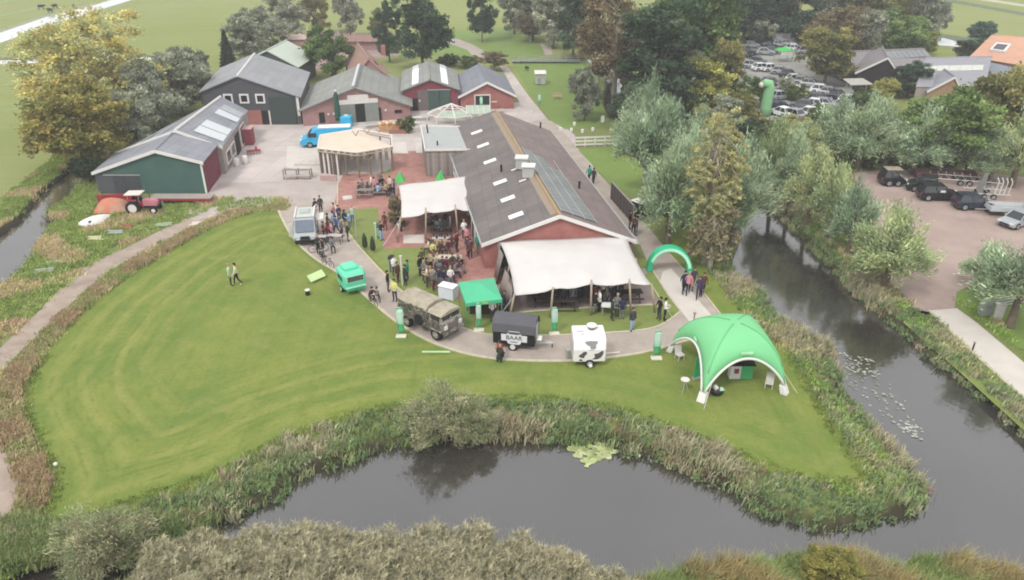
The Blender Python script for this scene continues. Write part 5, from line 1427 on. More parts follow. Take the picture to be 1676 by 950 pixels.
MB().disc((.2, .4, 2.42), .3, .1, 'z').tube([(.2, .4, 2.2), (.2, .4, 2.4)], .2, 8).build('roof_vent', mat('dark_vent', '#6a6864'), t)
MB().disc((.2, .4, 2.5), .34, .06, 'z').build('vent_cap', white_m, t)

# tractor
x, y, _ = P(234, 347)
t = thing('tractor', 'old red tractor with white wheel hubs and a white canopy by the green barn', 'tractor', (x, y, 0), math.radians(2))
red = mat('faded_red_paint', '#8c2f38', rough=.5, var=.12)
MB().side([(.3, .75), (1.65, .75), (1.7, 1.1), (1.55, 1.3), (.3, 1.4)], -.28, .28)
b_ = MB(); prof = [(.3, .7), (1.65, .7), (1.7, 1.1), (1.5, 1.32), (.3, 1.4)]; n = 5
b_.add([(p[0], s * .28, p[1]) for s in (-1, 1) for p in prof], [tuple(range(n)), tuple(range(2 * n - 1, n - 1, -1))] + [(i, n + i, n + (i + 1) % n, (i + 1) % n) for i in range(n)])
b_.build('bonnet', mat('pink_faded_paint', '#b2727c', var=.12), t, bevel=.04)
MB().box(-.3, 0, .8, 1.2, .6, .5).build('body', red, t, bevel=.05); MB().box(1.0, 0, .6, 1.3, .4, .25).build('engine', black_m, t)
MB().box(-.45, 0, 1.2, .45, .5, .1).box(-.65, 0, 1.4, .08, .5, .4).build('seat', black_m, t)
for s in (-1, 1):
    wh = MB().disc((0, 0, 0), .68, .32, 'y', 18).build('wheel', rubber, t, loc=(-.55, s * .68, .68)); MB().disc((0, s * .17, 0), .42, .04, 'y', 14).build('rim', white_w, wh)
    wh = MB().disc((0, 0, 0), .36, .2, 'y', 14).build('wheel', rubber, t, loc=(1.35, s * .6, .36)); MB().disc((0, s * .11, 0), .2, .03, 'y', 12).build('rim', white_w, wh)
    MB().box(-.55, s * .62, 1.42, .95, .34, .08).build('mudguard', red, t, bevel=.03)
for a in ((-.95, -.5), (-.95, .5), (.1, -.5), (.1, .5)): MB().tube([(a[0], a[1], 1.2), (a[0], a[1], 2.0)], .03, 5).build('canopy_post', steel_m, t)
MB().slab([(-1.2, -.65, 2.0), (.35, -.65, 2.02), (.35, .65, 2.02), (-1.2, .65, 2.0)], .07).build('canopy', mat('cream_canopy', '#c9bdb4', var=.05), t)
MB().tube([(.9, .15, 1.3), (.9, .15, 1.9)], .035, 6).build('exhaust', black_m, t); MB().tube([(.15, 0, 1.3), (-.1, 0, 1.5)], .02, 4).disc((-.1, 0, 1.5), .2, .03, 'x').build('steering_wheel', black_m, t)
x, y, _ = P(300, 330)
t = thing('flat_wagon', 'low red framed flat farm wagon against the green barn wall', 'wagon', (x, y, 0), 0)
MB().box(0, 0, .55, 6.2, 1.4, .08).build('deck', mat('grey_boards_deck', '#8d857f', var=.1), t); MB().box(0, -.72, .45, 6.2, .08, .2).build('side_rail', red, t); wheels(t, (-1.8, 1.8), .6, .25)
x, y, _ = P(186, 343)
t = thing('orange_tarpaulin_heap', 'heap covered by an orange and tan tarpaulin left of the tractor', 'tarpaulin', (x, y, 0), .2)
tp = MB(); N = 9; V = []
rr = random.Random(4)
for j in range(N):
    for i in range(N):
        u, v = i / (N - 1) * 2 - 1, j / (N - 1) * 2 - 1
        V.append((u * 1.7, v * 1.2, max(.03, 1.15 * (1 - abs(u) ** 3) * (1 - abs(v) ** 3) + rr.uniform(-.12, .12))))
tp.add(V, [(j * N + i, j * N + i + 1, (j + 1) * N + i + 1, (j + 1) * N + i) for j in range(N - 1) for i in range(N - 1)])
tp.build('cover', mat('orange_tan_tarpaulin', '#b5603f', color2='#a08878', scale=.9, detail=2), t, smooth=True)
MB().box(0, 1.1, .6, 3.2, .1, 1.2).build('red_board', red, t)
x, y, _ = P(158, 364)
t = thing('white_boat_cover', 'white pointed boat hull lying on the grass beside the river', 'boat', (x, y, 0), math.radians(60))
hl = MB(); secs = [(-1.5, .55, .5), (-.8, .75, .62), (0, .8, .65), (.8, .6, .55), (1.5, .05, .3)]
V = []
for xx, w_, h_ in secs: V += [(xx, -w_, .05), (xx, -w_ * .7, h_ * .8), (xx, 0, h_), (xx, w_ * .7, h_ * .8), (xx, w_, .05)]
hl.add(V, [(i * 5 + k, i * 5 + k + 1, (i + 1) * 5 + k + 1, (i + 1) * 5 + k) for i in range(4) for k in range(4)] + [(0, 1, 2, 3, 4)])
hl.build('hull', white_m, t, smooth=True); MB().box(-.9, -.5, .45, .25, .1, .2).build('vent', black_m, t)

# small dark utility vehicle and the screen along the road
x, y, _ = P(1047, 355)
t = thing('utility_vehicle', 'small black utility vehicle with a white roof at the end of the dark screen', 'vehicle', (x, y, 0), math.radians(-50))
MB().box(0, 0, .7, 1.9, 1.2, .7).build('body', black_m, t, bevel=.06); MB().box(-.1, 0, 1.25, 1.2, 1.1, .5).build('windows', glass_m, t, bevel=.05)
MB().box(-.1, 0, 1.62, 1.4, 1.25, .08).build('roof', white_w, t, bevel=.03); wheels(t, (-.6, .6), .55, .3)
for s in (-.5, .5):
    for a in (-.7, .5): MB().tube([(a, s, 1.0), (a, s, 1.6)], .035, 4).build('post', black_m, t)
A, B = Vector(P(999, 326)), Vector(P(1034, 366)); d_ = (B - A); L_ = d_.length; c = (A + B) / 2
t = thing('dark_screen_fence', 'tall dark slatted screen fence along the road right of the long barn', 'fence', c, math.atan2(d_.y, d_.x))
n_ = 14
for k in range(n_): MB().box(0, 0, 0, L_ / n_ * .94, .05, 1.75).build('slat', mat('dark_slat_%d' % (k % 2), ('#4d4744', '#58514d')[k % 2], var=.08), t, loc=(-L_ / 2 + L_ * (k + .5) / n_, .02 * (k % 2), .95))
MB().box(0, .03, 1.86, L_, .12, .06).build('cap_rail', mat('greyish_rail', '#8f8a84'), t)
for k in range(5): MB().box(-L_ / 2 + L_ * k / 4, .1, .95, .1, .1, 1.9).build('post', mat('greyish_rail', '#8f8a84'), t)

# white plank fences
def rail_fence(label, a, b, h, nr, npost):
    A, B = Vector(P(*a)), Vector(P(*b)); d_ = B - A; L_ = d_.length; c = (A + B) / 2
    t = thing('white_rail_fence', label, 'fence', c, math.atan2(d_.y, d_.x), 'white rail fences')
    for k in range(nr): MB().box(0, -.05, .28 + (h - .35) * k / max(1, nr - 1), L_, .05, .2).build('rail', white_m, t)
    for k in range(npost): MB().box(-L_ / 2 + L_ * k / (npost - 1), .03, h / 2, .12, .12, h).build('post', white_w, t)
    return t
rail_fence('long white three rail fence between road and willow', (941, 241), (1022, 238), 1.25, 3, 6)
rail_fence('short piece of white rail fence seen between the willow and yellow poplar', (1100, 236), (1134, 240), 1.25, 3, 3)
rail_fence('white rail fence across the creek bridge behind the willow', (1030, 237), (1095, 236), 1.1, 2, 4)
A, B = Vector(P(838, 103)), Vector(P(950, 103)); d_ = B - A; c = (A + B) / 2
t = thing('footbridge', 'long grey footbridge with railings over the far creek', 'bridge', c, math.atan2(d_.y, d_.x)); L_ = d_.length
MB().box(0, 0, .35, L_, 1.6, .14).build('deck', mat('grey_green_deck', '#7d8579', var=.1), t)
for s in (-.75, .75):
    for z_ in (.75, 1.15): MB().box(0, s, z_, L_, .05, .07).build('rail', mat('grey_rail', '#8b9190'), t)
for k in range(12):
    for s in (-.75, .75): MB().box(-L_ / 2 + L_ * (k + .5) / 12, s, .75, .07, .07, .9).build('post', MATS['grey_rail'], t)
for k, (px, py) in enumerate(((917, 215), (935, 216), (953, 218), (970, 215), (940, 206))):
    x, y, _ = P(px, py); t = thing('white_bollard', 'one of five short white bollards before the creek garden', 'bollard', (x, y, 0), 0, 'white bollards by the creek'); 
    t['label'] = ['white bollard furthest left in the row by the creek', 'second white bollard from the left by the creek', 'white bollard nearest the white rail fence', 'white bollard at the right end of the row', 'lone white bollard behind the row by the creek'][k]
    MB().box(0, 0, .25, .35, .35, .5).build('block', white_m, t, bevel=.06)
x, y, _ = P(986, 203); t = thing('white_sign_board', 'small upright white sign board by the creek', 'sign', (x, y, 0)); MB().box(0, 0, .65, .45, .06, .9).build('panel', white_m, t); MB().box(0, .05, .5, .06, .06, 1.0).build('post', steel_m, t)
x, y, _ = P(884, 138); t = thing('chicken_coop', 'small pale grey coop standing in the orchard', 'coop', (x, y, 0), .05)
MB().box(0, 0, .95, 1.6, 1.3, 1.7).build('wall', mat('pale_coop_boards', '#a9a6a2'), t); MB().slab([(-.95, -.8, 1.8), (.95, -.8, 1.8), (.95, .8, 2.1), (-.95, .8, 2.1)], .08).build('roof', white_w, t); MB().box(-.2, -.67, .7, .5, .04, 1.0).build('door', mat('grey_rail', '#8b9190'), t)
x, y, _ = P(912, 162); t = thing('garden_seat', 'low orange brown garden bench on the orchard grass', 'bench', (x, y, 0)); MB().box(0, 0, .42, 1.4, .4, .07).build('seat', wood_m, t); MB().box(0, .2, .65, 1.4, .06, .35).build('backrest', wood_m, t)
for s in (-.6, .6): MB().box(s, 0, .2, .08, .35, .4).build('leg', wood_m, t)

# ------------------------------------------------------------------ furniture
def picnic(label, px, py, rz_, m=None, group='picnic tables', L=2.0, cloth=None):
    x, y, _ = P(px, py); m = m or wood_m
    t = thing('picnic_table', label, 'table', (x, y, 0.03), rz_, group)
    for k in range(4): MB().box(0, -.3 + k * .2, .74, L, .18, .045).build('tabletop_board', cloth or m, t)
    for s in (-.72, .72): MB().box(0, s, .44, L, .26, .045).build('bench_seat', m, t)
    for xx in (-L * .36, L * .36):
        for s in (-1, 1): MB().tube([(xx, s * .12, .72), (xx, s * .62, 0)], .045, 4).build('leg', m, t)
        MB().box(xx, 0, .40, .06, 1.6, .08).build('crossbar', m, t)
    return t
grey_wood = mat('dull_grey_timber', '#7a756e', var=.12)
dark_wood = MATS['dark_wood']
picnic('picnic table nearest the timber pavilion on the brick terrace', 597, 322, .05, grey_wood, L=1.8)
picnic('picnic table between the pavilion group and the small tent', 626, 318, .1, grey_wood, L=1.7)
picnic('dark picnic table at the far end of the seated crowd', 716, 408, .05, dark_wood, L=2.0)
picnic('light topped table in the middle of the seated crowd', 733, 434, .0, grey_wood, cloth=mat('pale_table_boards', '#b3a892'), L=2.4)
picnic('dark picnic table nearest the army truck in the seated crowd', 722, 456, .05, dark_wood, L=2.2)
picnic('small dark table under the cream tent by the long barn', 722, 384, .0, dark_wood, L=1.8)
for i, (px, py, rz_) in enumerate(((890, 498, .1), (925, 505, 0), (985, 498, -.1), (1030, 492, .1), (880, 478, 0))):
    picnic(['table at the left under the large cream tent', 'table behind the standing grey figure in the large tent', 'table before the red seated person in the large tent', 'table at the right front of the large tent', 'table deepest left under the large cream tent'][i], px, py, rz_, dark_wood, 'tables under the large tent', L=1.9)
x, y, _ = P(1000, 515); t = thing('white_table', 'table with a white cloth on the grass before the large tent', 'table', (x, y, 0.03), -.1)
MB().box(0, 0, .76, 1.5, .75, .05).build('tabletop', white_m, t)
for sx in (-.65, .65):
    for sy in (-.3, .3): MB().box(sx, sy, .37, .05, .05, .74).build('leg', steel_m, t)
x, y, _ = P(734, 487); t = thing('white_counter', 'white covered counter between the seated crowd and green pop-up canopy', 'counter', (x, y, 0.03), -.45)
MB().box(0, 0, .5, 1.3, .8, 1.0).build('front', mat('bluish_white_cloth', '#cfd3dc', var=.03), t); MB().box(0, 0, 1.02, 1.4, .9, .05).build('worktop', white_m, t)
for i, (px, py, rz_) in enumerate(((523, 400, .1), (549, 398, -.15))):
    x, y, _ = P(px, py); t = thing('trestle_table', ['grey topped table at the nose of the food truck', 'grey topped table in front of the food queue'][i], 'table', (x, y, 0.02), rz_, 'grey tables by the food truck')
    MB().box(0, 0, .75, 1.35, .6, .05).build('tabletop', mat('pinkish_grey_top', '#aaa0a2', var=.05), t)
    for sx in (-.55, .55): MB().tube([(sx, -.25, .73), (sx + .05, -.28, 0)], .03, 4).tube([(sx, .25, .73), (sx + .05, .28, 0)], .03, 4).build('leg', black_m, t)
x, y, _ = P(486, 295)
t = thing('slatted_bench', 'wide grey slatted bench frame at the edge of the yard', 'bench', (x, y, 0.02), .0)
for k in range(5): MB().box(0, .2 + .2 * k, 1.05 - .04 * k, 3.0, .13, .05).build('slat', grey_wood, t)
for sx in (-1.45, 0, 1.45): MB().box(sx, .2, .5, .1, .1, 1.0).build('leg', grey_wood, t); MB().box(sx, 1.0, .5, .1, .1, 1.0).build('leg', grey_wood, t)
MB().box(0, .1, .45, 2.9, .4, .06).build('seat', mat('pinkish_seat', '#b29b94'), t)
x, y, _ = P(507, 269)
t = thing('paving_stack', 'low stack of pale paving slabs beside the pavilion', 'slabs', (x, y, 0.02), .0)
for k in range(8): MB().box(-1.2 + (k % 4) * .8, -.4 + (k // 4) * .8, .15, .78, .78, .3).build('slab', slab_m, t)
t_pl = [(540, 298, 'low brick planter edge at the front of the pavilion')]
x, y, _ = P(538, 296); t = thing('low_wall', 'short low pinkish wall at the front left of the pavilion', 'wall', (x, y, 0.02), -.05)
for k in range(6): MB().box(-.75 + k * .3, 0, .3, .28, .3, .6).build('brick', mat('pale_brick', '#a98d87', var=.12), t)
for i, (px, py, yt) in enumerate(((655, 297, 281), (722, 297, 279))):
    x, y, _ = P(px, py); hh = ZY(x, y, yt)
    t = thing('green_parasol', ['folded bright green parasol at the left corner of the small tent', 'folded bright green parasol behind the middle of the small tent'][i], 'parasol', (x, y, 0.03), 0, 'bright green parasols')
    MB().tube([(0, 0, 0), (0, 0, hh)], .03, 5).build('pole', steel_m, t)
    MB().add([(0, 0, hh)] + [(.75 * math.cos(a) * (1 if j % 2 else .8), .75 * math.sin(a) * (1 if j % 2 else .8), hh - 1.25) for j, a in enumerate([k * math.pi / 5 for k in range(10)])], [(0, 1 + k, 1 + (k + 1) % 10) for k in range(10)]).build('canopy', bright_green, t)
for i, (px, py, yt) in enumerate(((598, 409, 381), (611, 414, 386))):
    x, y, _ = P(px, py); hh = ZY(x, y, yt)
    t = thing('closed_parasol', ['closed dark olive parasol on the grass patch, left of two', 'closed dark olive parasol on the grass patch, right of two'][i], 'parasol', (x, y, 0.03), 0, 'closed olive parasols')
    MB().tube([(0, 0, 0), (0, 0, hh)], .03, 5).build('pole', wood_m, t)
    MB().tube([(0, 0, .25), (0, 0, .5), (0, 0, hh - .5), (0, 0, hh - .05)], [.2, .26, .2, .05], 8).build('canopy', mat('dark_olive_canvas', '#2c3420', var=.15), t, smooth=True)
for i, (px, py, yt, m_) in enumerate(((659, 468, 421, white_w), (616, 392, 367, fl_mint), (585, 400, 342, steel_m), (1133, 546, 514, tan_pole))):
    x, y, _ = P(px, py); hh = ZY(x, y, yt); t = thing('lamp_post', ['slim white post among the standing group beside the seated crowd', 'slim pale green post beside the closed parasols', 'slim grey post right of the food queue', 'short wooden post at the road corner'][i], 'post', (x, y, 0.02), 0)
    MB().tube([(0, 0, 0), (0, 0, hh)], .06, 6).build('post', m_, t); MB().box(0, 0, hh + .05, .2, .14, .1).build('cap', m_, t)
# planters, barrels, cabinet in the yard
x, y, _ = P(408, 236); t = thing('red_cabinet', 'dark red cabinet against the open side of the grey shed', 'cabinet', (x, y, 0), .1)
MB().box(0, 0, 1.05, 1.3, 1.4, 2.0).build('body', mat('maroon_paint', '#84414b', var=.06), t, bevel=.05); MB().box(.0, -.02, 2.08, 1.4, 1.5, .08).build('top', mat('pink_top', '#b58d8d'), t); MB().box(.66, 0, 1.0, .03, .9, 1.6).build('door', MATS['maroon_paint'], t)
for i, (px, py) in enumerate(((388, 272), (402, 268))):
    x, y, _ = P(px, py); t = thing('white_barrel', ['white barrel standing nearest the shed wall', 'white table shaped drum right of the barrel'][i], 'barrel', (x, y, 0)); 
    MB().tube([(0, 0, 0), (0, 0, .1), (0, 0, .45), (0, 0, .85), (0, 0, .9)], [.3, .33, .36, .33, .3], 10).build('drum', white_w, t, smooth=True); MB().disc((0, 0, .92), .25, .04, 'z').build('lid', white_m, t)
x, y, _ = P(416, 252); t = thing('red_implement', 'red farm implement with tines lying beside the grey shed', 'machine', (x, y, 0), .3)
MB().box(0, 0, .4, 1.6, .3, .2).box(.3, .3, .6, .3, .8, .2).build('frame', mat('tomato_red', '#96403f', var=.15), t)
for k in range(5): MB().tube([(-.7 + k * .35, -.1, .4), (-.7 + k * .35, -.5, .3), (-.7 + k * .35, -.6, 0)], .03, 4).build('tine', black_m, t)
x, y, _ = P(641, 214); t = thing('produce_stall', 'stall heaped with orange and cream goods in front of the brick barn', 'stall', (x, y, 0), .05)
MB().box(0, 0, .4, 3.2, 1.2, .8).build('crate_row', mat('orange_tan_crates', '#b08662', var=.2), t)
for k in range(14): MB().ball((-1.4 + (k % 7) * .46, -.3 + (k // 7) * .5, .95 + .1 * R.random()), .28, nu=7, nv=5).build('bundle', (mat('cream_bundle', '#c6b498', var=.1), mat('orange_bundle', '#b47848', var=.15))[k % 2], t, smooth=True)
MB().box(1.0, -1.2, .3, 2.4, .8, .6).build('terracotta_trough', mat('terracotta', '#8f6456', var=.1), t)
for i, (px, py, rz_, lb, cl) in enumerate(((92, 432, .55, 'pale green trough lying on the river bank, nearest the path', '#93a888'), (75, 445, .3, 'grey plank heap beside the pale green trough', '#8d9488'), (157, 392, 0, 'small straw coloured board on the grass by the river', '#b5b38c'), (190, 382, .1, 'grey metal sheet in the rough grass below the tractor', '#8f978f'),
        (323, 368, .25, 'white board lying in the hedge strip, left of two', '#cfc6bd'), (352, 358, .2, 'pale orange board lying in the hedge strip, right of two', '#c9ab94'), (205, 373, .1, 'rusty red plank lying below the tractor', '#94574e'), (268, 370, .3, 'pale green plank lying right of the tractor', '#94a288'))):
    x, y, _ = P(px, py); t = thing('ground_board', lb, 'board', (x, y, 0.05), rz_)
    for k in range(3): MB().box(R.uniform(-.2, .2), -.2 + k * .2, .05 + .04 * k, 1.3 + R.uniform(-.3, .3), .18, .06, R.uniform(-.1, .1)).build('plank', mat('board_%s' % cl[1:], cl, var=.1), t)
for i, (px, py, s_, lb) in enumerate(((92, 763, .12, 'small white marker on the lawn near its left edge'), (242, 428, .1, 'small white marker beside the earth path hedge'), (1216, 522, .15, 'white marker on the bank behind the dome tent'))):
    x, y, _ = P(px, py); t = thing('white_marker', lb, 'marker', (x, y, 0)); MB().ball((0, 0, s_), (s_, s_, s_ * 1.1)).build('ball', white_m, t, smooth=True)
x, y, _ = P(714, 579); t = thing('fallen_banner', 'pale green folded banner lying on the lawn below the army truck', 'banner', (x, y, 0), 0)
MB().box(0, 0, .12, 1.9, .12, .16).build('cloth', mat('pale_green_cloth', '#a9c292'), t, bevel=.04); MB().tube([(-1.0, 0, .1), (1.0, 0, .1)], .03, 5).build('pole', steel_m, t)
x, y, _ = P(519, 460); t = thing('sandwich_board', 'pale green board leaning out over the lawn beside the mint caravan', 'sign', (x, y, 0), math.radians(52))
MB().slab([(-.75, -.22, .25), (.75, -.22, .25), (.75, .22, .7), (-.75, .22, .7)], .05).build('panel', mat('pale_lime_board', '#b9cf96'), t)
for s in (-.6, .6): MB().tube([(s, .2, .65), (s, .3, 0)], .03, 4).build('leg', steel_m, t)
x, y, _ = P(504, 483); t = thing('small_stool', 'small dark stool with a white top on the lawn', 'stool', (x, y, 0)); MB().tube([(0, 0, 0), (0, 0, .4)], .18, 8).build('base', black_m, t); MB().disc((0, 0, .43), .2, .06, 'z').build('seat', white_w, t)
x, y, _ = P(1616, 520); t = thing('meter_cabinet', 'greenish grey utility cabinet with a dark round door by the entrance road', 'cabinet', (x, y, 0), .1); x2, y2, _ = P(1610, 515)
t.location = (x2, y2, 0); MB().box(0, 0, .6, .8, .5, 1.2).build('body', mat('greenish_grey', '#9aa196', var=.05), t); MB().disc((0, -.27, .7), .2, .04, 'y').build('dial', grey_m, t)
x, y, _ = P(1632, 522); t = thing('white_container', 'white upright container beside the utility cabinet', 'container', (x, y, 0), -.5); MB().box(0, 0, .6, .6, .5, 1.2).build('body', white_m, t, bevel=.04); MB().box(0, 0, 1.22, .66, .56, .06).build('lid', white_w, t)
x, y, _ = P(1650, 497); t = thing('cable_drum', 'grey rail stack under the big willow at the right', 'rails', (x, y, 0), .3)
for k in range(4): MB().box(0, -.3 + .2 * k, .12 + .1 * k, 2.6, .1, .08).build('rail', steel_m, t)
for i, (px, py, lb) in enumerate(((1591, 575, 'thin dark post on the verge of the entrance road'),)):
    x, y, _ = P(px, py); t = thing('verge_post', lb, 'post', (x, y, 0)); MB().box(0, 0, .35, .08, .08, .7).build('post', dark_wood, t); MB().box(0, 0, .72, .14, .1, .08).build('cap', steel_m, t)
# white tarpaulins and small boats half seen at the lower right bank of the canal are left to the plants
# bicycles
def bike(label, px, py, rz_, group='bicycles along the path', m=None):
    x, y, _ = P(px, py); t = thing('bicycle', label, 'bicycle', (x, y, .02), rz_, group); m = m or black_m
    for xx in (-.52, .52):
        pts_ = [(xx + .33 * math.cos(a), 0, .34 + .33 * math.sin(a)) for a in [k * math.pi / 8 for k in range(17)]]
        MB().tube(pts_, .025, 4, cap=False).build('wheel', rubber, t)
    MB().tube([(-.52, 0, .34), (-.1, 0, .3), (.4, 0, .85), (-.2, 0, .8), (-.1, 0, .3)], .03, 4).tube([(.4, 0, .95), (.52, 0, .34)], .03, 4).build('frame', m, t)
    MB().box(-.22, 0, .92, .26, .14, .06).build('saddle', black_m, t); MB().tube([(.35, -.28, 1.0), (.42, 0, 1.02), (.35, .28, 1.0)], .022, 4).build('handlebar', steel_m, t)
bike('bicycle with its wheels on the kerb beside the mint caravan', 611, 498, -1.0, m=mat('brown_frame', '#54392f'))
bike('second bicycle behind the one beside the mint caravan', 619, 490, -1.2, m=MATS['brown_frame'])
bike('black bicycle parked below the food truck tables', 527, 425, -1.1)
bike('black bicycle nearest the mint caravan roof', 537, 437, -.7)
bike('dark bicycle with a crate behind the food truck', 522, 413, .3)
# ------------------------------------------------------------------ people
CL = {'black': '#1b1b1d', 'navy': '#232b44', 'blue': '#35568a', 'light blue': '#8fa6bf', 'grey': '#6d6e72', 'dark grey': '#3a3b3f', 'white': '#d6d3d0', 'cream': '#c9bea5', 'maroon': '#57252d', 'red': '#9a2a38', 'pink': '#b98289',
      'green': '#23805f', 'teal': '#2a9a80', 'dark green': '#24382c', 'brown': '#54392d', 'beige': '#a39379', 'yellow': '#c9c77a', 'olive': '#4b4a33', 'denim': '#46577a', 'purple': '#443550', 'pale green': '#9fb89c'}
CM = {k: mat('cloth_' + k.replace(' ', '_'), v, var=.12, scale=5, rough=.9) for k, v in CL.items()}
SKIN = mat('skin', '#b98f78', var=.04, rough=.6); HAIRM = {'dark': mat('dark_hair', '#2a1f1a'), 'brown': mat('brown_hair', '#4c3527'), 'fair': mat('fair_hair', '#9b8055'), 'grey': mat('grey_hair', '#8d8a86'), 'cap': mat('black_cap', '#1c1c20')}
SHOE = mat('dark_shoe', '#201c1b'); SHOEW = mat('white_shoe', '#cfcac2')

def body_proto(kind):
    """one continuous skinned body, 1.78 m tall, facing -y; face slots: 0 skin 1 top 2 trousers 3 shoe"""
    hip = .93; J = {}; E = []; reg = {}
    def j(n, p, r): J[n] = (Vector(p), r)
    def e(a, b, g): E.append((a, b, g))
    lean = Vector((0, 0, 0)); sit = kind == 'sit'; cr = kind == 'crouch'
    ph = .52 if sit else (.42 if cr else hip)
    fwd = -.30 if cr else (-.05 if sit else (-.04 if kind == 'walk' else 0))
    j('pelvis', (0, 0, ph), (.16, .115)); j('waist', (0, fwd * .35, ph + .16), (.145, .10)); j('chest', (0, fwd * .8, ph + .38), (.175, .12)); j('neckb', (0, fwd, ph + .53), (.10, .085))
    j('neck', (0, fwd * 1.05, ph + .59), (.055, .055)); j('head', (0, fwd * 1.1 - .015, ph + .69), (.082, .098)); j('crown', (0, fwd * 1.1, ph + .80), (.068, .08))
    e('pelvis', 'waist', 1); e('waist', 'chest', 1); e('chest', 'neckb', 1); e('neckb', 'neck', 0); e('neck', 'head', 0); e('head', 'crown', 0)
    for s, n in ((-1, 'l'), (1, 'r')):
        sw = {'walk': s * .22, 'stand': s * .03, 'arms': 0}.get(kind, 0)
        if sit:
            K = (s * .13, -.42, .50); A = (s * .13, -.44, .09); T = (s * .14, -.60, .04)
        elif cr:
            K = (s * .16, -.38, .48); A = (s * .13, -.06, .10); T = (s * .14, -.24, .04)
        else:
            K = (s * .11, -.02 + sw * .6 - (.05 if kind == 'walk' else 0), .50); A = (s * .12, .02 + sw * 1.25, .09 + (.06 if kind == 'walk' and s > 0 else 0)); T = (s * .13, -.14 + sw * 1.25, .04 + (.02 if kind == 'walk' and s > 0 else 0))
        j('hip' + n, (s * .09, 0, ph - .06), (.095, .10)); j('knee' + n, K, (.066, .068)); j('ank' + n, A, (.046, .05)); j('toe' + n, T, (.045, .032))
        mid = tuple((Vector(K) * .5 + Vector(J['hip' + n][0]) * .5)); j('th' + n, mid, (.085, .09)); j('calf' + n, tuple(Vector(K) * .6 + Vector(A) * .4 + Vector((0, .015, 0))), (.06, .064))
        e('pelvis', 'hip' + n, 2); e('hip' + n, 'th' + n, 2); e('th' + n, 'knee' + n, 2); e('knee' + n, 'calf' + n, 2); e('calf' + n, 'ank' + n, 2); e('ank' + n, 'toe' + n, 3)
        sh = Vector((s * .19, fwd * .9, ph + .47)); 
        if kind == 'arms' or sit or cr: El = sh + Vector((s * .05, -.06, -.27)); W_ = El + Vector((-s * .08, -.22, .06 if kind == 'arms' else -.02))
        elif kind == 'walk': El = sh + Vector((s * .05, -s * .10, -.27)); W_ = El + Vector((0, -s * .12 - .06, -.22))
        else: El = sh + Vector((s * .06, .02, -.28)); W_ = El + Vector((s * .01, -.06, -.24))
        j('sh' + n, sh, (.07, .07)); j('el' + n, El, (.046, .046)); j('wr' + n, W_, (.032, .034))
        d = (W_ - El).normalized(); pm__ = W_ + d * .07; j('palm' + n, pm__, (.026, .04))
        e('neckb', 'sh' + n, 1); e('sh' + n, 'el' + n, 1); e('el' + n, 'wr' + n, 1); e('wr' + n, 'palm' + n, 0)
        side = d.cross(Vector((s, 0, 0)));  side = side.normalized() if side.length > .01 else Vector((0, 1, 0))
        for q in range(4):
            tip = pm__ + d * (.075 - .008 * abs(q - 1.3)) + side * ((q - 1.5) * .022) + Vector((-s * .015, 0, 0)); j('f%d%s' % (q, n), tip, (.009, .009)); e('palm' + n, 'f%d%s' % (q, n), 0)
        j('tb' + n, W_ + d * .06 - side * .06, (.011, .011)); e('wr' + n, 'tb' + n, 0)
    j('nose', J['head'][0] + Vector((0, -.105, .0)), (.014, .014)); e('head', 'nose', 0)
    names = list(J); ix = {n: i for i, n in enumerate(names)}
    me = bpy.data.meshes.new('skeleton'); me.from_pydata([J[n][0] for n in names], [(ix[a], ix[b]) for a, b, g in E], [])
    o = bpy.data.objects.new('skeleton', me); COL.objects.link(o)
    md = o.modifiers.new('s', 'SKIN'); md.use_smooth_shade = True; md.branch_smoothing = .3
    for n, i in ix.items():
        v = me.skin_vertices[0].data[i]; r = J[n][1]; v.radius = r; v.use_root = (n == 'pelvis')
    ss = o.modifiers.new('u', 'SUBSURF'); ss.levels = 1; ss.render_levels = 1
    dg = bpy.context.evaluated_depsgraph_get(); ev = o.evaluated_get(dg)
    bm_ = bpy.data.meshes.new_from_object(ev); bm_.name = 'body'
    bpy.data.objects.remove(o); bm_.materials.clear()
    for m_ in (SKIN, CM['grey'], CM['black'], SHOE): bm_.materials.append(m_)
    seg = [(np.array(J[a][0]), np.array(J[b][0]), g, max(J[a][1][0], J[b][1][0])) for a, b, g in E]
    for p in bm_.polygons:
        c = np.array(p.center); best = (9, 0)
        for a, b, g, r in seg:
            ab = b - a; tt_ = np.clip(np.dot(c - a, ab) / max(ab @ ab, 1e-9), 0, 1); d = np.linalg.norm(c - a - ab * tt_) - r * .8
            if d < best[0]: best = (d, g)
        g = best[1]
        if g == 1 and c[2] < ph - .02 and abs(c[0]) < .19 and not sit and not cr and c[1] > -.2: g = 2 if c[2] < ph - .06 else 1
        p.material_index = g; p.use_smooth = True
    hd = J['crown'][0]
    return bm_, hd
PROTO = {}
for k_ in ('stand', 'arms', 'walk', 'sit', 'crouch'):
    bm_, hd = body_proto(k_)
    hb = MB(); hb.ball((0, 0, 0), (.098, .112, .085), nu=10, nv=7).ball((0, .055, -.07), (.09, .07, .09), nu=8, nv=6)
    PROTO[k_] = (bm_, hb.mesh('hair', HAIRM['dark'], smooth=True), hd)
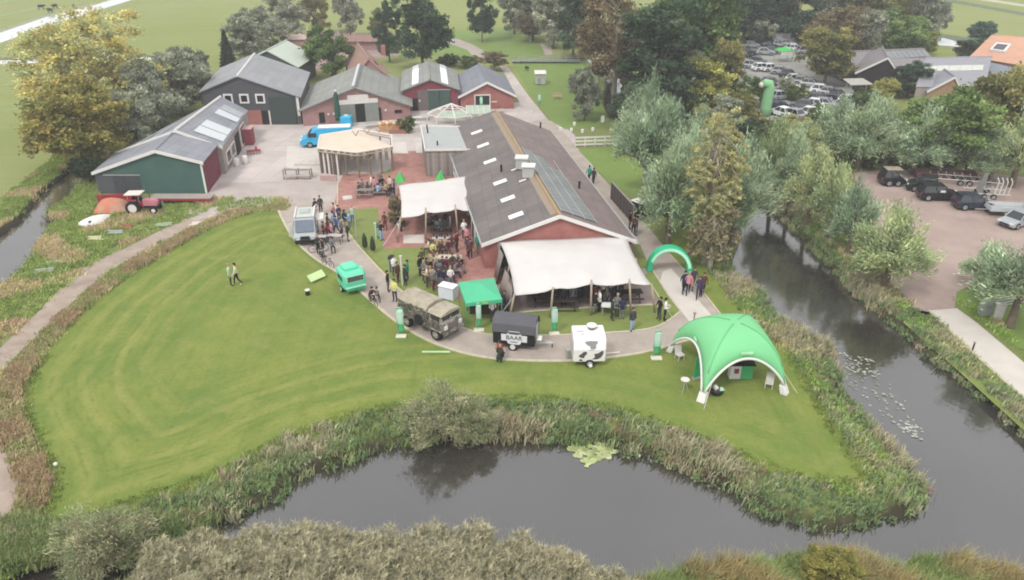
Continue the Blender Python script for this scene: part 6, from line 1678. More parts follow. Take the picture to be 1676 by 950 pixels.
# a few bodies wear a jacket that stands off the trunk
jk = MB(); 
for s in (1,):
    ring = [(.175, .125, .86), (.185, .135, 1.0), (.17, .12, 1.12), (.19, .135, 1.30), (.17, .11, 1.42), (.09, .08, 1.48)]
    V = []; n = 10
    for rx, ry, z in ring: V += [(rx * math.cos(2 * math.pi * k / n), ry * math.sin(2 * math.pi * k / n), z) for k in range(n)]
    jk.add(V, [(i * n + k, i * n + (k + 1) % n, (i + 1) * n + (k + 1) % n, (i + 1) * n + k) for i in range(len(ring) - 1) for k in range(n)])
JACKET = jk.mesh('jacket', CM['grey'], smooth=True)
USED = set()
def person(px, py, pose, top, legs, hair, face, place, group=None, h=1.8, z=0.03, jacket=False, shoe=None, garment='top', extra=''):
    x, y, _ = P(px, py); bmsh, hmsh, hd = PROTO[pose]
    lab = 'person in %s %s and %s trousers%s %s' % (top, garment, legs, extra, place)
    if lab in USED: print('DUP LABEL', lab)
    USED.add(lab)
    t = thing('person', lab, 'person', (x, y, z), math.radians(face), group, h / 1.74)
    b = link('body', bmsh, t); paint(b, s1=CM[top], s2=CM[legs])
    if shoe: paint(b, s3=shoe)
    hh = link('hair', hmsh, t); hh.location = (hd.x, hd.y + .01, hd.z + .0); paint(hh, s0=HAIRM[hair])
    if jacket and pose in ('stand', 'arms', 'walk'): jj = link('jacket', JACKET, t); paint(jj, s0=CM[top])
    return t
def crowd(place, group, rows, **kw):
    for (px, py, pose, top, legs, hair, face) in rows: person(px, py, pose, top, legs, hair, face, place, group, **kw)
person(379, 468, 'stand', 'pale green', 'black', 'fair', 100, 'on the mown lawn, left of two', 'people on the lawn', h=1.9, jacket=True)
person(390, 467, 'walk', 'cream', 'black', 'dark', -70, 'on the mown lawn, right of two', 'people on the lawn', h=1.9, shoe=SHOEW)
crowd('in the food truck queue', 'queue at the food truck', [
    (526, 350, 'stand', 'dark grey', 'black', 'dark', 30), (513, 345, 'crouch', 'black', 'denim', 'dark', 60), (548, 362, 'arms', 'pink', 'grey', 'dark', -100), (531, 394, 'stand', 'maroon', 'black', 'dark', -80), (537, 397, 'arms', 'maroon', 'grey', 'brown', -100),
    (542, 390, 'stand', 'brown', 'black', 'brown', -60), (552, 384, 'walk', 'blue', 'navy', 'dark', -50), (546, 376, 'stand', 'light blue', 'denim', 'dark', -80), (566, 374, 'stand', 'navy', 'grey', 'cap', 160), (573, 376, 'arms', 'light blue', 'grey', 'grey', -100),
    (560, 388, 'stand', 'grey', 'maroon', 'brown', 70), (570, 396, 'arms', 'dark green', 'olive', 'fair', 100), (578, 366, 'stand', 'pale green', 'denim', 'fair', -20), (556, 366, 'arms', 'purple', 'denim', 'brown', 40), (538, 380, 'stand', 'dark grey', 'maroon', 'dark', -90), (544, 394, 'arms', 'pink', 'black', 'brown', -60)], jacket=True)
crowd('by the tables at the food truck nose', 'people below the food truck', [(522, 416, 'arms', 'dark grey', 'black', 'fair', 60), (530, 422, 'stand', 'black', 'grey', 'dark', -60), (545, 412, 'sit', 'grey', 'black', 'dark', 20)])
crowd('near the slim green post', 'people by the small tent', [(625, 394, 'arms', 'black', 'light blue', 'brown', 60), (631, 378, 'stand', 'brown', 'maroon', 'brown', -20), (620, 390, 'stand', 'grey', 'pale green', 'fair', -60)])
crowd('at the open side of the small tent', 'people by the small tent', [(653, 382, 'arms', 'black', 'white', 'dark', 90), (658, 389, 'sit', 'black', 'pink', 'dark', -60)])
crowd('around the tables before the timber pavilion', 'people at the pavilion tables', [
    (594, 315, 'sit', 'grey', 'dark grey', 'brown', 0), (603, 320, 'sit', 'dark grey', 'denim', 'dark', 180), (609, 314, 'stand', 'white', 'grey', 'fair', -90), (614, 318, 'arms', 'pink', 'dark grey', 'dark', 100), (619, 322, 'sit', 'light blue', 'denim', 'dark', 160),
    (627, 316, 'arms', 'black', 'grey', 'dark', 20), (633, 320, 'sit', 'beige', 'black', 'brown', 30), (639, 316, 'arms', 'cream', 'grey', 'dark', -40), (646, 322, 'stand', 'blue', 'black', 'cap', -100), (641, 324, 'sit', 'black', 'denim', 'brown', 170), (588, 320, 'sit', 'olive', 'black', 'dark', 60), (623, 308, 'stand', 'grey', 'black', 'grey', 0)])
crowd('beside the slim white post', 'group beside the white post', [(652, 463, 'stand', 'brown', 'brown', 'brown', 60), (646, 452, 'arms', 'white', 'dark grey', 'dark', 40), (664, 468, 'stand', 'dark green', 'black', 'dark', -60), (668, 460, 'arms', 'green', 'dark grey', 'dark', -90), (642, 446, 'arms', 'dark grey', 'denim', 'fair', 10)], jacket=True)
person(647, 494, 'arms', 'yellow', 'navy', 'brown', -20, 'standing on the curved path above the army truck', 'people on the curved path', jacket=True, h=1.9, garment='vest', extra='')
person(636, 478, 'stand', 'black', 'dark grey', 'dark', 80, 'left of the yellow vest wearer', 'people on the curved path')
person(608, 492, 'crouch', 'brown', 'black', 'dark', 30, 'between the bicycles and the mint caravan', 'people on the curved path')
crowd('in the dense crowd at the outdoor tables', 'seated crowd at the outdoor tables', [
    (688, 452, 'stand', 'black', 'dark grey', 'dark', 60), (695, 460, 'arms', 'grey', 'dark grey', 'fair', -30), (700, 456, 'stand', 'dark grey', 'black', 'dark', 120), (692, 440, 'arms', 'olive', 'black', 'brown', 0),
    (703, 416, 'sit', 'cream', 'olive', 'brown', -90), (709, 420, 'sit', 'yellow', 'olive', 'brown', 20), (716, 412, 'sit', 'beige', 'brown', 'dark', 180), (722, 418, 'sit', 'brown', 'black', 'fair', 0), (729, 412, 'sit', 'beige', 'denim', 'brown', 170), (735, 416, 'sit', 'maroon', 'dark grey', 'dark', 0), (740, 408, 'sit', 'brown', 'dark grey', 'brown', 160),
    (711, 434, 'sit', 'olive', 'brown', 'brown', -80), (717, 440, 'sit', 'cream', 'dark grey', 'fair', -10), (725, 445, 'sit', 'purple', 'black', 'dark', 0), (732, 446, 'sit', 'maroon', 'black', 'dark', 10), (741, 440, 'sit', 'dark grey', 'purple', 'brown', 20), (749, 436, 'sit', 'grey', 'black', 'dark', 90),
    (706, 462, 'sit', 'beige', 'grey', 'fair', -70), (713, 466, 'sit', 'yellow', 'brown', 'brown', 0), (719, 452, 'sit', 'grey', 'purple', 'brown', 180), (727, 466, 'sit', 'purple', 'denim', 'dark', 10), (735, 462, 'sit', 'black', 'purple', 'dark', 80), (744, 456, 'sit', 'grey', 'navy', 'brown', 100), (738, 471, 'arms', 'white', 'grey', 'fair', 20),
    (706, 446, 'arms', 'beige', 'black', 'brown', -40), (751, 448, 'sit', 'maroon', 'grey', 'dark', 90), (719, 472, 'stand', 'navy', 'grey', 'dark', 0), (700, 470, 'arms', 'cream', 'brown', 'fair', -90), (710, 476, 'stand', 'grey', 'brown', 'grey', 60)])
crowd('on the terrace before the barn door', 'people on the brick terrace', [(748, 411, 'stand', 'maroon', 'black', 'dark', 60), (760, 391, 'arms', 'white', 'dark grey', 'fair', 0), (764, 402, 'stand', 'pink', 'maroon', 'brown', -40), (770, 424, 'stand', 'brown', 'black', 'dark', 20), (766, 420, 'arms', 'purple', 'black', 'dark', -60)], jacket=True)
crowd('at the white framed barn door', 'people at the barn door', [(783, 414, 'stand', 'teal', 'green', 'dark', 30), (790, 404, 'stand', 'black', 'dark green', 'dark', -30)], jacket=True, h=1.9)
crowd('in the shade under the small cream tent', 'people under the small tent', [(708, 380, 'arms', 'dark grey', 'black', 'dark', 40), (716, 378, 'stand', 'navy', 'light blue', 'brown', 0), (722, 388, 'stand', 'dark green', 'navy', 'dark', -60), (730, 376, 'arms', 'black', 'grey', 'fair', 60), (738, 382, 'stand', 'grey', 'black', 'dark', -90), (699, 376, 'sit', 'brown', 'black', 'dark', 90)])
crowd('standing or seated under the large tent', 'people under the large tent', [
    (884, 486, 'sit', 'maroon', 'black', 'dark', 0), (896, 482, 'arms', 'brown', 'dark grey', 'dark', 20), (914, 498, 'stand', 'navy', 'black', 'dark', 10), (922, 503, 'stand', 'dark grey', 'black', 'fair', -10), (928, 494, 'arms', 'black', 'black', 'dark', 0), (937, 501, 'stand', 'grey', 'grey', 'grey', 10), (947, 496, 'arms', 'dark grey', 'navy', 'fair', -60),
    (952, 488, 'stand', 'black', 'dark grey', 'dark', 30), (971, 494, 'sit', 'red', 'black', 'dark', 30), (966, 488, 'arms', 'maroon', 'denim', 'dark', -30), (986, 492, 'stand', 'white', 'dark grey', 'brown', 20), (980, 498, 'sit', 'purple', 'black', 'dark', -40), (998, 490, 'arms', 'light blue', 'dark grey', 'fair', 60), (1005, 486, 'arms', 'purple', 'navy', 'dark', -20),
    (1016, 484, 'stand', 'brown', 'black', 'brown', 0), (905, 476, 'stand', 'dark grey', 'maroon', 'dark', 0), (992, 500, 'sit', 'grey', 'denim', 'fair', 0), (940, 482, 'stand', 'brown', 'navy', 'dark', 0)])
crowd('on grass before the large tent', 'people before the large tent', [(973, 514, 'arms', 'black', 'grey', 'dark', 60), (980, 511, 'arms', 'white', 'black', 'brown', -80), (1001, 525, 'stand', 'dark green', 'dark green', 'dark', 90), (1017, 524, 'stand', 'navy', 'grey', 'dark', 160), (1034, 542, 'stand', 'dark grey', 'light blue', 'brown', 30), (1009, 518, 'arms', 'grey', 'dark grey', 'grey', -30)], jacket=True, h=1.85)
crowd('at the road corner', 'people at the road corner', [(1078, 524, 'arms', 'black', 'dark grey', 'dark', -60), (1087, 526, 'arms', 'white', 'black', 'dark', 70)], h=1.85)
crowd('walking past the green arch', 'group walking past the arch', [(1118, 480, 'walk', 'navy', 'black', 'dark', 5), (1125, 482, 'walk', 'pink', 'black', 'fair', -5), (1133, 474, 'walk', 'purple', 'grey', 'brown', 10), (1142, 489, 'walk', 'purple', 'navy', 'brown', -10), (1149, 483, 'walk', 'brown', 'navy', 'brown', 0)], jacket=True, h=1.9)
crowd('at the lower end of the dark screen', 'people by the dark screen', [(1030, 376, 'stand', 'black', 'dark grey', 'dark', 60), (1036, 384, 'arms', 'brown', 'black', 'dark', -20), (1041, 386, 'stand', 'dark grey', 'grey', 'dark', -90)])
crowd('on the road beside the long barn', 'people beside the long barn', [(964, 299, 'walk', 'teal', 'black', 'dark', 200), (971, 303, 'walk', 'dark grey', 'black', 'brown', 190)], jacket=True, h=1.85)
crowd('right of the green pop-up canopy', 'people by the green pop-up canopy', [(812, 516, 'stand', 'black', 'dark grey', 'fair', 60), (820, 520, 'arms', 'dark grey', 'black', 'dark', -40), (826, 512, 'stand', 'navy', 'black', 'brown', -90), (776, 512, 'stand', 'brown', 'black', 'dark', 0), (806, 526, 'arms', 'white', 'dark grey', 'fair', 20), (767, 508, 'arms', 'olive', 'dark grey', 'dark', 30)])
person(823, 588, 'crouch', 'red', 'black', 'dark', -140, 'crouching at the kerb by the black trailer', 'people at the black trailer')
person(816, 596, 'crouch', 'dark green', 'black', 'fair', 160, 'bending at the kerb', 'people at the black trailer')
person(1157, 638, 'sit', 'black', 'dark grey', 'dark', 40, 'sitting behind the front foot of the dome tent', 'people at the dome') if False else None
person(861, 575, 'stand', 'grey', 'dark grey', 'brown', 0, 'x') if False else None
# ------------------------------------------------------------------ plants
def leaf_quads(C, A, B):
    """rhombic leaves about centres C with half axes A (long) and B (across)"""
    n = len(C); V = np.empty((n * 4, 3)); V[0::4] = C - A; V[1::4] = C + B - A * .1; V[2::4] = C + A; V[3::4] = C - B - A * .1
    return V, np.arange(n * 4).reshape(n, 4)
def unit(v): return v / np.maximum(np.linalg.norm(v, axis=1, keepdims=True), 1e-9)

def crown_mesh(name, lobes, n, size, elong, seed, matl, clumps=90, out=.6, palette=None, hang=0.0, shell=.55, gap=.0, clr=.16, br=1.0):
    """leaves gathered in clumps through a set of ellipsoid lobes (cx,cy,cz,rx,ry,rz)"""
    g = np.random.default_rng(seed)
    vol = np.array([l[3] * l[4] * l[5] for l in lobes]) ** .75; vol /= vol.sum()
    li = g.choice(len(lobes), clumps, p=vol); L = np.array(lobes)[li]
    d = unit(g.normal(size=(clumps, 3))); r = g.uniform(0, 1, clumps) ** (1 / 3.) * (1 - shell) + shell * g.uniform(.8, 1.0, clumps)
    cc_ = L[:, :3] + d * L[:, 3:] * r[:, None]
    cr_ = clr * np.mean([np.mean(l[3:]) for l in lobes]) * g.uniform(.7, 1.5, clumps) * 2
    tone = g.uniform(.72, 1.25, clumps)
    ci = g.integers(0, clumps, n)
    off = g.normal(size=(n, 3)) * cr_[ci][:, None] * .5; off[:, 2] *= .75
    C = cc_[ci] + off; C[:, 2] -= hang * np.abs(g.normal(size=n)) * .5
    mid = np.array([np.mean([l[0] for l in lobes]), np.mean([l[1] for l in lobes]), np.mean([l[2] for l in lobes]) - .5])
    outd = unit(C - mid)
    A = unit(outd * out + g.normal(size=(n, 3)) * .6 + np.array([0, 0, -hang])) 
    B = unit(np.cross(A, g.normal(size=(n, 3))))
    s = size * g.uniform(.6, 1.4, n)
    V, F = leaf_quads(C, A * (s * elong / 2)[:, None], B * (s / 2)[:, None])
    pal = np.array([lin(p) for p in palette]); pi_ = g.integers(0, len(pal), clumps)[ci]
    sw = g.uniform(0, 1, n) < .3; pi_[sw] = g.integers(0, len(pal), sw.sum())
    col = pal[pi_] * (tone[ci] * g.uniform(.8, 1.2, n))[:, None]
    return npmesh('crown', V, F, matl, np.repeat(col * br, 4, axis=0)), cc_, C

def willow_crown(seed, matl, palette, R_=2.6, H0=2.2, H1=6.6, n=15000, shoots=150, droop=.15):
    """pollard willow: long shoots fan out of the head and carry narrow leaves"""
    g = np.random.default_rng(seed)
    nb_ = 30; ba = g.uniform(0, 2 * np.pi, nb_); be = g.uniform(.02, 1, nb_); bi = g.integers(0, nb_, shoots); az = ba[bi] + g.normal(size=shoots) * .17; el = np.arcsin(np.clip(be[bi] + g.normal(size=shoots) * .08, 0, 1)); ln = (g.uniform(.75, 1.15, nb_)[bi]) * g.uniform(.8, 1.08, shoots)
    tip = np.stack([np.cos(az) * np.cos(el) * R_ * ln, np.sin(az) * np.cos(el) * R_ * ln, H0 + np.sin(el) * (H1 - H0) * ln + .1], 1)
    base = np.stack([np.cos(az) * .3, np.sin(az) * .3, np.full(shoots, H0)], 1)
    tone = (g.uniform(.75, 1.22, nb_)[bi]) * g.uniform(.9, 1.1, shoots); ci = g.integers(0, shoots, n)
    t = g.uniform(.12, 1, n) ** .62
    C = base[ci] + (tip - base)[ci] * t[:, None]; C[:, 2] += np.sin(t * np.pi) * .35 - droop * t ** 3 * 2
    C += g.normal(size=(n, 3)) * (.10 + .15 * t)[:, None]
    d = unit(tip - base)[ci]
    A = unit(d + g.normal(size=(n, 3)) * .45 + np.array([0, 0, .15])); B = unit(np.cross(A, g.normal(size=(n, 3))))
    s = g.uniform(.6, 1.4, n)
    V, F = leaf_quads(C, A * (s * .17)[:, None], B * (s * .042)[:, None])
    pal = np.array([lin(p) for p in palette]); pi_ = g.integers(0, len(pal), shoots)[ci]
    col = pal[pi_] * (tone[ci] * g.uniform(.8, 1.2, n) * (2.25 if palette is W_P else 2.0))[:, None]
    return npmesh('crown', V, F, matl, np.repeat(col, 4, axis=0)), tip, base

bark = mat('brown_grey_bark', '#5d5044', color2='#7a6c5c', scale=3, bump=.6, detail=6)
pale_bark = mat('pale_bark', '#8f8675', color2='#a99f8c', scale=3, bump=.5, detail=6)
def trunk_mesh(h, r, tips, m, lean=.2, seed=0, k=14, bare=.0, nseg=4):
    rr = random.Random(seed); mb = MB(); top = (rr.uniform(-lean, lean), rr.uniform(-lean, lean), h)
    mb.tube([(0, 0, -.15), (0, 0, .15), (top[0] * .4, top[1] * .4, h * .5), top], [r * 1.5, r * 1.08, r * .85, r * .7], 8)
    sel = rr.sample(range(len(tips)), min(k, len(tips)))
    for i in sel:
        tp = Vector(tips[i]); st = Vector(top) * rr.uniform(.72, 1.0) if not bare else Vector((top[0], top[1], rr.uniform(h * .5, h)))
        md_ = st.lerp(tp, .5) + Vector((rr.uniform(-.2, .2), rr.uniform(-.2, .2), rr.uniform(.0, .35)))
        mb.tube([st, md_, tp], [r * .42, r * .25, r * .06], 5, cap=False)
    return mb.mesh('trunk', m, smooth=True)

lm = attr_mat('leaves', (1, 1, 1))
TR = {}
def addkind(k, crown, trunk, w, h): TR.setdefault(k, []).append((crown, trunk, w, h))
W_P = ['#6f7c66', '#7b8870', '#65735a', '#8a9479', '#747f61']
W_G = ['#7a8462', '#707b58', '#848b68', '#8a8f6a', '#687358']
for i, (pal, kk) in enumerate(((W_P, 'willow'), (W_P, 'willow'), (W_G, 'willow_green'), (W_G, 'willow_green'))):
    cm_, tip, base = willow_crown(100 + i, lm, pal, n=14000)
    tm = trunk_mesh(2.3, .26, [tuple(base[j] * .2 + tip[j] * .8) for j in range(len(tip))], bark, seed=i, k=40)
    addkind(kk, cm_, tm, 5.2, 6.6)
def lob(seed, n, w, h, base, taper=0.0):
    rr = random.Random(seed); L = [(0, 0, base + (h - base) * .5, w * .36, w * .36, (h - base) * .42)]
    for k in range(n):
        z = rr.uniform(.15, .9); rad = w * .33 * (1 - taper * z) * (1 - abs(z - .45) * .7); a = rr.uniform(0, 6.28); s = rr.uniform(.16, .27) * w * (1 - taper * z * .6)
        L.append((rad * math.cos(a), rad * math.sin(a), base + (h - base) * z, s, s, s * .8))
    return L
def mk(kind, seed, w, h, base, pal, n=18000, size=.2, elong=1.6, lobes=11, clumps=120, taper=0.0, m=lm, bk=bark, tr=.2, kk=16, bare=0, hang=0.0, shell=.55, clr=.16, out=.6, br=1.3):
    L = lob(seed, lobes, w, h, base, taper)
    cm_, cc_, CP_ = crown_mesh('crown', L, n, size, elong, seed, m, clumps=clumps, palette=pal, hang=hang, shell=shell, clr=clr, out=out, br=br)
    tm = trunk_mesh(base + (h - base) * (.35 if not bare else .8), tr, [tuple(c) for c in cc_], bk, seed=seed, k=kk, bare=bare)
    lo_, hi_ = np.percentile(CP_, 1.5, axis=0), np.percentile(CP_, 98.5, axis=0)
    addkind(kind, cm_, tm, (hi_[0] - lo_[0] + hi_[1] - lo_[1]) / 2 + size, hi_[2] + size * .4)
for s in (0, 1):
    mk('dark', 20 + s, 7, 10, .6, ['#3b4c36', '#455640', '#35452f', '#51604a', '#40523d'], br=1.35)
    mk('mid', 30 + s, 7, 9, .5, ['#56683a', '#627442', '#4c5e33', '#6f7f4b'])
    mk('olive', 40 + s, 7, 9, .6, ['#6c6c44', '#787648', '#5d613c', '#857e50'], br=1.5)
    mk('grey', 50 + s, 6, 8, .3, ['#666a5a', '#717465', '#5c6050', '#7c7e6c'], size=.17, elong=2.4, n=16000, br=2.3)
    mk('brown', 60 + s, 7, 11, 1.5, ['#6b5e49', '#7a6b52', '#5b5141', '#857a60'], n=13000, size=.16, bk=pale_bark, kk=26, bare=1, shell=.4, br=1.4)
mk('yellow', 70, 6, 8, 1.0, ['#85864a', '#8f8e50', '#7a7f46', '#989658'], n=14000, size=.2, br=1.45)
mk('autumn_big', 71, 11, 13, 2.5, ['#a0966a', '#a89a66', '#95946a', '#8a8e6a', '#ab9862'], n=27000, size=.2, lobes=22, clumps=420, clr=.13, br=2.0, bk=pale_bark, tr=.3, kk=40, bare=1)
mk('autumn_round', 72, 8, 10, 1.5, ['#77733f', '#827b46', '#6a6c3c', '#8c8049', '#6f7040'], n=30000, size=.2, lobes=20, clumps=260, br=1.5)
mk('poplar', 73, 3.6, 11.5, 2.2, ['#8b8b62', '#908f64', '#808462', '#7a7f64', '#949062'], n=30000, size=.06, elong=2.6, lobes=30, taper=.05, clumps=700, clr=.09, br=1.7, bk=pale_bark, tr=.2, kk=50, bare=1, shell=.3)
mk('poplar_low', 74, 4.0, 6.0, .8, ['#857a5c', '#8f8468', '#79705a', '#8a8362'], n=2600, size=.17, lobes=9, bk=pale_bark, kk=40, bare=1, shell=.3)
mk('green_light', 75, 8, 9, 1.4, ['#6c7f4a', '#788a52', '#627444', '#84925c'], n=20000, size=.2, br=1.4)
mk('bush', 76, 3, 2.4, .1, ['#4c5c38', '#5a6a40', '#445232', '#68754a'], n=7000, size=.13, lobes=9, tr=.08, clumps=90)
mk('dry_bush', 77, 3, 2.4, .1, ['#756a52', '#83785e', '#655f48', '#8f8468'], n=6000, size=.11, elong=2.5, lobes=9, tr=.06, clumps=80, kk=40, shell=.3)
mk('grey_bush', 78, 4.6, 3.2, .1, ['#74735a', '#7d7a60', '#656850', '#868268', '#687052', '#5f6b48'], n=17000, size=.045, elong=5, br=2.0, lobes=14, tr=.06, clumps=160, kk=70, bk=pale_bark, shell=.35, clr=.2, out=1.1)
mk('ball', 79, 4, 4.6, 1.0, ['#4b5f52', '#557060', '#435648'], n=12000, size=.14, lobes=4, clumps=160)
# conifer
g_ = np.random.default_rng(5); n = 9000; t_ = g_.uniform(0, 1, n) ** .7; lay = np.floor(t_ * 12) / 12; z_ = 9.0 - t_ * 8.0; rad_ = (.15 + t_ * 1.9) * (.55 + .45 * g_.uniform(0, 1, n)) * (1 - .35 * ((t_ * 12) % 1))
az_ = g_.uniform(0, 6.283, n); C_ = np.stack([np.cos(az_) * rad_, np.sin(az_) * rad_, z_ - rad_ * .25], 1); A_ = unit(np.stack([np.cos(az_), np.sin(az_), np.full(n, -.35)], 1) + g_.normal(size=(n, 3)) * .3); B_ = unit(np.cross(A_, g_.normal(size=(n, 3))))
V_, F_ = leaf_quads(C_, A_ * .22, B_ * .07); pal_ = np.array([lin(c) for c in ('#3f4c38', '#4a583f', '#36432f')])[g_.integers(0, 3, n)] * g_.uniform(.7, 1.3, n)[:, None]
addkind('conifer', npmesh('crown', V_, F_, lm, np.repeat(pal_, 4, axis=0)), MB().tube([(0, 0, -.1), (0, 0, 4), (0, 0, 8.8)], [.2, .13, .03], 7).mesh('trunk', bark, True), 4.0, 9.2)

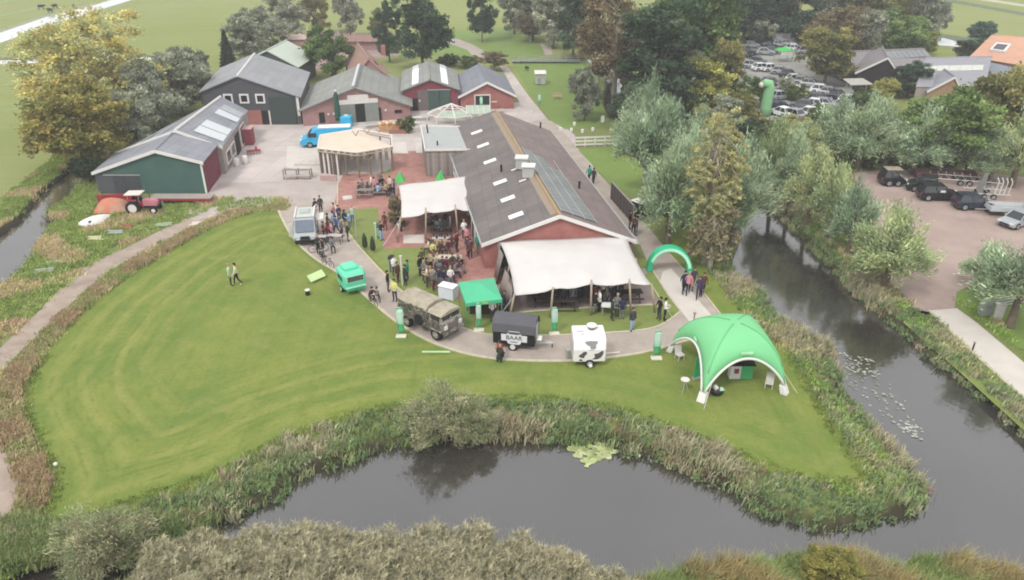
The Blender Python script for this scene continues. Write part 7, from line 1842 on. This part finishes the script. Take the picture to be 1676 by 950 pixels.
TREES = [ # kind, base x, base y, top y, width px, label, group
 ('autumn_round', 141, 283, 138, 146, 'rounded brown and green autumn tree overhanging the river by the green barn', None),
 ('autumn_big', 172, 214, 22, 188, 'very large yellow and orange autumn tree at the top left', None),
 ('grey', 228, 250, 150, 75, 'grey leaved tree between the autumn trees and green barn', 'grey trees behind the sheds'), ('grey', 262, 226, 108, 75, 'grey leaved tree over the roof of the long grey shed', 'grey trees behind the sheds'),
 ('grey', 300, 190, 84, 76, 'grey leaved tree right of the big yellow tree', 'grey trees behind the sheds'), ('grey', 330, 165, 84, 60, 'grey leaved tree nearest the anthracite barn corner', 'grey trees behind the sheds'), ('dark', 322, 160, 102, 46, 'small dark tree at the left corner of the anthracite barn', None),
 ('olive', 250, 190, 112, 64, 'yellow green tree under the right edge of the large autumn tree', None), ('dark', 148, 300, 258, 46, 'dark shrub between river and green barn', None),
 ('conifer', 377, 122, 48, 38, 'small dark conifer behind the anthracite barn', None),
 ('grey', 408, 102, 26, 66, 'grey tree left of the pale roofed shed', 'grey trees beyond the barns'), ('grey', 440, 86, 14, 66, 'grey tree just behind the pale roofed shed', 'grey trees beyond the barns'), ('grey', 468, 66, -14, 62, 'taller grey tree at the top edge, left of the brown one', 'grey trees beyond the barns'),
 ('olive', 518, 58, -12, 44, 'brownish green tree at the top edge behind the farmyard', None), ('mid', 545, 130, 48, 68, 'round green bush tree between anthracite and brick barns', None), ('grey', 574, 62, -12, 46, 'slim grey green tree at the top edge', None),
 ('dark', 638, 102, 8, 42, 'narrow dark tree, left of the dark pair', 'dark pair of trees'), ('dark', 692, 114, -14, 82, 'large dark tree, right of the dark pair', 'dark pair of trees'), ('dark', 789, 70, -22, 40, 'single dark tree standing on the far lawn', None),
 ('bush', 735, 108, 90, 34, 'low green bush behind the red barn', None), ('brown', 810, 116, 84, 46, 'low brown shrub behind the small brick barn', None), ('mid', 770, 112, 92, 34, 'green shrub between the two small barn roofs', None), ('olive', 618, 60, 14, 30, 'small olive tree left of the dark pair', None),
 ('grey', 842, 56, -24, 52, 'grey tree at the left end of the far wood edge', 'far wood edge'), ('grey', 872, 66, -22, 56, 'second grey tree of the far wood edge', 'far wood edge'), ('brown', 868, 70, 20, 40, 'low brown tree in front of the far wood edge', 'far wood edge'), ('grey', 906, 80, -24, 60, 'grey tree beside the far footbridge', 'far wood edge'),
 ('dark', 938, 100, -30, 72, 'dark tree at the right end of the footbridge', 'far wood edge'), ('dark', 972, 96, -34, 80, 'dark tree behind the brown one over the creek', 'far wood edge'),
 ('brown', 1004, 172, -30, 118, 'large brown leafed tree with a pale trunk over the creek', None), ('brown', 978, 140, 30, 66, 'smaller brown tree left of the pale trunk', None), ('dark', 1026, 214, 140, 50, 'dark shrub tree on the right bank of the creek', None), ('brown', 1024, 150, 70, 60, 'brown tree leaning over the creek bend', None),
 ('dark', 1068, 196, 4, 150, 'very large dark green tree in the middle of the wood', None), ('mid', 1108, 152, -40, 130, 'large green tree at the top edge, right of the dark one', None), ('mid', 1150, 140, -34, 110, 'green tree filling the top edge left of the car park', None),
 ('yellow', 1152, 196, 96, 86, 'yellow green tree left of the far car park', None), ('olive', 1178, 162, 70, 62, 'olive tree at the left corner of the car park', None), ('grey', 1120, 190, 84, 60, 'grey brown tree between the dark and yellow trees', None),
 ('grey', 956, 198, 114, 56, 'rounded grey willow beside the creek', None),
 ('willow', 1055, 322, 134, 112, 'large grey green willow beside the bright lawn', None), ('willow', 1092, 400, 226, 112, 'grey willow behind the green arch', None), ('willow', 1045, 250, 150, 84, 'willow behind the white fence', None),
 ('willow', 1198, 398, 236, 116, 'grey willow leaning over the canal, right of the poplar', None), ('willow', 1140, 330, 180, 90, 'grey willow behind the yellow poplar', None), ('willow', 1118, 372, 210, 84, 'grey willow hiding the trunk of the big willow', None),
 ('poplar', 1152, 432, 184, 80, 'tall yellow poplar with pale trunk beside the canal', None), ('poplar_low', 1162, 438, 336, 70, 'low brown twiggy tree at the foot of the poplar', None),
 ('willow_green', 1262, 330, 190, 80, 'green grey willow at the far end of the canal row', 'willows along the right canal bank'), ('willow', 1290, 345, 220, 74, 'second willow from the far end of the canal row', 'willows along the right canal bank'),
 ('willow_green', 1318, 372, 242, 80, 'third willow from the far end of the canal row', 'willows along the right canal bank'), ('willow_green', 1352, 392, 266, 80, 'fourth willow from the far end of the canal row', 'willows along the right canal bank'), ('willow', 1386, 418, 296, 78, 'fifth willow from the far end, beside the lot', 'willows along the right canal bank'),
 ('willow_green', 1446, 472, 334, 124, 'nearest and largest willow of the canal row', 'willows along the right canal bank'), ('willow', 1222, 292, 226, 50, 'dark grey willow where the canal narrows', None), ('dark', 1238, 278, 236, 46, 'dark shrub tree over the narrow end of the canal', None),
 ('willow', 1366, 268, 158, 84, 'willow behind the boxy off-road car', 'willows behind the lot'), ('willow', 1404, 276, 160, 92, 'willow behind the lot corner, second from left', 'willows behind the lot'), ('willow', 1446, 282, 186, 92, 'willow just above the off-road car', 'willows behind the lot'), ('willow', 1492, 284, 176, 100, 'willow above the dark spare wheel car', 'willows behind the lot'),
 ('green_light', 1535, 282, 142, 122, 'bright yellow green tree above the parked cars', None), ('olive', 1626, 254, 118, 104, 'dark olive brown tree before the blue grey barn', None), ('willow', 1580, 290, 196, 84, 'willow behind the trailer frames', 'willows behind the lot'), ('willow_green', 1655, 306, 180, 112, 'large willow behind the silver trailer', 'willows behind the lot'), ('green_light', 1690, 240, 130, 90, 'light green tree cut by the right edge', None), ('willow', 1618, 300, 214, 74, 'low willow right of the trailer frames', 'willows behind the lot'),
 ('willow', 1652, 535, 366, 148, 'big grey willow at the right edge beside the entrance road', None), ('willow', 1610, 476, 398, 84, 'small willow left of the big one at the right edge', None),
 ('dark', 1214, 74, -36, 82, 'dark tree behind the far corner of the car park', 'dark wood behind the car park'), ('dark', 1254, 64, -44, 90, 'dark tree above the silver cars of the far row', 'dark wood behind the car park'), ('dark', 1296, 70, -40, 96, 'dark tree above the white van', 'dark wood behind the car park'), ('grey', 1236, 74, 6, 52, 'grey tree before the dark wood, left', None), ('dark', 1180, 88, -20, 70, 'dark tree left of the car park', 'dark wood behind the car park'),
 ('olive', 1348, 142, 50, 78, 'olive brown tree right of the car park', None), ('brown', 1356, 120, 12, 90, 'brown tree above the olive one', None), ('grey', 1392, 112, 18, 84, 'grey brown tree behind the panelled barn', None), ('grey', 1350, 60, -30, 84, 'grey tree at the top edge above the car park', None), ('olive', 1420, 70, -26, 92, 'olive tree at the top edge behind the far barns', None), ('green_light', 1468, 98, 18, 88, 'light green round tree behind the panelled barn', None), ('grey', 1512, 72, -18, 66, 'grey green tree at the right end of the far wood', None), ('olive', 1490, 60, -20, 60, 'olive tree behind the light green one', None), ('yellow', 1508, 92, 52, 36, 'small yellow green tree by the pale ditch', None),
 ('ball', 1603, 76, 37, 40, 'clipped round blue green tree beside the orange roofed house', None), ('dark', 1578, 100, 64, 46, 'low dark shrub left of the clipped round tree', None), ('dark', 1484, 160, 104, 50, 'dark tree before the black gabled barn', None), ('yellow', 1440, 182, 132, 40, 'small yellow green tree below the black gabled barn', None), ('mid', 1412, 180, 150, 44, 'green shrub below the black gabled barn, left', None),
 ('mid', 1222, 176, 128, 50, 'green shrub left of the green inflatable column', None), ('olive', 1216, 205, 150, 58, 'olive shrub left of the column foot', None), ('mid', 1302, 166, 140, 36, 'round green bush in the middle of the car park', None), ('grey', 1284, 150, 128, 26, 'grey shrub behind the green inflatable column', None), ('mid', 1336, 208, 172, 40, 'round shrub at the near edge of the car park', None), ('grey', 1182, 226, 160, 60, 'grey shrub below the olive tree', None), ('olive', 1290, 232, 192, 60, 'olive shrub at the foot of the column lawn', None), ('willow_green', 1312, 268, 196, 80, 'willow between the car park and canal row', None), ('dark', 1196, 256, 196, 60, 'dark shrub right of the yellow poplar top', None),
 ('dry_bush', 650, 352, 322, 26, 'dry brown shrub at the left side of the small tent', None), ('dry_bush', 652, 370, 348, 24, 'second dry brown shrub below the first one', None), ('bush', 668, 216, 192, 26, 'potted green bush beside the produce stall', None),
 ('grey_bush', 714, 712, 638, 106, 'large grey brown bush on the pond bank', None), ('grey_bush', 172, 912, 820, 130, 'large grey bush on the bank at the lower left', None), ('grey_bush', 768, 706, 655, 74, 'low tan bush on the pond bank right of the large one', None), ('dry_bush', 985, 330, 315, 10, 'x', None),
 ('autumn_round', 1352, 905, 895, 84, 'orange brown bush at the bottom edge, right of the reeds', None)]
for i, (k, bx, by, ty, wpx, lb, gr) in enumerate(TREES):
    if lb == 'x': continue
    x, y, _ = P(bx, by); 
    if by == 905: x, y, _ = P(1352, 968); ty = 900; by = 968
    th_ = PITCH + math.atan((by - 475) / FPX); ct_, st_ = math.cos(th_), math.sin(th_); sp = SC(bx, by); ry_ = wpx / sp * .42
    lo_, h = .3, 30.0
    for _ in range(40):
        m_ = (lo_ + h) / 2
        if ZY(x, y, ty) * ct_ < m_ * .58 * ct_ + math.hypot(m_ * .42 * ct_, ry_ * st_): h = m_
        else: lo_ = m_
    v = TR[k][i % len(TR[k])]
    # the crown stands nearer to the lens than the foot
    w_m = wpx / (FPX / (y * math.cos(PITCH) + (CAM_H - h * .6) * math.sin(PITCH)))
    sx, sz = w_m / v[2], h / v[3]
    nm = {'willow': 'willow_tree', 'willow_green': 'willow_tree', 'bush': 'bush', 'dry_bush': 'shrub', 'grey_bush': 'shrub', 'conifer': 'conifer_tree', 'poplar': 'poplar_tree'}.get(k, 'tree')
    t = thing(nm, lb, 'shrub' if 'bush' in k else 'tree', (x, y, 0), R.uniform(0, 6.28), gr, (sx, sx * R.uniform(.92, 1.08), sz))
    link('crown', v[0], t); link('trunk', v[1], t)

# ------------------------------------------------------------------ banks, reeds, rough grass
def blades(Cp, h, n_each, spread, colidx, pal, lean=.35, width=.035, seed=0, bright=1.75):
    """bent grass blades in clumps; Cp Mx3 clump feet, h M heights"""
    g = np.random.default_rng(seed); M = len(Cp); N = M * n_each; ci = np.repeat(np.arange(M), n_each)
    base = Cp[ci] + np.concatenate([g.normal(size=(N, 2)) * spread, np.zeros((N, 1))], 1)
    hh = h[ci] * g.uniform(.55, 1.1, N); a = g.uniform(0, 6.283, N); ln = g.uniform(.1, 1, N) * lean
    dirv = np.stack([np.cos(a), np.sin(a), np.zeros(N)], 1); per = np.stack([-np.sin(a + 1), np.cos(a + 1), np.zeros(N)], 1)
    mid = base + dirv * (hh * ln * .35)[:, None] + np.array([0, 0, 1]) * (hh * .6)[:, None]
    tip = base + dirv * (hh * ln)[:, None] + np.array([0, 0, 1]) * (hh * (1 - ln * .35))[:, None]
    w = width * g.uniform(.6, 1.4, N)
    V = np.empty((N * 5, 3)); V[0::5] = base - per * w[:, None]; V[1::5] = base + per * w[:, None]; V[2::5] = mid + per * w[:, None]; V[3::5] = mid - per * w[:, None]; V[4::5] = tip
    k = np.arange(N)[:, None] * 5
    Fq = k + np.array([[0, 1, 2, 3]]); Ft = k + np.array([[3, 2, 4]])
    P_ = np.array([lin(c) for c in pal]); ct = P_[colidx[ci]] * (g.uniform(.7, 1.3, N) * g.uniform(.8, 1.2, M)[ci])[:, None] * bright
    return V, Fq, Ft, np.repeat(ct, 5, axis=0)
def stuff_blades(name, *a, m=None, **k):
    V, Fq, Ft, c = blades(*a, **k); o = link(name, npmesh('blades', V, [Fq, Ft], m or attr_mat('blades', (1, 1, 1), trans=.3), c)); return tag(o, kind='stuff')
def herbs(name, Cp, rad, n_each, size, colidx, pal, seed, elong=1.5, flat=.7):
    """mounds of small leaves"""
    g = np.random.default_rng(seed); M = len(Cp); N = M * n_each; ci = np.repeat(np.arange(M), n_each)
    d = unit(g.normal(size=(N, 3))); d[:, 2] = np.abs(d[:, 2]); C = Cp[ci] + d * (rad[ci] * g.uniform(.5, 1.05, N))[:, None] * np.array([1, 1, flat])
    A = unit(d + g.normal(size=(N, 3)) * .8); B = unit(np.cross(A, g.normal(size=(N, 3)))); s = size * g.uniform(.6, 1.4, N)
    V, F = leaf_quads(C, A * (s * elong / 2)[:, None], B * (s / 2)[:, None])
    P_ = np.array([lin(c) for c in pal]); ct = P_[colidx[ci]] * (g.uniform(.75, 1.25, N) * g.uniform(.75, 1.25, M)[ci])[:, None] * 1.35
    return tag(link(name, npmesh('leaves', V, F, lm, np.repeat(ct, 4, axis=0))), kind='stuff')
def sample(n, x0, x1, y0, y1, seed): g = np.random.default_rng(seed); return np.stack([g.uniform(x0, x1, n), g.uniform(y0, y1, n)], 1)
def smoothnoise(p, s, seed=0):
    a = seed * 1.7; return .5 + .25 * np.sin(p[:, 0] * s + a + 1.7 * np.sin(p[:, 1] * s * .8 + a)) + .25 * np.sin(p[:, 1] * s * 1.3 - a + 1.3 * np.sin(p[:, 0] * s * 1.1))
POND = np.array(WATER_POND); LEFTW = np.array(WATER_LEFT); CREEK = np.array(WATER_CREEK)
LAWNP = np.array(LAWN)
Z0 = lambda p, wd_: np.where(wd_ > -.2, -.45, 0.0)
PATHP = np.array(PX([(352, 340), (270, 374), (160, 426), (85, 488), (0, 570), (-60, 640), (-40, 700), (0, 612), (95, 520), (185, 440), (300, 380), (365, 352)]))
PATHB = np.array(PX([(-120, 740), (-120, 1100), (-30, 905), (8, 862), (32, 815), (42, 775), (25, 745), (0, 712), (-40, 700)]))
ROADP = np.array(PX([(1040, 340), (1064, 440), (1091, 481), (1114, 511), (1150, 560), (1215, 560), (1182, 518), (1154, 483), (1122, 444), (1095, 415), (1066, 378)]))
ENTP = np.array(PX([(1520, 505), (1566, 500), (1600, 528), (1676, 592), (1800, 690), (1800, 795), (1676, 655), (1620, 607), (1560, 551)]))
LOTP = np.array(PX([(1398, 283), (1540, 275), (1676, 290), (1800, 330), (1800, 470), (1600, 462), (1566, 478), (1562, 506), (1520, 520), (1470, 480), (1440, 400), (1405, 330)]))
def keepout(p, m=.1):
    return (poly_sd(p, LAWNP) < -m + .2) & (poly_sd(p, PATHP) < -m) & (poly_sd(p, PATHB) < -m) & (poly_sd(p, ROADP) < -m - .1) & (poly_sd(p, ENTP) < -m - .1) & (poly_sd(p, LOTP) < -m)

# banks of pond and canal
p = sample(90000, -36, 62, 22, 100, 3); wd_ = poly_sd(p, POND)
k = (wd_ > -3.0) & (wd_ < .35) & keepout(p, 0.0) & ~((p[:, 1] < 27) & (p[:, 0] < 18)); p = p[k]; wd_ = wd_[k]
print('bank pts', len(p))
nz = smoothnoise(p, .5, 1); nz2 = smoothnoise(p, 1.1, 4)
g = np.random.default_rng(8)
BP = ['#6b7a50', '#7a8460', '#868468', '#857d68', '#60704c', '#776850', '#8b8870']
near = wd_ > -.9
ci_ = np.where(nz > .62, g.choice([2, 3, 6], len(p)), np.where(nz < .4, g.choice([0, 4, 4], len(p)), g.choice([0, 1, 2, 4], len(p))))
rust = (nz2 > .78) & (g.uniform(size=len(p)) < .6); ci_[rust] = g.choice([3, 5], rust.sum())
hgt = (.35 + .8 * np.clip(nz, .1, 1) * (.6 + .8 * smoothnoise(p, 2.3, 7))) * np.where(near, 1.0, .7) * np.where(p[:, 0] > 12, .78, 1.0)
Cp = np.concatenate([p, Z0(p, wd_)[:, None]], 1)
sel = g.uniform(size=len(p)) < .62
stuff_blades('bank_grass', Cp[sel], hgt[sel], 15, .17, ci_[sel], BP, lean=.75, width=.028, seed=2)
sel = g.uniform(size=len(p)) < .26
herbs('bank_herbs', Cp[sel], (hgt * .55)[sel], 34, .12, np.where(nz < .5, 0, 1)[sel] + (g.uniform(size=sel.sum()) < .3) * 2, ['#5c7050', '#6f7d58', '#667a58', '#7c866a'], 5)
# foreground reed bed
RO = np.array([P(px, py, 2.0)[:2] for px, py in ((150, 990), (205, 945), (240, 905), (290, 878), (340, 868), (430, 860), (520, 858), (600, 866), (680, 862), (760, 856), (840, 872), (920, 898), (980, 925), (1060, 945), (1110, 985))])
rp = sample(44000, -24, 8.5, 20.5, 28.5, 9); limf = lambda q: np.interp(q[:, 0], RO[:, 0], RO[:, 1])
k = (rp[:, 1] < limf(rp) + .2 * np.sin(rp[:, 0] * 3)) & (rp[:, 1] > 21.0); rp = rp[k][:19000]
hh = (2.15 + .2 * np.sin(rp[:, 0] * 1.1 + rp[:, 1]) + g.uniform(-.3, .3, len(rp)) + .7 * (smoothnoise(rp, 2.6, 3) - .5) + .5 * (smoothnoise(rp, .9, 5) - .5))
Cp = np.concatenate([rp, np.full((len(rp), 1), -.45)], 1); rn = smoothnoise(rp, 1.4, 2)
stuff_blades('reed_bed', Cp, hh, 13, .10, np.where(rn > .56, g.choice([0, 0, 1, 5], len(rp)), np.where(rn < .4, g.choice([2, 3, 3], len(rp)), g.choice([1, 2, 4], len(rp)))), ['#647246', '#6f7954', '#767a58', '#7d7a5e', '#6a7054', '#566a42'], lean=.34, width=.012, seed=11, bright=1.95)
# feathery plumes
pc_ = Cp[::2] + np.stack([g.normal(size=len(Cp[::2])) * .12, g.normal(size=len(Cp[::2])) * .12, hh[::2] * .93], 1)
stuff_blades('reed_plumes', pc_, np.full(len(pc_), .34), 12, .035, g.integers(0, 3, len(pc_)), ['#838068', '#8c8870', '#75735f'], lean=1.3, width=.016, seed=12, bright=1.9)
# low growth on the near bank at the right
NO = np.array([P(px, py, .75)[:2] for px, py in ((1000, 965), (1090, 930), (1200, 918), (1310, 903), (1390, 902), (1480, 925), (1520, 905), (1580, 912), (1640, 930), (1720, 960))])
p = sample(20000, 3.5, 26, 19.5, 26.5, 14); p = p[p[:, 1] < np.interp(p[:, 0], NO[:, 0], NO[:, 1]) + .15 * np.sin(p[:, 0] * 4)][:8000]
nn_ = smoothnoise(p, 1.0, 3); Cp = np.concatenate([p, np.full((len(p), 1), -.3)], 1)
stuff_blades('near_bank_grass', Cp, .9 + .8 * nn_, 18, .16, np.where(nn_ > .66, g.choice([2, 3], len(p)), g.choice([0, 1, 1], len(p))), ['#687a48', '#7b8556', '#86805e', '#84754f'], lean=.7, width=.026, seed=15)
herbs('near_bank_herbs', Cp[::4], np.full(len(Cp[::4]), .6), 60, .10, g.integers(0, 2, len(Cp[::4])), ['#6f8048', '#8b9058'], 16)
# creek side growth at the lower left
p = sample(6000, -30, -11.5, 23, 28.5, 17); wl_ = poly_sd(p, POND); p = p[(wl_ > -3.2) & (wl_ < .3) & keepout(p, 0)]
Cp = np.concatenate([p, np.full((len(p), 1), -.1)], 1); stuff_blades('creek_side_grass', Cp, np.full(len(p), .8), 20, .18, g.integers(0, 4, len(p)), ['#627246', '#727d50', '#84825c', '#586842'], lean=.7, width=.028, seed=18)
# river bank rough growth at the left
p = sample(42000, -62, -23, 24, 112, 20); wl_ = poly_sd(p, LEFTW); ldl = poly_sd(p, LAWNP)
k = (((wl_ > -3.0) & (wl_ < -.15)) | ((p[:, 0] > -46) & (wl_ < -1) & (p[:, 1] < 74) & (g.uniform(size=len(p)) < .5))) & keepout(p, .0); p = p[k]; wl_ = wl_[k]
nn_ = smoothnoise(p, .7, 6); Cp = np.concatenate([p, Z0(p, wl_)[:, None]], 1)
stuff_blades('river_bank_grass', Cp, (.18 + .3 * nn_), 15, .22, np.where(nn_ > .65, g.choice([2, 3], len(p)), g.choice([0, 1, 4], len(p))), ['#66773f', '#77854c', '#8c8a5e', '#93836a', '#5a6d3a'], lean=.8, width=.032, seed=21)
# reddish weed strip between earth path and lawn
p = sample(30000, -34, -22, 24, 74, 23); ldl = poly_sd(p, LAWNP); k = (ldl > -1.2) & (ldl < .1) & (poly_sd(p, PATHP) < .35) & (poly_sd(p, POND) < -2.2) & (p[:, 0] < -22.5); p = p[k]
p = p[g.uniform(size=len(p)) < .7]; nn_ = smoothnoise(p, .9, 2); Cp = np.concatenate([p, np.zeros((len(p), 1))], 1)
stuff_blades('rusty_weed_strip', Cp, .22 + .4 * nn_, 16, .16, np.where(nn_ > .5, g.choice([0, 1, 2], len(p)), g.choice([2, 3, 4], len(p))), ['#806d56', '#877b60', '#7c7654', '#6c7648', '#8a8464'], lean=.7, width=.028, seed=24)
# canal bank shrubs and verge at the right
p = sample(26000, 16, 62, 30, 84, 26); wl_ = poly_sd(p, POND); k = (wl_ < -1) & (wl_ > -7) & (p[:, 0] > 17 + 0 * p[:, 1]) & keepout(p, .1) & (g.uniform(size=len(p)) < .5); p = p[k]
nn_ = smoothnoise(p, .6, 9); Cp = np.concatenate([p, np.zeros((len(p), 1))], 1)
stuff_blades('verge_grass', Cp, .2 + .35 * nn_, 12, .2, np.where(nn_ > .6, 2, g.choice([0, 1], len(p))), ['#66803c', '#78894a', '#94906a'], lean=.8, width=.03, seed=27)
# undergrowth beneath the wood
p = sample(14000, 12, 95, 84, 170, 29); inwood = (poly_sd(p, np.array(PX([(1010, 200), (1100, 170), (1180, 120), (1190, 40), (1300, 60), (1540, 60), (1480, 100), (1400, 190), (1420, 230), (1676, 200), (1676, 260), (1460, 282), (1390, 285), (1300, 320), (1260, 320), (1230, 240), (1130, 215)]))) > 0) & (poly_sd(p, np.array(PX([(1185, 70), (1330, 66), (1440, 190), (1420, 230), (1330, 215), (1230, 200), (1190, 120)]))) < 0)
p = p[inwood]; nn_ = smoothnoise(p, .4, 5); Cp = np.concatenate([p, np.zeros((len(p), 1))], 1)
herbs('undergrowth', Cp, .6 + 1.3 * nn_, 26, .32, np.where(nn_ > .6, 0, g.integers(0, 4, len(p))), ['#4d5c3a', '#5b6944', '#6c7350', '#444f35'], 30)
# short tufts at the lawn rim and lawn patches
p = sample(60000, -32, 24, 28, 72, 31); ldl = poly_sd(p, LAWNP); p = p[(ldl > -.4) & (ldl < .8) & (poly_sd(p, ROADP) < -.3)]; Cp = np.concatenate([p, np.zeros((len(p), 1))], 1)
p = p[p[:, 1] < 44]; Cp = np.concatenate([p, np.zeros((len(p), 1))], 1)
stuff_blades('lawn_rim_grass', Cp, np.full(len(p), .16), 10, .12, g.integers(0, 3, len(p)), ['#6f8540', '#82924c', '#8f9858'], lean=.9, width=.02, seed=32, bright=1.05)
# water lilies
def lilies(name, pxpoly, n, r, seed, cols):
    poly = np.array(PX(pxpoly, WL)); lo, hi = poly.min(0), poly.max(0); q = sample(n * 6, lo[0], hi[0], lo[1], hi[1], seed); q = q[poly_sd(q, poly) > 0][:n]
    gg = np.random.default_rng(seed); V = []; F = []; col = []
    for i, (x, y) in enumerate(q):
        rr_ = r * gg.uniform(.5, 1.3); a0 = gg.uniform(0, 6.28); b = len(V); z = WL + .012 + .004 * (i % 7); V.append((x, y, z))
        for k_ in range(9): a = a0 + .25 + k_ * (6.283 - .5) / 8; V.append((x + rr_ * math.cos(a), y + rr_ * math.sin(a), z + .006 * gg.uniform(0, 1)))
        F += [(b, b + k_ + 1, b + k_ + 2) for k_ in range(8)]; c_ = np.array(lin(cols[gg.integers(0, len(cols))])) * gg.uniform(.8, 1.2); col += [c_] * 10
    if V: tag(link(name, npmesh(name, np.array(V), np.array(F), attr_mat('lily_leaf', (1, 1, 1), rough=.4, trans=.1, spec=.5), np.array(col))), kind='stuff')
lilies('water_lilies', [(930, 733), (965, 720), (1000, 728), (1016, 744), (985, 755), (964, 768), (946, 752)], 120, .17, 41, ['#9aa56c', '#a8ae78', '#8b985e', '#b3b48c'])
lilies('water_lilies', [(1368, 592), (1400, 596), (1450, 615), (1500, 680), (1512, 712), (1490, 712), (1440, 680), (1395, 640)], 80, .10, 42, ['#8c8e84', '#9a9b92', '#7f8474'])
lilies('water_lilies', [(1465, 690), (1510, 700), (1508, 720), (1480, 712)], 30, .12, 43, ['#9f9f97', '#8f9286'])
lilies('water_lilies', [(1370, 575), (1430, 590), (1440, 615), (1390, 612)], 70, .09, 44, ['#8c8e80', '#9c9c94'])
lilies('water_lilies', [(1300, 375), (1325, 398), (1372, 450), (1380, 442), (1340, 400), (1312, 370)], 26, .22, 45, ['#c4c4c2'])
# animals and crops small in the far field
for i, (px, py) in enumerate(((68, 16), (91, 15), (83, 22), (862, 116))):
    x, y, _ = P(px, py); t = thing('dark_cow', ['dark cow far off in the top left meadow, left of three', 'dark cow far off in the top left meadow, right of three', 'dark cow far off in the top left meadow, lowest of three', 'small dark sheep grazing in the orchard by the coop'][i], 'animal', (x, y, 0), R.uniform(0, 6))
    s_ = 1.0 if i < 3 else .6
    cb = MB(); cb.ball((0, 0, .95 * s_), (.85 * s_, .34 * s_, .38 * s_), nu=10, nv=7).ball((1.0 * s_, 0, 1.05 * s_), (.28 * s_, .15 * s_, .17 * s_)).tube([(.6 * s_, 0, 1.05 * s_), (.9 * s_, 0, 1.1 * s_)], .16 * s_, 6)
    for ax in (-.55, .55):
        for ay in (-.2, .2): cb.tube([(ax * s_, ay * s_, .8 * s_), (ax * s_ - .03, ay * s_, .4 * s_), (ax * s_, ay * s_, 0)], [.11 * s_, .06 * s_, .06 * s_], 5)
    cb.build('body', black_m, t, smooth=True)

# ------------------------------------------------------------------ haze
HAZE = 0.0007
if HAZE:
    hm = bpy.data.materials.new('haze_air'); hm.use_nodes = True; nt = hm.node_tree; nt.nodes.remove(nt.nodes["Principled BSDF"])
    pv = nt.nodes.new("ShaderNodeVolumePrincipled"); pv.inputs['Density'].default_value = HAZE; pv.inputs['Color'].default_value = (.93, .94, .96, 1); pv.inputs['Anisotropy'].default_value = 0.1
    nt.links.new(pv.outputs[0], nt.nodes["Material Output"].inputs['Volume'])
    o = MB().box(0, 170, 13.5, 900, 560, 34).build('haze', hm); tag(o, kind='stuff')
    sc.cycles.volume_bounces = 0
